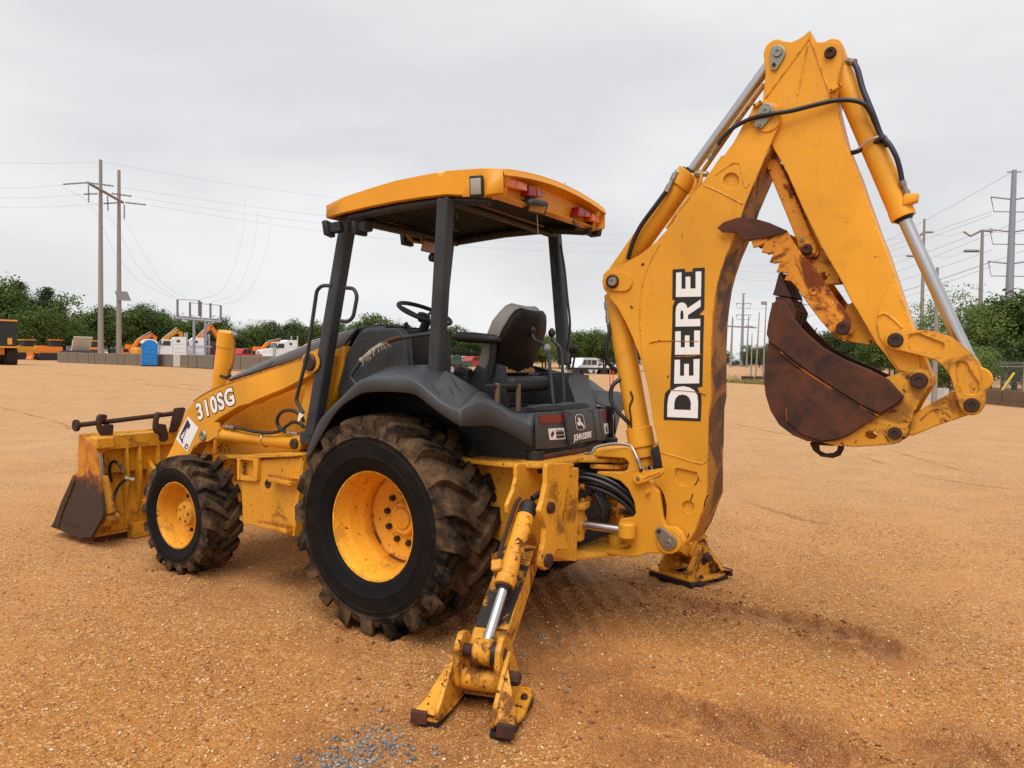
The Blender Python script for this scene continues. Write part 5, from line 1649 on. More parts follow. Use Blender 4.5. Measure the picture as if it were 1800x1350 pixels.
# ---------------------------------------------------------------- seat
def seat():
    # cushion
    bm = bmesh.new()
    box_bm(bm, (-.34, .06, 1.54), (.44, .46, .10)); bevel_all(bm, .035, 3)
    s = from_bm('seat', bm, M['vinyl_dark'], ROOT)
    # back shell, traced at the centre plane and swept across
    back = [(868, 640), (864, 618), (874, 600), (888, 578), (900, 556), (910, 546), (925, 541), (940, 543), (950, 549), (951, 560), (947, 585), (943, 610), (938, 640), (934, 655), (880, 655)]
    cy = .06
    tl, tr = Vector((-.555, cy, 2.03)), Vector((-.36, cy, 1.57))
    up = (tl - tr).normalized()
    rows = []
    prof = [(0, .215, .05), (.10, .235, .06), (.25, .245, .065), (.36, .235, .07), (.43, .20, .06), (.475, .17, .05), (.50, .13, .03)]
    def ring(base, hw, th, off):
        c = base; nrm = Vector((up.z, 0, -up.x))      # towards the front
        out = []
        for a, b in ((-1, -.75), (-.8, -1), (0, -1.15), (.8, -1), (1, -.75), (1, .7), (.7, 1), (0, .85), (-.7, 1), (-1, .7)):
            out.append(c + Vector((0, a * hw, 0)) + nrm * (b * th + off - abs(a) ** 2 * .0 + (abs(a) ** 3) * .035))
        return out
    o = loft('backrest_shell', [ring(tr + up * t, hw, th * .5, -.02) for t, hw, th in prof], M['seat_shell'], s, True, True, 50)
    loft('backrest_cushion', [ring(tr + up * (t + .005), hw * 1.07, th * .75, .045) for t, hw, th in prof], M['vinyl'], s, True, True, 60)
    fo = PY(914, 652, .02)
    bm = bmesh.new()
    for i in range(26):
        y_ = fo.y - .17 + .34 * i / 25; hh_ = random.uniform(.012, .04)
        box_bm(bm, (fo.x, y_, fo.z - .01 + hh_ / 2), (.02, .016, hh_), Euler((random.uniform(-.4, .4), 0, 0)).to_matrix())
    from_bm('torn_foam', bm, M['foam'], s)
    # armrest
    p0, p1 = PY(800, 592, .36), PY(868, 596, .36)
    loft('armrest', [[Vector((x, y, z)) for y, z in circ(.36, zc, hw, 14, hh)] for x, zc, hw, hh in ((p0.x, p0.z, .025, .02), (p0.x - .03, p0.z, .042, .034), ((p0.x + p1.x) / 2, p0.z - .006, .046, .036), (p1.x, p1.z, .042, .03), (p1.x - .04, p1.z + .0, .02, .015))], M['vinyl_dark'], s)
    pts = [PY(868, 600, .34), PY(866, 625, .33), PY(862, 660, .32)]
    tube('armrest_bracket', pts, .022, M['black'], s, 8, 0)
    hexa('seat_side', [Vector(v) for v in ((-.02, .30, 1.38), (-.52, .30, 1.36), (-.48, .30, 1.66), (-.30, .30, 1.70), (-.02, .26, 1.38), (-.52, .26, 1.36), (-.48, .26, 1.66), (-.30, .26, 1.70))], M['black'], s, .01)
    box('belt_buckle', PY(818, 652, .34), (.09, .05, .05), M['black'], s, Euler((0, -.3, 0)).to_matrix(), .006)
    return s
seat()

# ---------------------------------------------------------------- hood, dash, cowl
def hood():
    # side profile of the grey hood at the near top edge
    top = [(403, 663), (440, 645), (480, 628), (520, 612), (560, 597), (600, 583), (624, 577)]
    bot = [(400, 668), (440, 655), (480, 643), (520, 632), (560, 620), (592, 611), (612, 606)]
    Yh = .40
    P = [PY(a, b, Yh) for a, b in top]; Q = [PY(a, b, Yh + .03) for a, b in bot]
    rings = []
    for p, q in zip(P, Q):
        c = .045
        rings.append([q, p + Vector((0, .0, -.012)), p + Vector((0, -.03, .006)), Vector((p.x, .15, p.z + c)), Vector((p.x, -.15, p.z + c)), Vector((p.x, -p.y + .03, p.z + .006)), Vector((p.x, -p.y, p.z - .012)), Vector((q.x, -q.y, q.z))])
    h = loft('hood', rings, M['char_hood'], ROOT, False, False, 30)
    sm = h.modifiers.new('thickness', 'SOLIDIFY'); sm.thickness = .012; sm.offset = -1
    # louvres near the nose
    for i in range(7):
        a = 432 + i * 6.5
        p, q = PY(a + 9, 655 - i * 3.1, Yh + .012), PY(a, 664 - i * 3.0, Yh + .028)
        tube('louvre', [p + Vector((0, .004, 0)), q + Vector((0, .004, 0))], .004, M['char'], h, 6, 0)
    # rear cowl (fuel filler hump) up to the dash
    topc = [(632, 579), (645, 575), (658, 573), (676, 572)]
    rings = []
    for (a, b), zb_ in zip(topc, (1.70, 1.72, 1.72, 1.70)):
        p = PY(a, b, .36)
        rings.append([Vector((p.x + .03, .44, 1.25)), Vector((p.x + .03, .44, zb_)), Vector((p.x, .40, p.z - .06)), Vector((p.x, .34, p.z)), Vector((p.x, -.34, p.z)), Vector((p.x, -.40, p.z - .06)), Vector((p.x + .03, -.44, zb_)), Vector((p.x + .03, -.44, 1.25))])
    cw = loft('cowl', rings, M['char'], ROOT, True, True, 30)
    # seam strip between hood and cowl
    pp = [PY(a, b, .42) for a, b in ((630, 578), (617, 592), (606, 610), (600, 640), (590, 668))]
    tube('seal_strip', pp, .014, M['black'], cw, 6, 3)
    # lower grey cowl skirt
    sk = [(596, 640), (632, 584), (648, 578), (700, 576), (712, 590), (717, 645), (700, 700), (600, 705), (590, 680)]
    side_plate('cowl_skirt', sk, .40, .47, M['char'], cw, bev=.02, rad=10)
    yb = side_plate('cowl_band', [(588, 614), (606, 608), (603, 640), (590, 690), (574, 725), (566, 720), (578, 665)], .42, .485, M['yellow'], ROOT, bev=.006)
    st_pl = (PY(570, 700, .486), PY(590, 700, .486), PY(570, 660, .486))
    for q in ([(582, 673), (583.6, 673), (577.6, 716), (576, 716)], [(571, 676), (572, 676), (569, 713), (568, 713)], [(573, 674), (583, 673), (583, 674), (573, 675)], [(569, 714), (577, 715), (577, 716), (569, 715)], [(577.5, 682), (578.5, 682), (574, 709), (573, 709)]):
        st('label_print', st_pl, q, M['pin'], yb, .003)
    # dash and steering column
    d0 = PY(745, 575, .0)
    dash = hexa('dash', [Vector(v) for v in ((.62, .30, 1.45), (.62, -.14, 1.45), (.56, -.12, 1.92), (.56, .30, 1.92), (.46, .28, 1.45), (.46, -.12, 1.45), (.38, -.10, 1.90), (.38, .28, 1.90))], M['black'], ROOT, .02)
    cyl('steering_column', (.52, 0, 1.80), (.42, 0, 1.985), .035, M['black'], dash)
    c, ax = Vector((.445, 0, 2.035)), Vector((-.40, 0, .92)).normalized()
    x, y, _ = frame_of(ax)
    pts = [c + (x * math.cos(2 * math.pi * i / 40) + y * math.sin(2 * math.pi * i / 40)) * .205 for i in range(41)]
    swh = tube('steering_wheel', pts, .016, M['vinyl_dark'], ROOT, 10, 0)
    for k in range(3):
        a = 2 * math.pi * k / 3 + .4
        tube('spoke', [c - ax * .04, c - ax * .02 + (x * math.cos(a) + y * math.sin(a)) * .1, c + (x * math.cos(a) + y * math.sin(a)) * .2], .011, M['black'], swh, 6, 3)
    lathe('wheel_hub', c - ax * .07, c, [(0, .03), (.03, .05), (.06, .05), (.07, .03)], M['black'], swh, 16)
    cyl('gear_lever', PY(725, 588, .12), PY(712, 567, .16), .016, M['black'], dash)
    return h
hood()
# loop rail wrapped with frayed tape, left of the step
rail = [(630, 680, .62), (618, 665, .62), (620, 655, .62), (636, 634, .60), (650, 622, .58), (672, 606, .56), (690, 598, .55), (712, 593, .54), (745, 588, .54), (768, 586, .54)]
gr = tube('hand_rail', [PY(*p) for p in rail], .013, M['char'], ROOT, 8, 5)
tape_px = [(635, 634, .60), (645, 626, .59), (656, 616, .575), (668, 608, .565), (682, 602, .555)]
tp = cat([tuple(PY(*p)) for p in tape_px], False, 8)
bm = bmesh.new()
tube_bm(bm, tp, [.014 + .006 * random.random() for _ in tp], 9)
for i in range(130):
    a = Vector(random.choice(tp)); d = Vector((random.gauss(0, 1), random.gauss(0, 1), random.gauss(0, 1) - .4)).normalized()
    tube_bm(bm, [a, a + d * .02, a + d * .03 + Vector((0, 0, -.012))], .0022, 4)
from_bm('frayed_tape', bm, M['tape'], gr)
tube('cloth_strip', [Vector(p) + Vector((0, 0, .004)) for p in (PY(672, 606, .565), PY(690, 598, .55), PY(706, 594, .545))], .016, M['rust_orange'], gr, 8, 4)

# ---------------------------------------------------------------- roll-over frame and canopy
def post(name, px_top, px_bot, Yt, Yb, w, d, mat='char', taper=1.0):
    a, b = PY(*px_top, Yt), PY(*px_bot, Yb)
    v = (a - b).normalized()
    xx = Vector((1, 0, 0)); xx = (xx - v * xx.dot(v)).normalized(); yy = v.cross(xx)
    def ring(c, k):
        pts = rp([(-w / 2 * k, -d / 2), (w / 2 * k, -d / 2), (w / 2 * k, d / 2), (-w / 2 * k, d / 2)], .018, 3)
        return [c + xx * p[0] + yy * p[1] for p in pts]
    return loft(name, [ring(b, 1), ring(a, taper)], M[mat], ROOT, True, True, 40)
pr = post('canopy_post', (784, 350), (767, 652), .69, .66, .085, .085, 'char')
post('canopy_post', (975, 412), (993, 640), -.69, -.62, .085, .085, 'char')
pf = post('canopy_post', (613, 386), (548, 776), .55, .64, .095, .09, 'char')
o = mirror(pf)
cyl('post_base', PY(546, 771, .64) + Vector((0, 0, -.03)), PY(546, 771, .64) + Vector((0, 0, .05)), .075, M['char'], pf, 16)
st_l = (PY(632, 470, .66), PY(640, 470, .66), PY(632, 500, .66))
# grab loops either side of the front post
def pp3(l, Y): return [PY(a, b, Y) for a, b in l]
tube('grab_rail', bent(pp3([(583, 502), (566, 502), (557, 510), (541, 620), (520, 704), (533, 726)], .80), .03), .013, M['char'], ROOT, 8, 0)
tube('grab_rail', bent(pp3([(608, 506), (622, 507), (628, 520), (621, 557), (612, 566), (598, 564)], .70), .03), .013, M['char'], ROOT, 8, 0)

def canopy():
    HWc = .66
    st_top = [(574, 359.5), (605, 344.5), (650, 329.5), (695, 316), (740, 307), (766, 302), (770.5, 304), (774.5, 310.5), (779, 302), (783, 298.8), (845, 294.5), (884, 296)]
    st_bot = [(576, 384), (605, 376), (650, 365.5), (695, 356.5), (740, 349.5), (766, 346.5), (770.5, 346), (774.5, 345.5), (779, 345), (783, 344.5), (851, 346), (876, 342)]
    T = [PY(a, b, HWc) for a, b in st_top]; B = [PY(a, b, HWc) for a, b in st_bot]
    rows = []
    ys = [1, .93, .8, .6, .4, .2, 0]
    ys = ys + [-y for y in ys[-2::-1]]
    for i, (t, b) in enumerate(zip(T, B)):
        ring = [Vector((t.x, HWc - .01, b.z)), Vector((t.x, HWc + .004, b.z + .012))]
        for y in ys:
            cam_ = .056 * (1 - y * y) if i not in (6, 7, 8) else .056 * (1 - y * y)
            zz = t.z + cam_
            if i in (6, 7, 8) and abs(y) < .93: zz = (T[5].z + T[9].z) / 2 + cam_
            ring.append(Vector((t.x, HWc * y, zz - (.006 if abs(y) == 1 else 0))))
        ring += [Vector((t.x, -HWc - .004, b.z + .012)), Vector((t.x, -HWc + .01, b.z))]
        rows.append(ring)
    roof = loft('canopy', rows, M['yellow_roof'], ROOT, False, False, 28)
    sm = roof.modifiers.new('thickness', 'SOLIDIFY'); sm.thickness = .012; sm.offset = -1
    # front face
    t0, b0 = T[0], B[0]
    fl = [Vector((t0.x + .004, y * HWc, t0.z + .056 * (1 - y * y) - .006)) for y in ys] ; fb = [Vector((t0.x - .008, y * HWc, b0.z - (.0 if abs(y) < .8 else 0))) for y in ys]
    loft('front_fascia', [fl, fb], M['yellow_roof'], roof, False, False)
    # rear lip, recess and corner cheeks
    tr_, br_ = T[-1], B[-1]
    lip_t = [Vector((tr_.x, y * HWc, tr_.z + .056 * (1 - y * y) - .006)) for y in ys]
    lip_m = [Vector((tr_.x - .012, y * HWc, tr_.z + .056 * (1 - y * y) - .040)) for y in ys]
    lip_b = [Vector((tr_.x + .08, y * HWc, tr_.z + .056 * (1 - y * y) - .052)) for y in ys]
    rec = [Vector((tr_.x + .09, y * HWc, br_.z + .035)) for y in ys]
    rec2 = [Vector((tr_.x + .03, y * HWc, br_.z + .0)) for y in ys]
    rec3 = [Vector((tr_.x + .09, y * HWc, br_.z - .01)) for y in ys]
    loft('rear_fascia', [lip_t, lip_m, lip_b, rec, rec2, rec3], M['yellow_roof'], roof, False, False, 30)
    for s in (1, -1):
        hexa('corner_cheek', [Vector((tr_.x + .01, s * HWc, tr_.z - .012)), Vector((tr_.x - .006, s * (HWc - .085), tr_.z - .0)), Vector((br_.x + .02, s * (HWc - .11), br_.z)), Vector((br_.x + .05, s * (HWc - .004), br_.z)),
              Vector((tr_.x + .12, s * HWc, tr_.z - .012)), Vector((tr_.x + .12, s * (HWc - .085), tr_.z)), Vector((br_.x + .14, s * (HWc - .11), br_.z)), Vector((br_.x + .14, s * (HWc - .004), br_.z))], M['yellow_roof'], roof, .008)
    # lining
    zl_ = [b.z + .004 for b in B]
    lin = [[Vector((b.x, y * (HWc - .035), b.z + .012 + .056 * (1 - y * y))) for y in ys] for b in B]
    lin = [[v + Vector((-.02, 0, 0)) for v in lin[0]]] + lin[1:-1] + [[v + Vector((.07, 0, 0)) for v in lin[-1]]]
    loft('roof_lining', lin, M['liner'], roof, False, False)
    zf = B[0].z
    # frame rails under the roof
    for s in (1, -1):
        tube('roof_rail', [Vector((B[i].x, s * (HWc - .06), B[i].z - .012)) for i in (1, 3, 5, 9, 10)], .03, M['char'], roof, 8, 0)
    tube('roof_rail', [PY(784, 352, .66), Vector((-.27, 0, 2.67)), PY(975, 415, -.66)], .024, M['char'], roof, 8, 0)
    tube('roof_bar', [PX(817, 351, -.40), PX(955, 398, -.45)], .008, M['wood'], roof, 6, 0)
    tube('roof_rail', [Vector((B[1].x + .01, .60, B[1].z - .02)), Vector((B[1].x + .01, -.60, B[1].z - .02))], .03, M['char'], roof, 8, 0)
    # tail lamps
    def lamp(q, mat):
        f_ = [PX(x, y, tr_.x + .022) for x, y in q]; bk_ = [p + Vector((.08, 0, 0)) for p in f_]
        hexa('tail_lamp', f_ + bk_, M[mat], roof, .005)
        m0, m1 = f_[0].lerp(f_[1], .5), f_[3].lerp(f_[2], .5)
        tube('lens_rib', [m0 - Vector((.002, 0, .004)), m1 - Vector((.002, 0, -.004))], .003, M[mat], roof, 5, 0)
    lamp([(891, 308), (927, 323), (927, 336), (887, 327)], 'lens_amber'); lamp([(930, 324), (956, 338), (956, 347), (930, 344)], 'lens_red')
    lamp([(1019, 363), (1039.5, 373), (1038.7, 382), (1016, 380)], 'lens_red'); lamp([(1041, 375), (1056.6, 383), (1055.5, 393), (1040, 388)], 'lens_amber')
    # work lamps
    def worklamp(c, d, w_, h_, dp, lens, dark='black'):
        c, d = Vector(c), Vector(d).normalized()
        q = d.to_track_quat('Z', 'Y').to_matrix()
        bm = bmesh.new()
        box_bm(bm, c, (w_, h_, dp * .4), q)
        bevel_all(bm, .008, 2)
        vsx = box_bm(bm, c - d * dp * .5, (w_ * .62, h_ * .62, dp * .9), q)
        o = from_bm('work_lamp', bm, M[dark], roof)
        box('lamp_lens', c + d * dp * .18, (w_ * .8, h_ * .76, dp * .1), M[lens], o, q, .006, 2)
        return o
    hexa('lamp_recess', [PY(820, 318, HWc + .005), PY(845, 309, HWc + .005), PY(855, 345, HWc + .005), PY(812, 346, HWc + .005), PY(820, 318, HWc - .05), PY(845, 309, HWc - .05), PY(855, 345, HWc - .05), PY(812, 346, HWc - .05)], M['yellow_roof'], roof, .002)
    worklamp(PY(838, 328, HWc + .035), (-.25, 1, -.12), .085, .125, .09, 'lens_clear')
    worklamp(PX(941, 363, -.66), (-1, .25, -.45), .17, .085, .12, 'lens_tan')
    tube('lamp_cap', [PX(927, 357, -.69), PX(941, 355, -.71), PX(957, 359, -.69)], .022, M['char'], roof, 8, 3)
    worklamp(PX(1035, 398, -.62), (-1, -.9, -.2), .09, .12, .10, 'lens_clear')
    worklamp(PX(1047, 402, -.60), (-.2, -1, -.3), .10, .12, .12, 'lens_clear')
    tube('lamp_bracket', bent([PX(1008, 383, -.66), PX(1009, 393, -.66), PX(1020, 400, -.64)], .02), .010, M['wood'], roof, 6, 0)
    worklamp(PY(583, 402, .72) + Vector((.03, 0, 0)), (.8, .4, -.15), .13, .10, .10, 'lens_clear')
    worklamp(PY(632, 402, .62), (1, 0, -.1), .12, .09, .09, 'lens_clear')
    worklamp(PX(715, 420, .82), (1, .1, -.15), .13, .11, .10, 'lens_clear')
    hexa('front_visor', [PX(630, 385, .76), PX(660, 392, .76), PX(655, 403, .76), PX(638, 401, .76), PX(632, 385, .72), PX(662, 392, .72), PX(657, 403, .72), PX(640, 401, .72)], M['yellow_roof'], roof, .004)
    hexa('front_visor', [PX(708, 409, .77), PX(752, 424, .77), PX(745, 430, .77), PX(725, 427, .77), PX(710, 409, .73), PX(754, 424, .73), PX(747, 430, .73), PX(727, 427, .73)], M['yellow_roof'], roof, .004)
    mr = hexa('rear_view_mirror', [PX(744, 421, .60), PX(775, 428, .60), PX(771, 448, .60), PX(739, 441, .60), PX(744, 421, .63), PX(775, 428, .63), PX(771, 448, .63), PX(739, 441, .63)], M['black'], roof, .006)
    hexa('mirror_glass', [PX(745, 423, .598), PX(775, 430, .598), PX(771, 446, .598), PX(740, 440, .598), PX(745, 423, .5965), PX(775, 430, .5965), PX(771, 446, .5965), PX(740, 440, .5965)], M['lens_tan'], mr, 0)
    cyl('mirror_ball', PX(757, 452, .60), PX(775, 456, .60), .035, M['black'], mr, 12, .01)
    tube('pull_cord', [PX(944, 377, -.66), PX(945, 395, -.66), PX(946, 410, -.66)], .003, M['lens_clear'], roof, 5, 3)
    tube('hook', [PY(800, 374, .62), PY(804, 384, .61), PY(797, 393, .60), PY(799, 404, .60), PY(805, 406, .60)], .005, M['char'], roof, 6, 4)
    tube('aerial', [PX(992, 331, -.70), PX(993, 326, -.70), PX(994, 320, -.70)], .0025, M['wire'], roof, 5, 0)
    return roof
canopy()
# data plates on the rear right post
for q in ([(968, 449), (974, 450), (979, 482), (973, 484)], [(974, 530), (981, 530), (983, 556), (976, 557)]):
    st('data_plate', (PY(975, 450, -.62), PY(982, 450, -.62), PY(978, 500, -.62)), q, M['navy_decal'], ROOT, .004)
tube('loose_cable', [PY(a, b, -.60) for a, b in ((985, 430), (992, 470), (997, 520), (1002, 570), (998, 610), (990, 640))], .009, M['hose'], ROOT, 6, 4)

# ---------------------------------------------------------------- engine bay, main frame, step box
YA = .60
side_plate('engine_side', [(402, 668), (440, 655), (520, 633), (600, 610), (590, 690), (575, 740), (545, 800), (380, 800), (378, 720)], -.405, .405, M['yellow'], ROOT, bev=.01)
o = side_plate('nose', [(398, 668), (412, 664), (400, 740), (380, 800), (372, 800), (378, 735)], -.36, .36, M['yellow'], ROOT, bev=.01)
fp = side_plate('main_frame', [(382, 752), (545, 772), (560, 800), (545, 830), (400, 800), (382, 790)], .28, .46, M['yellow'], ROOT, bev=.006)
mirror(fp)
for px, py, r in ((386, 788, 4.5), (390.5, 782, 1.5), (399, 782, 1.5), (395, 790, 1.5), (403, 790, 1.5)):
    side_pin(px, py, .46, r, M['yellow_rusty'], fp, .006, 10, 'bolt')
fl = box('frame_rail', (1.35, 0, .72), (2.2, .56, .22), M['yellow_worn'], ROOT, None, .01)
side_plate('frame_flange', [(378, 800), (418, 800), (545, 803), (545, 809), (418, 806), (378, 806)], .30, .62, M['yellow_worn'], fl, bev=.002)
box('front_axle', (2.12, 0, .46), (.2, .8, .16), M['yellow_worn'], ROOT, None, .02)
side_plate('loader_tower', [(536, 622), (560, 612), (572, 625), (560, 700), (545, 790), (520, 800), (515, 770), (535, 690)], .44, .60, M['yellow'], ROOT, bev=.006)
# step and tank box between the wheels
def step_box():
    z5 = zoomed(380, 740, 6.137)
    Yb = .84
    pl = side_plate('step_box', z5([(265, 420), (455, 405), (940, 370), (940, 440), (830, 1245), (450, 1135), (290, 1110)]), .50, Yb - .05, M['yellow_worn'], ROOT, bev=.004)
    side_plate('box_face', z5([(270, 640), (465, 650), (470, 420), (930, 395), (880, 820), (835, 1240), (450, 1135), (288, 1108)]), Yb - .05, Yb - .03, M['yellow_worn'], pl, [circ(*z5([(560, 678)])[0], 5.5)], .003)
    side_plate('box_end', z5([(930, 430), (948, 432), (900, 750), (842, 1245), (822, 1240), (880, 750)]), .55, Yb, M['yellow_worn'], pl, bev=.003)
    side_plate('box_top', z5([(220, 380), (620, 355), (880, 370), (880, 380), (450, 400), (225, 400)]), .46, Yb, M['yellow_worn'], pl, bev=.003)
    fr_ = side_plate('step_frame', rp(z5([(222, 385), (455, 398), (440, 655), (222, 640)]), 3), Yb - .035, Yb, M['yellow_worn'], pl, [rp(z5([(252, 415), (398, 432), (396, 608), (250, 588)]), 2)], .004)
    a = z5([(318, 445)])[0]; b = z5([(310, 580)])[0]
    tube('step_rod', [PY(a[0], a[1], Yb - .03), PY(b[0], b[1], Yb - .03)], .006, M['pin'], pl, 6, 0)
    p = z5([(560, 678)])[0]
    side_pin(p[0], p[1], Yb - .032, 5.6, M['pin'], pl, .006, 16, 'drain_plug')
    for row, (y0, x0, x1) in enumerate(((545, 760, 890), (566, 690, 900), (590, 640, 895), (605, 640, 895))):
        pass
    # serrated treads folded out of the face
    for (q0, q1, dpt, nt) in ((((640, 600), (900, 650), .07, 9)), (((515, 1090), (835, 1160), .06, 11))):
        a, b = z5([q0])[0], z5([q1])[0]
        A_, B_ = PY(a[0], a[1], Yb - .03), PY(b[0], b[1], Yb - .03)
        bm = bmesh.new()
        for i in range(nt):
            t0, t1 = i / nt, (i + .8) / nt
            p0, p1 = A_.lerp(B_, t0), A_.lerp(B_, t1)
            v = [p0, p1, p1 + Vector((0, dpt, .012)), p0 + Vector((0, dpt, .012))]
            w_ = [bm.verts.new(q) for q in v] + [bm.verts.new(q + Vector((0, 0, .014))) for q in v]
            for f in ((0, 1, 2, 3), (4, 5, 6, 7), (0, 1, 5, 4), (1, 2, 6, 5), (2, 3, 7, 6), (3, 0, 4, 7)): bm.faces.new([w_[k] for k in f])
        box_c = (A_ + B_) / 2
        from_bm('step_tread', bm, M['yellow_rusty'], pl)
        hexa('tread_lip', [A_ + Vector((0, 0, -.03)), B_ + Vector((0, 0, -.03)), B_ + Vector((0, dpt, -.025)), A_ + Vector((0, dpt, -.025)), A_, B_, B_ + Vector((0, dpt, .012)), A_ + Vector((0, dpt, .012))], M['yellow_worn'], pl, .002)
    return pl
step_box()

# ---------------------------------------------------------------- loader arms
arm_px = [(556, 624, 8), (560, 634), (560, 648), (545, 660), (500, 683), (448, 704), (440, 709), (420, 714), (385, 735), (372, 745), (360, 758), (340, 787), (320, 822), (300, 850), (268, 850), (285, 820), (305, 780), (318, 745), (328, 722), (341, 705), (355, 695), (380, 682), (420, 668), (500, 641), (535, 629)]
def loader_arm():
    a = side_plate('loader_arm', arm_px, YA - .06, YA + .06, M['yellow'], ROOT, bev=.005)
    ribbon('arm_edge', [(341, 705), (355, 695), (380, 682), (420, 668), (480, 648), (535, 630)], YA + .058, 4, .003, M['yellow_worn'], a)
    side_plate('pin_boss', circ(545, 637, 16, 24, 19), YA + .06, YA + .07, M['yellow'], a, bev=.003)
    side_pin(545, 637, YA + .07, 10.5, M['pin'], a, .02)
    lug = [(372, 742), (381, 742), (384, 755), (380, 768), (366, 776), (350, 778), (341, 790), (348, 770), (358, 757)]
    side_plate('cylinder_lug', lug, YA + .045, YA + .075, M['yellow'], a, bev=.003)
    side_pin(357, 766, YA + .075, 6, M['steel'], a, .012, 12)
    return a
la = loader_arm()
lar = mirror(la)
# model number and dealer sticker on the near arm
pA = (PY(340, 715, YA + .0608), PY(420, 690, YA + .0608), PY(350, 760, YA + .0608))
xd = px_on(pA, 412, 694) - px_on(pA, 346, 725); yd = px_on(pA, 408, 687) - px_on(pA, 412, 708)
yd = Vector((0, 0, 1)) + Vector((.12, 0, 0))
for off, mat, dz in ((.0155, 'black_decal', .0), (.0075, 'white', .0016)):
    tm = text_mesh('310SG', .20, off, .0003, 1.14 if 1 else 1)
    bbx = [v.co.x for v in tm.vertices]; bby = [v.co.y for v in tm.vertices]
    k = (px_on(pA, 411, 697) - px_on(pA, 346, 722)).length
    if mat == 'black_decal': wref = max(bbx) - min(bbx) - .02; href = max(bby) - min(bby) - .02; kx = k / wref
    tm.transform(Matrix.Diagonal((kx, kx * 1.05, 1, 1)))
    on_face(tm, px_on(pA, 378.5, 711.5) + Vector((0, .0012 + dz, 0)), xd, yd)
    link('model_number', tm, M[mat], la)
z7 = zoomed(280, 660, 8.44)
def arm_poly(name, pts, mat, off): return poly_on(name, pA, z7(pts), M[mat], la, off)
arm_poly('dealer_sticker', [(425, 605), (582, 775), (415, 1135), (248, 945)], 'white', .0012)
arm_poly('sticker_print', [(420, 645), (468, 735), (440, 800), (415, 770), (440, 735), (420, 700), (318, 905), (360, 990), (345, 1010), (297, 910)], 'navy_decal', .0024)
for i in range(7):
    t = i / 6
    x, y = 428 - 80 * t, 720 + 215 * t
    arm_poly('sticker_print', [(x - 12, y + 2), (x + 6, y - 4), (x + 10, y + 22), (x - 6, y + 28)], 'navy_decal', .0025)
arm_poly('sticker_print', [(402, 1003), (438, 1040), (405, 1105), (372, 1065)], 'navy_decal', .0024)
arm_poly('sticker_print', [(408, 1040), (430, 1048), (402, 1085), (396, 1060)], 'white', .0033)
# lift cylinder
def lift_cyl():
    p0, p1, p2 = PY(529, 779, YA + .02), PY(387, 764, YA + .02), PY(357, 766, YA + .02)
    L = (p1 - p0).length
    c = lathe('lift_cylinder', p0, p1, [(0, .035), (.02, .05), (L - .05, .05), (L - .049, .056), (L - .005, .056), (L, .045)], M['yellow'], ROOT, 24)
    lathe('rod', p1, p2, [(0, .028), ((p2 - p1).length, .028)], M['chrome'], c)
    cyl('barrel_eye', p0 + Vector((0, -.055, 0)), p0 + Vector((0, .055, 0)), .06, M['yellow'], c, 24, .008)
    cyl('pin', p0 + Vector((0, .05, 0)), p0 + Vector((0, .075, 0)), .038, M['pin'], c, 20)
    q = [PY(a, b, YA + .06) for a, b in ((470, 763), (473, 775), (470, 784))]
    ringp = p0.lerp(p1, .405)
    x, y, d = frame_of(p1 - p0)
    tube('hose_clamp', [ringp + (x * math.cos(t) + y * math.sin(t)) * .054 for t in [2 * math.pi * i / 24 for i in range(25)]], .006, M['chrome'], c, 6, 0)
    return c
lc = lift_cyl(); mirror(lc)
h = hose([(413, 752, .66), (430, 755, .67), (450, 759, .675), (475, 761, .675), (492, 757, .67), (505, 748, .66), (515, 742, .65), (528, 745, .64), (535, 752, .63)], 'hose', .013)
fitting(PY(394, 750, .64), PY(413, 752, .66), .017, h)
h = hose([(534, 742, .66), (528, 730, .67), (515, 722, .68), (500, 722, .68), (490, 730, .68), (487, 742, .68), (494, 755, .67), (505, 760, .66)], 'hose', .013)
fitting(PY(505, 760, .66), PY(524, 763, .64), .014, h)
tag_ = [PY(a, b, .72) for a, b in ((525, 727), (531, 724), (536, 722), (533, 730), (525, 741), (523, 740))]
bm = bmesh.new(); bm.faces.new([bm.verts.new(p) for p in tag_]); from_bm('paper_tag', bm, M['white'], ROOT, 0).modifiers.new('thickness', 'SOLIDIFY').thickness = .001
# upright tilt cylinder on the far arm
Xq = -YA
p0, p1 = PY(385, 690, -.35), PY(398.5, 582, -.35)
p0 = p0 + (p0 - p1) * .30
L = (p1 - p0).length
tc_ = lathe('tilt_cylinder', p0, p1, [(0, .06), (.02, .078), (L - .16, .078), (L - .159, .084), (L - .012, .084), (L, .074)], M['yellow'], ROOT, 24)
u_ = (p0 - p1).normalized()
lathe('rod', p0, p0 + u_ * .62, [(0, .04), (.62, .04)], M['chrome'], tc_)
q_ = p0 + u_ * .62
cyl('rod_eye', q_ + Vector((0, -.06, 0)), q_ + Vector((0, .06, 0)), .06, M['yellow'], tc_)
for dy in (-.08, .08): plate2('tilt_bracket', [[(q_.x - .09, q_.z - .06), (q_.x + .16, q_.z - .12), (q_.x + .16, q_.z + .14), (q_.x - .02, q_.z + .08)]], q_.y + dy - .012, q_.y + dy + .012, M['yellow_dull'], tc_)
hexa('tilt_link', [Vector((x, p0.y + dy, z)) for dy in (-.12, -.10) for x, z in ((p0.x - .10, p0.z + .10), (p0.x + .08, p0.z + .10), (2.75, .98), (2.68, 1.10))], M['yellow'], tc_, .004)
tube('feed_pipe', [PY(a, b, -.30) for a, b in ((411, 592), (411, 615), (408, 640), (403, 655), (396, 690))], .016, M['brown_wear'], tc_, 8, 3)
cyl('hose_elbow', PY(409, 586, -.30), PY(416, 590, -.28), .022, M['steel'], tc_, 8)
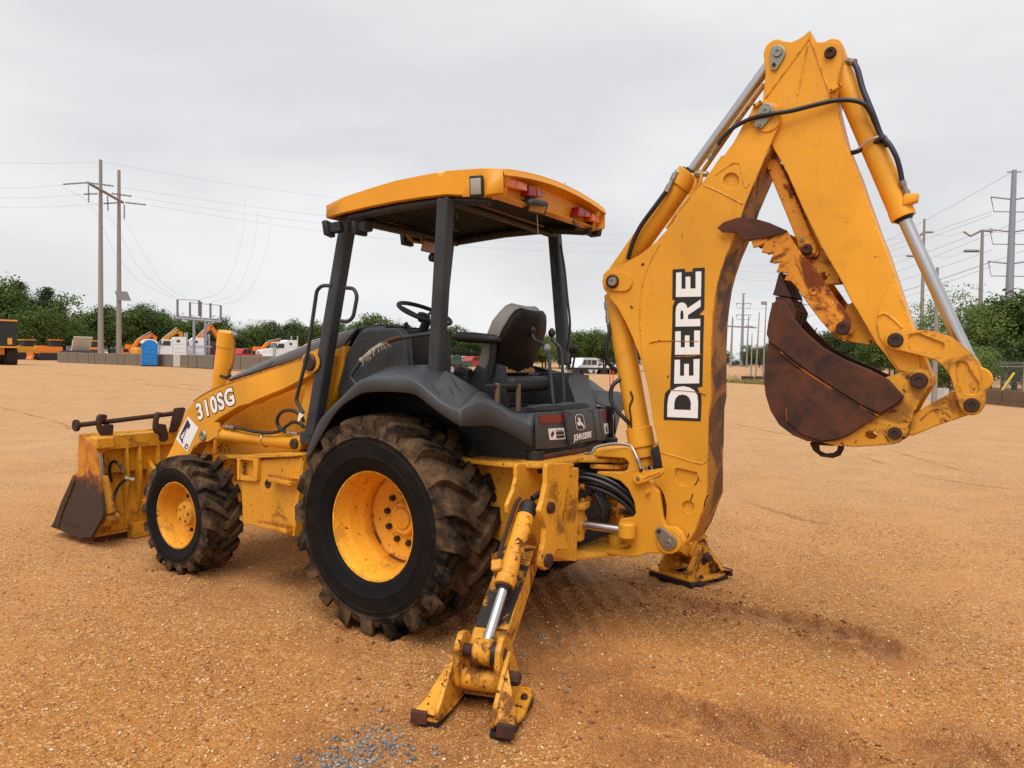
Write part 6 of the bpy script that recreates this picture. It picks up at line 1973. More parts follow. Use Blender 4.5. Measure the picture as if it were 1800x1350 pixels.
tube('hose_clamp', [PY(a, b, -.26) for a, b in ((388, 661), (396, 664), (405, 660))], .016, M['black'], tc_, 6, 0)
for px in ((381, 659), (378, 671)): cyl('grease_nipple', PY(px[0], px[1], -.33), PY(px[0] + 8, px[1], -.33), .004, M['pin'], tc_, 6)

# ---------------------------------------------------------------- front loader bucket (clamshell)
z6 = zoomed(80, 700, 5)
LB = .95
def loader_bucket():
    side = z6([(290, 335), (300, 325), (340, 340), (385, 372), (412, 405), (430, 450), (442, 520), (445, 600), (470, 720), (490, 880), (505, 1010), (500, 1045), (440, 1150), (395, 1228), (290, 1225), (200, 1195), (100, 1150), (40, 1130), (65, 1100), (140, 900), (200, 770), (240, 672), (262, 664), (285, 630), (282, 500)])
    sp = side_plate('loader_bucket', rp(side, 2), LB - .03, LB, M['bucket_cheek'], ROOT, bev=.004)
    o = mirror(sp); o.name = 'bucket_side'; o.parent = sp
    side_plate('edge_plate', z6([(40, 1130), (66, 1098), (140, 900), (200, 770), (238, 676), (262, 690), (250, 740), (200, 860), (130, 1060), (110, 1140)]), LB, LB + .008, M['bucket_cheek'], sp, bev=.003)
    ribbon('weld_seam', z6([(262, 680), (240, 770), (190, 890), (128, 1055)]), LB + .006, 4.5, .004, M['rust_orange'], sp)
    ribbon('weld_seam', z6([(120, 1070), (200, 1095), (290, 1125)]), LB + .004, 3, .004, M['rust_shaft'], sp)
    # back sheet between the sides
    bpx = z6([(300, 330), (400, 345), (450, 500), (470, 700), (505, 1010), (520, 1060), (430, 1200)])
    prof = [PY(a, b, LB) for a, b in z6([(310, 332), (392, 380), (438, 500), (462, 700), (500, 1000), (490, 1060), (400, 1220), (200, 1190), (45, 1132)])]
    SH = .26
    vsx, fs = [], []
    for p, SHi in zip(prof, (.06, .2, .26, .26, .26, .22, .08, .02, .0)):
        p = p + Vector((SHi, 0, 0)); q = p + Vector((.02, 0, .01))
        vsx += [Vector((p.x, LB - .02, p.z)), Vector((p.x, -LB + .02, p.z)), Vector((q.x, LB - .02, q.z)), Vector((q.x, -LB + .02, q.z))]
    for i in range(len(prof) - 1):
        a, b = 4 * i, 4 * i + 4
        fs += [(a, a + 1, b + 1, b), (a + 2, b + 2, b + 3, a + 3), (a, b, b + 2, a + 2), (a + 1, a + 3, b + 3, b + 1)]
    from_py('bucket_back', vsx, fs, M['yellow_dull'], sp)
    X0 = prof[2].x
    xb = prof[3].x - .012 + SH
    # ribs, plates and the torque tube on the back
    def backbox(name, y0, y1, z0, z1, dx=.03, mat='yellow_dull', x=None):
        xx = xb if x is None else x
        return box(name, (xx - dx / 2, (y0 + y1) / 2, (z0 + z1) / 2), (dx, y1 - y0, z1 - z0), M[mat], sp, None, .004)
    backbox('back_plate', -.9, .80, .62, .96, .05)
    backbox('top_plate', -.93, .90, .84, .965, .11)
    for y in (.50, .32, .62, -.3, -.5):
        p = [(xb + .02, .93), (xb - .11, .86), (xb - .13, .60), (xb - .06, .14), (xb + .02, .10)]
        plate2('rib', [p], y - .012, y + .012, M['yellow_dull'], sp, .003)
    plate2('hinge_plate', [[(xb, .75), (xb - .16, .62), (xb - .20, .40), (xb - .14, .20), (xb - .02, .16)]], .36, .40, M['yellow_dull'], sp, .004)
    cyl('hinge_pin', (xb - .10, .30, .30), (xb - .10, .48, .30), .05, M['yellow_dull'], sp)
    backbox('belly_plate', -.9, .86, .06, .34, .04)
    backbox('skid', .40, .56, .0, .14, .09)
    # clam cylinder at the near end
    a, b, c = PY(*z6([(565, 1015)])[0], LB - .10), PY(*z6([(490, 690)])[0], LB - .08), PY(*z6([(462, 440)])[0], LB - .07)
    Lr = (b - a).length
    cy = lathe('clam_cylinder', a, b, [(0, .05), (.03, .058), (Lr - .05, .056), (Lr - .01, .056), (Lr, .05)], M['yellow_worn'], sp, 20)
    # sub-pieces of the cylinder
    bm = bmesh.new()
    lathe_bm(bm, b, c, [(0, .029), ((c - b).length, .029)], 20)
    from_bm('chrome_rod', bm, M['chrome'], sp)
    cyl('rod_eye', c + Vector((0, -.05, 0)), c + Vector((0, .05, 0)), .05, M['yellow_dull'], sp)
    box('cylinder_bracket', c + Vector((.0, -.02, .05)), (.18, .16, .10), M['yellow_dull'], sp, None, .01)
    cyl('barrel_eye', a + Vector((.02, -.07, -.05)), a + Vector((.02, .05, -.05)), .055, M['yellow_worn'], sp)
    return sp
lb = loader_bucket()
hh_ = [(610, 735, .72), (570, 700, .74), (566, 640, .75), (580, 570, .75), (610, 555, .74), (645, 580, .73), (672, 620, .72), (690, 665, .72), (710, 690, .70)]
def hose6(pts, r=.013):
    q = [z6([(a, b)])[0] + (c,) for a, b, c in pts]
    return hose(q, 'hose', r, lb, 'bucket_hose')
h = hose6([(580, 730, .72), (570, 690, .74), (564, 620, .75), (580, 568, .75), (610, 556, .74), (645, 580, .73), (668, 620, .72), (685, 665, .72)])
h = hose6([(722, 710, .70), (680, 735, .72), (640, 780, .74), (612, 840, .76), (602, 900, .78), (608, 960, .78), (622, 995, .78)])
a, b = z6([(700, 700)])[0], z6([(780, 720)])[0]
fitting(PY(a[0], a[1], .72), PY(b[0], b[1], .66), .02, lb)
# rusty bar with its two hooks and end bracket across the top of the bucket
ra, rb_ = PX(133, 748, 3.55), PX(312, 726, 3.35)
bar = cyl('fork_bar', ra, rb_, .022, M['rust_shaft'], ROOT, 16)
cyl('bar_flange', ra + Vector((.0, .01, 0)), ra + Vector((.0, -.02, 0)), .052, M['rust_shaft'], bar, 18, .004)
def hook(px, X):
    P2 = [PX(a, b, X) for a, b in z6(px)]
    c = cat([(p.y, p.z) for p in P2], True, 3)
    return plateX('fork_hook', [c], X - .03, X + .03, M['rust_shaft'], bar, .006)
hook([(455, 190), (465, 155), (490, 140), (525, 148), (528, 175), (510, 192), (490, 198), (480, 215), (482, 235), (500, 245), (525, 235), (560, 228), (585, 238), (580, 310), (575, 360), (562, 405), (530, 435), (512, 428), (515, 385), (495, 330), (468, 290), (455, 240)], 3.46)
hook([(958, 190), (970, 140), (990, 122), (1012, 130), (1008, 150), (990, 170), (982, 205), (985, 225), (1010, 225), (1045, 232), (1050, 262), (1062, 300), (1065, 360), (1030, 382), (1012, 368), (1005, 325), (970, 305), (952, 270)], 3.30)
hexa('bar_bracket', [PX(*z6([(1125, 90)])[0], 3.28), PX(*z6([(1215, 78)])[0], 3.28), PX(*z6([(1150, 300)])[0], 3.28), PX(*z6([(1080, 300)])[0], 3.28), PX(*z6([(1150, 80)])[0], 3.5), PX(*z6([(1235, 90)])[0], 3.5), PX(*z6([(1190, 240)])[0], 3.5), PX(*z6([(1110, 300)])[0], 3.5)], M['rust_shaft'], bar, .006)

# ================================================================== behind: yard, vehicles, poles, trees
ORD = {}
def ordinal(n):
    names = 'first second third fourth fifth sixth seventh eighth ninth tenth eleventh twelfth thirteenth fourteenth fifteenth sixteenth seventeenth eighteenth nineteenth twentieth'.split()
    if n <= 20: return names[n - 1]
    return 'twenty-' + names[n - 21] if n < 30 else 'thirtieth'
ZB = .62        # the yard to the front of the machine lies a little higher
def local(fn):
    """run a builder whose things are modelled about the origin, facing +X"""
    return fn

def put(root, x, y, z, rz):
    root.location = (x, y, z); root.rotation_euler = (0, 0, rz)
    return root

def side_dir(px, dist):
    """heading that shows a vehicle side-on at this photo column, its front to the left"""
    v = ray(px, 620)
    return math.atan2(v.y, v.x) + math.pi / 2

def lp(name, parent, mat, parts):
    """one mesh from boxes (c, s, ry) and cylinders (p0, p1, r)"""
    bm = bmesh.new()
    for q in parts:
        if q[0] == 'b':
            rot = Euler((0, q[3] if len(q) > 3 else 0, 0)).to_matrix()
            box_bm(bm, q[1], q[2], rot)
        elif q[0] == 'c':
            cyl_bm(bm, q[1], q[2], q[3], q[4] if len(q) > 4 else 12)
        elif q[0] == 'p':      # polygon in XZ between two Y
            a = [bm.verts.new((x, q[2], z)) for x, z in q[1]]; b = [bm.verts.new((x, q[3], z)) for x, z in q[1]]
            bm.faces.new(a); bm.faces.new(b)
            for i in range(len(a)): bm.faces.new((a[i], a[(i + 1) % len(a)], b[(i + 1) % len(a)], b[i]))
    return from_bm(name, bm, M[mat], parent, 30)

def excavator(mat, label, boom, stick, group=None):
    """boom / stick: polylines in XZ ahead of the cab"""
    r = empty('excavator', label=label, cat='excavator', group=group)
    lp('body', r, mat, [('b', (-.9, 0, 1.65), (2.8, 2.5, 1.1)), ('b', (.9, -.7, 1.5), (1.2, 1.0, .8))])
    for y in (1.26, -1.26): lp('engine_louvre', r, 'truck_black', [('b', (-1.2, y, 1.75), (1.0, .03, .6)), ('b', (-.1, y, 1.45), (.8, .03, .35))])
    lp('handrail', r, 'metal_far', [('b', (-1.0, 1.1, 2.45), (2.2, .05, .05)), ('b', (-2.0, 1.1, 2.3), (.05, .05, .4)), ('b', (0, 1.1, 2.3), (.05, .05, .4))])
    lp('counterweight', r, 'truck_black' if mat == 'far_orange' else mat, [('p', [(-2.3, 1.1), (-2.9, 1.2), (-2.9, 2.0), (-2.3, 2.25)], -1.25, 1.25)])
    lp('cab', r, mat, [('b', (.7, .75, 2.1), (1.4, 1.0, 1.6))])
    lp('cab_window', r, 'glass', [('b', (.75, 1.27, 2.35), (1.1, .02, .9)), ('b', (1.41, .75, 2.3), (.02, .85, 1.1))])
    for y in (1.0, -1.0):
        lp('track', r, 'truck_black', [('p', [(-2.0, .05), (1.7, .05), (2.05, .4), (1.7, .85), (-2.0, .85), (-2.35, .4)], y - .3, y + .3)])
    def arm(name, pts, w0, w1, y):
        n = len(pts); up, dn = [], []
        for i, (x, z) in enumerate(pts):
            a, b = pts[max(0, i - 1)], pts[min(n - 1, i + 1)]
            dx, dz = b[0] - a[0], b[1] - a[1]; l = math.hypot(dx, dz)
            wd = w0 + (w1 - w0) * i / (n - 1)
            if 0 < i < n - 1: wd = max(w0, w1) * 1.15
            up.append((x - dz / l * wd / 2, z + dx / l * wd / 2)); dn.append((x + dz / l * wd / 2, z - dx / l * wd / 2))
        return lp(name, r, mat, [('p', up + dn[::-1], y - .25, y + .25)])
    arm('boom', boom, .55, .5, -.1); arm('stick', stick, .55, .3, -.1)
    e = stick[-1]
    lp('bucket', r, 'truck_black', [('p', [(e[0] - .3, e[1] + .2), (e[0] + .5, e[1] + .1), (e[0] + .6, e[1] - .6), (e[0] - .1, e[1] - .9), (e[0] - .6, e[1] - .5)], -.6, .4)])
    m_ = boom[len(boom) // 2]
    lp('boom_cylinder', r, 'metal_far', [('c', (1.2, .25, 1.6), (m_[0], .25, m_[1] - .2), .09)])
    lp('stick_cylinder', r, 'metal_far', [('c', (m_[0], -.1, m_[1] + .45), (stick[0][0], -.1, stick[0][1] + .5), .08)])
    return r

def semi(mat, label, sleeper=True, group=None, stack='metal_far'):
    r = empty('truck_tractor', label=label, cat='truck', group=group)
    lp('hood', r, mat, [('p', [(1.5, 1.0), (3.5, 1.0), (3.55, 1.55), (3.3, 1.85), (1.5, 2.15)], -.95, .95)])
    lp('cab', r, mat, [('p', [(.1, .95), (1.6, .95), (1.6, 2.15), (1.25, 2.95), (.1, 2.95)], -1.1, 1.1)])
    if sleeper:
        lp('sleeper', r, mat, [('p', [(-1.5, .95), (.08, .95), (.08, 3.05), (-.2, 3.3), (-1.5, 3.3)], -1.15, 1.15)])
        for z in (1.5, 2.0, 2.5): lp('sleeper_panel', r, mat, [('b', (-.72, 1.16, z), (1.3, .03, .36))])
        lp('sleeper_window', r, 'glass', [('b', (-.55, 1.19, 2.75), (.4, .02, .3))])
    lp('side_window', r, 'glass', [('p', [(.35, 2.15), (1.35, 2.15), (1.15, 2.75), (.35, 2.75)], 1.10, 1.12)])
    lp('windscreen', r, 'glass', [('p', [(1.60, 2.18), (1.64, 2.2), (1.32, 2.88), (1.28, 2.88)], -.95, .95)])
    lp('frame', r, 'truck_black', [('b', (-.6, 0, .75), (7.4, .9, .3))])
    for x in (2.5, -2.6, -3.9):
        for y in (1.0, -1.0):
            o = lp('wheel', r, 'tyre_far', [('c', (x, y - .17, .5), (x, y + .17, .5), .5, 18)])
            lp('rim', o, 'metal_far', [('c', (x, y + (.16 if y > 0 else -.16), .5), (x, y + (.19 if y > 0 else -.19), .5), .27, 14)])
    lp('fender', r, mat, [('p', [(1.85, .7), (1.95, 1.1), (3.1, 1.1), (3.6, .8), (3.62, .45), (3.3, .45), (3.1, .85), (2.1, .85)], .7, 1.2)])
    lp('grille', r, 'metal_far', [('b', (3.54, 0, 1.3), (.06, 1.1, .8))])
    for y in (1.25, -1.25): lp('mirror', r, 'truck_black', [('b', (1.5, y, 2.4), (.12, .2, .5))])
    for y in (.75, -.75): lp('headlight', r, 'lens_clear', [('b', (3.5, y, 1.15), (.08, .3, .25))])
    lp('air_cleaner', r, stack, [('c', (1.75, 1.05, 1.3), (1.75, 1.05, 2.1), .2, 12)])
    lp('bumper', r, stack, [('b', (3.62, 0, .62), (.16, 2.3, .4))])
    lp('fuel_tank', r, stack, [('c', (-.9, 1.0, .65), (.9, 1.0, .65), .33, 14)])
    for y in (1.0, -1.0): lp('exhaust_stack', r, stack, [('c', (-.1 if not sleeper else -1.6, y, 1.0), (-.1 if not sleeper else -1.6, y, 3.9), .09, 10)])
    return r

def dozer(mat, label, group=None):
    r = empty('bulldozer', label=label, cat='bulldozer', group=group)
    lp('body', r, mat, [('b', (.2, 0, 1.3), (2.8, 1.3, .9)), ('b', (1.1, 0, 1.6), (1.2, 1.1, .5))])
    lp('cab', r, 'truck_black', [('b', (-.5, 0, 2.1), (1.2, 1.2, .9))])
    lp('cab_roof', r, mat, [('b', (-.5, 0, 2.62), (1.5, 1.4, .12))])
    lp('blade', r, mat, [('p', [(2.2, .1), (2.45, .1), (2.3, .6), (2.45, 1.1), (2.2, 1.1), (2.1, .6)], -1.5, 1.5)])
    for y in (.9, -.9): lp('track', r, 'truck_black', [('p', [(-1.5, .0), (1.3, .0), (1.7, .45), (1.3, .95), (-1.5, .95), (-1.9, .45)], y - .25, y + .25)])
    return r

def car(kind, mat, label, group=None, hood_up=False):
    r = empty(kind, label=label, cat='pickup truck' if kind == 'pickup' else ('van' if kind == 'van' else 'car'), group=group)
    if kind == 'van':
        prof = [(-2.5, .35), (2.4, .35), (2.5, .9), (2.3, 1.15), (1.7, 1.25), (1.1, 2.0), (-2.3, 2.05), (-2.5, 1.9)]
        win = [[(-2.2, 1.25), (-.9, 1.25), (-.9, 1.8), (-2.2, 1.8)], [(-.75, 1.25), (.2, 1.25), (.2, 1.8), (-.75, 1.8)], [(.35, 1.25), (1.35, 1.25), (1.0, 1.8), (.35, 1.8)]]
    elif kind == 'pickup':
        prof = [(-2.7, .45), (2.7, .45), (2.75, 1.0), (2.5, 1.2), (1.2, 1.28), (.6, 1.85), (-.7, 1.88), (-.9, 1.2), (-2.7, 1.2)]
        win = [[(-.6, 1.28), (-.05, 1.28), (-.05, 1.75), (-.6, 1.75)], [(.05, 1.28), (.95, 1.28), (.55, 1.75), (.05, 1.75)]]
    else:
        prof = [(-2.3, .3), (2.2, .3), (2.3, .7), (2.1, .9), (1.1, .98), (.4, 1.45), (-1.1, 1.45), (-1.8, 1.0), (-2.3, .95)]
        win = [[(-1.3, 1.0), (-.4, 1.0), (-.4, 1.36), (-1.0, 1.36)], [(-.3, 1.0), (.85, 1.0), (.35, 1.36), (-.3, 1.36)]]
    lp('body', r, mat, [('p', prof, -.9, .9)])
    for wn in win:
        lp('window', r, 'glass', [('p', wn, .895, .91)]); lp('window', r, 'glass', [('p', wn, -.91, -.895)])
    for x in (1.55, -1.5):
        for y in (.78, -.78): lp('wheel', r, 'tyre_far', [('c', (x, y - .12, .35), (x, y + .13, .35), .35, 16)])
    return r

def lift_at(px, py, dist, name='x'):
    v = PD(px, py, dist); return v

def face_left(root, px, dist, extra=0.0, z=ZB):
    if root.name.startswith('excavator'): root.scale = (.88,) * 3
    v = PD(px, 640, dist)
    return put(root, v.x, v.y, z, side_dir(px, dist) + extra)

# ---- portable toilet
def toilet():
    v = PZ(262, 644, ZB)
    t = put(empty('portable_toilet', label='blue portable toilet with white rounded roof in front of the concrete wall', cat='portable toilet'), v.x, v.y, ZB, side_dir(262, 70) - math.pi / 2 + .12)
    # faces -X (the camera)
    lp('cabin', t, 'blue', [('b', (0, 0, 1.0), (1.1, 1.08, 2.0))])
    arc = lambda r, zc, n=14: [(r * math.cos(math.pi * i / n), zc + r * .62 * math.sin(math.pi * i / n)) for i in range(n + 1)]
    def ext(name, yzp, x0, x1, mat):
        loft(name, [[Vector((x0, y, z)) for y, z in yzp], [Vector((x1, y, z)) for y, z in yzp]], M[mat], t)
    ext('roof', arc(.62, 1.94), -.58, .58, 'truck_white')
    ext('door', [(.50, .12)] + arc(.50, 1.92) + [(-.50, .12)], -.60, -.56, 'blue')
    for z in (.35, .75, 1.1, 1.5): lp('door_rib', t, 'blue', [('b', (-.61, .05, z), (.02, .66, .09))])
    for z in (.3, 1.0, 1.7): lp('hinge', t, 'truck_black', [('b', (-.605, .44, z), (.03, .06, .1))])
    lp('base', t, 'truck_black', [('b', (0, 0, .05), (1.2, 1.16, .10))])
    for y in (.56, -.56): lp('corner_post', t, 'blue', [('b', (-.53, y, 1.0), (.08, .06, 1.9))])
toilet()

# ---- wall of concrete blocks
def block_wall():
    a = PZ(106, 637, ZB); b = PZ(412, 649, ZB)
    dd = (b - a); L = dd.length
    n = 26
    wall = empty('block_wall', (a.x, a.y, ZB), math.atan2(dd.y, dd.x), 'long low grey concrete block wall behind the blue toilet', 'wall')
    bl = L / n
    bm = bmesh.new(); box_bm(bm, (bl / 2, 0, .53), (bl - .06, .6, 1.06)); bevel_all(bm, .03, 1)
    first = from_bm('block', bm, M['concrete'], wall)
    pale = first.data.copy(); pale.materials.clear(); pale.materials.append(M['concrete_lite'])
    for i in range(1, n + 8):
        o = first.copy(); COL.objects.link(o)
        o.location = (bl * i, .02 * ((i * 7) % 5 - 2), .012 * ((i * 5) % 4 - 2))
        if i in (19,): o.data = pale
block_wall()

# ---- vehicles parked beyond the wall, left to right
def lot():
    # big wheel loader half out of the picture
    D0 = 72
    r = empty('wheel_loader', label='dark wheel loader with big rear tyres cut off by the left edge', cat='wheel loader')
    lp('engine_hood', r, 'truck_black', [('b', (-1.6, 0, 2.45), (2.4, 2.5, 2.0))])
    lp('hood_trim', r, 'far_yellow', [('b', (-1.6, 0, 3.5), (2.5, 2.6, .12)), ('b', (-1.6, .0, 1.45), (2.6, 2.6, .12)), ('b', (-2.83, -.8, 1.9), (.06, .3, .5))])
    lp('cab', r, 'truck_black', [('b', (.7, 0, 3.0), (1.7, 1.7, 1.9))])
    lp('frame', r, 'far_yellow', [('b', (.5, 0, 1.2), (5.2, 1.1, .7))])
    for x in (-1.5, 2.0):
        for y in (1.05, -1.05): lp('tyre', r, 'tyre_far', [('c', (x, y - .35, .8), (x, y + .35, .8), .82, 22)])
    v = PD(-14, 640, D0); put(r, v.x, v.y, gz(v.x) - .05, side_dir(-14, D0) - math.pi / 2 + .12)
    d1 = dozer('far_yellow', 'small yellow tracked machine left of the dark raised-hood truck, nearer the left edge'); face_left(d1, 40, 118, .5, ZB)
    d2 = dozer('far_orange', 'orange and yellow bulldozer under the trees, between the left edge and the tall poles'); face_left(d2, 89, 112, .2, ZB)
    c1 = car('pickup', 'truck_black', 'dark pickup with pale raised bonnet at the left end of the block wall')
    lp('raised_bonnet', c1, 'truck_beige', [('p', [(1.0, 1.3), (1.9, 2.9), (2.0, 2.85), (1.15, 1.25)], -1.0, 1.0)])
    face_left(c1, 135, 101, math.pi / 2 + .35, ZB)
    lp('windscreen_panel', c1, 'truck_beige', [('b', (.9, 0, 1.9), (.1, 1.7, 1.2), .3)])
    d3 = dozer('far_yellow', 'yellow machine with grey cab just left of the first tall pole'); face_left(d3, 163, 112, -.4, ZB)
    c2 = car('pickup', 'truck_red', 'red and white pickup just behind the block wall left of the first tall pole'); face_left(c2, 165, 104, .2, ZB - .35)
    e1 = excavator('far_orange', 'orange excavator with folded arm directly left of the blue toilet', [(.6, 1.8), (-.2 + 1.9, 3.6), (4.6, 4.9)], [(4.3, 5.0), (5.2, 4.4), (4.6, 1.9)])
    face_left(e1, 226, 140, math.pi + .5, ZB)
    e2 = excavator('far_yellow', 'yellow excavator whose arm rises behind the left white truck', [(.6, 1.8), (2.6, 3.9), (5.2, 5.6)], [(4.9, 5.6), (5.7, 5.0), (5.9, 2.3)])
    face_left(e2, 264, 130, math.pi + .5, ZB)
    e3 = excavator('far_orange', 'orange excavator with arm raised above the switch frame, right of the white trucks', [(.6, 1.8), (2.9, 4.2), (5.6, 6.5)], [(5.3, 6.6), (6.4, 5.2), (7.6, 3.3)])
    face_left(e3, 320, 128, math.pi + .5, ZB)
    s1 = semi('truck_white', 'white sleeper truck directly right of the blue toilet'); face_left(s1, 303, 106, .12, ZB)
    s2 = semi('truck_white', 'white sleeper truck behind the switch frame posts, second from the toilet'); face_left(s2, 335, 108, .12, ZB)
    s3 = semi('truck_green', 'dark green truck right of the two white trucks', False); face_left(s3, 364, 110, .15, ZB)
    s4 = semi('truck_maroon', 'maroon truck partly hidden by the upright yellow cylinder of the loader', True); face_left(s4, 385, 114, .15, ZB)
    t1 = car('pickup', 'truck_red', 'small red and black tractor just right of the upright yellow cylinder'); face_left(t1, 424, 92, .9, ZB)
    e4 = excavator('far_orange', 'orange excavator seen above the middle of the grey bonnet', [(.6, 1.8), (2.2, 3.5), (5.2, 3.9)], [(5.0, 4.0), (5.9, 3.3), (6.0, 1.5)])
    face_left(e4, 450, 128, math.pi + .5, ZB)
    s5 = semi('truck_white', 'white truck seen above the grey bonnet beside an orange excavator', True, stack='metal_far'); face_left(s5, 498, 108, .4, ZB)
    e5 = excavator('far_yellow', 'yellow excavator with low arm above the upper end of the grey bonnet', [(.6, 1.9), (3.0, 3.3), (6.2, 3.9)], [(6.0, 4.0), (6.9, 3.2), (6.7, 1.4)])
    face_left(e5, 515, 112, math.pi + .5, ZB)
    for i, (px, dd_) in enumerate(((412, 78), (432, 77), (452, 76), (470, 75))):
        r = empty('trailer_frame', label=ordinal(i + 1) + ' low black trailer frame from the left, parked behind the block wall', cat='trailer', group='trailer frames behind the block wall')
        lp('bed', r, 'truck_black', [('b', (0, 0, .95), (5.0, 1.8, .22))])
        for x in (-1.2, 0, 1.2):
            for y in (.9, -.9): lp('wheel', r, 'tyre_far', [('c', (x, y - .12, .42), (x, y + .12, .42), .42, 14)])
        lp('mudguard', r, 'metal_far', [('p', [(-1.9, .8), (-1.5, 1.05), (1.5, 1.05), (1.9, .8), (1.9, .9), (1.5, 1.15), (-1.5, 1.15), (-1.9, .9)], .8, 1.1)])
        face_left(r, px, dd_, .4, ZB - .1)
    # seen through the operator station
    s6 = semi('truck_white', 'white truck between the front and rear canopy posts, low beside the rear post', True); face_left(s6, 742, 62, .9, .3)
    b1 = empty('shed', label='grey flat sided shed behind the seat armrest', cat='building'); lp('wall', b1, 'metal_far', [('b', (0, 0, 2.6), (6, 8, 5.2))]); lp('roof', b1, 'concrete_lite', [('b', (0, 0, 5.3), (6.4, 8.4, .25))]); face_left(b1, 788, 165, .35, 0.2)
    for px, dd_, mat, lab in ((795, 95, 'truck_green', 'pale green car under the armrest, furthest left of the row behind the seat'), (806, 110, 'truck_white', 'white pickup in the row behind the seat, left of the red one'), (832, 105, 'truck_red', 'red pickup visible between armrest and seat')):
        c = car('pickup', mat, lab); face_left(c, px, dd_, .7, .25)
    van = car('van', 'truck_white', 'white van with dark windows parked right of the rear canopy post'); face_left(van, 1021, 84, 1.1, .05)
    fb = empty('flatbed_trailer', label='black flatbed trailer with wheels just right of the white van', cat='trailer')
    lp('bed', fb, 'truck_black', [('b', (0, 0, .9), (6, 2, .2))])
    for x in (-2, -1, 1, 2):
        for y in (.85, -.85): lp('wheel', fb, 'tyre_far', [('c', (x, y - .13, .42), (x, y + .13, .42), .42, 14)])
    lp('headboard', fb, 'truck_black', [('b', (2.9, 0, 1.4), (.1, 2, .9))])
    face_left(fb, 1043, 82, .2, 0)
    for i, px in enumerate((1052, 1064, 1074, 1086, 1098)):
        c = car('car', ('truck_white', 'truck_beige', 'truck_white', 'truck_white', 'metal_far')[i], ordinal(i + 1) + ' pale car from the left in the far row beside the digging arm', 'pale cars parked in the far row')
        face_left(c, px, 128, .5, -.0)
    # two red stakes
    for px in (1072, 1077.5):
        v = PZ(px, 680, 0)
        s = empty('survey_stake', (v.x, v.y, 0), 0, ('left' if px < 1075 else 'right') + ' of two thin red stakes standing in the yard left of the digging arm', 'stake', 'red stakes beside the digging arm')
        lp('shaft', s, 'stake', [('c', (0, 0, 0), (0, 0, 1.15), .035, 8)]); lp('foot', s, 'stake', [('b', (0, 0, .02), (.12, .12, .04))])
lot()

# ---- poles, towers and lines
def wire_between(pts, r=.012):
    out_ = []
    for a, b, sag in pts:
        a, b = Vector(a), Vector(b)
        P = []
        for i in range(17):
            t = i / 16
            p = a.lerp(b, t); p.z -= sag * 4 * t * (1 - t); P.append(p)
        out_.append(P)
    return out_
def wires(name, spans, label, group=None, r=.014, cat_='power line'):
    bm = bmesh.new()
    for P in wire_between(spans): tube_bm(bm, P, r, 5)
    o = from_bm(name, bm, M['wire'], None)
    return tag(o, label, cat_, group)
def up(v, z): return Vector((v.x, v.y, z))
DP = 96
def h_frame():
    a, b = PD(177, 632, DP), PD(209, 632, DP + 4)
    za, zb = PD(177.7, 281, DP).z, PD(208, 299, DP + 4).z
    t = empty('power_pole_frame', (a.x, a.y, ZB), 0, 'tall two-pole power line frame with crossarm left of the toilet', 'power pole')
    inv = Vector((a.x, a.y, ZB))
    def loc(o): o.data.transform(Matrix.Translation(-inv)); return o
    def pole(c, z1):
        o = lathe('pole', (c.x, c.y, ZB - .3), (c.x, c.y, z1), [(0, .31), (z1 - ZB + .3, .17)], M['pole_wood'], t, 14); loc(o)
    pole(a, za); pole(b, zb)
    c0, c1 = PD(154, 321, DP - 3), PD(216, 356, DP + 5)
    bm = bmesh.new(); tube_bm(bm, [c0, c1], .16, 6); loc(from_bm('crossarm', bm, M['pole_wood'], t))
    ends = []
    for (q0, q1) in (((111, 324), (153, 321)), ((160, 322), (200, 327)), ((147, 341.5), (172, 340.5)), ((196, 340), (232, 345)), ((182, 357.5), (206, 356.5)), ((220, 356), (257, 360))):
        p, q = PD(*q0, DP), PD(*q1, DP)
        n = 9
        prof = []
        L = (q - p).length
        for i in range(n): prof += [(L * i / n, .05), (L * (i + .35) / n, .13), (L * (i + .7) / n, .05)]
        o = lathe('insulator', p, q, prof + [(L, .04)], M['insul'], t, 8); loc(o)
    for q0, q1 in (((155.5, 326), (156, 356)), ((189, 345), (190, 371)), ((218.5, 360), (218.5, 385))):
        p, q = PD(*q0, DP), PD(*q1, DP); L = (q - p).length
        prof = []
        for i in range(8): prof += [(L * i / 8, .04), (L * (i + .4) / 8, .11), (L * (i + .8) / 8, .04)]
        loc(lathe('insulator', p, q, prof + [(L, .04)], M['insul'], t, 8))
    P = [PD(x, y, DP + 3.4) for x, y in ((202, 512), (224, 513), (231, 529), (208, 528))]
    n_ = Vector((.1, .0, .05))
    loc(hexa('solar_panel', P + [p + n_ for p in P], M['panel_far'], t, .0))
h_frame()
FAR = lambda x, y, d: PD(x, y, d)
wires('power_line', [(FAR(111, 324, DP), FAR(-60, 328, DP + 10), .3), (FAR(147, 341, DP), FAR(-60, 345, DP + 10), .3), (FAR(182, 357, DP), FAR(-60, 362, DP + 10), .3)], 'three thin lines running left from the two-pole frame', r=.011)
wires('power_line', [(FAR(205, 328, DP), FAR(1200, 408, 150), 2.2), (FAR(237, 346, DP), FAR(1200, 424, 150), 2.2), (FAR(264, 361, DP), FAR(1200, 440, 150), 2.2)], 'three lines sagging right from the two-pole frame behind the canopy', r=.011)
wires('ground_wire', [(FAR(-40, 284, DP), FAR(177, 284, DP), .2), (FAR(177, 284, DP), FAR(1100, 352, 150), 3)], 'faint topmost line over the two-pole frame', r=.010)
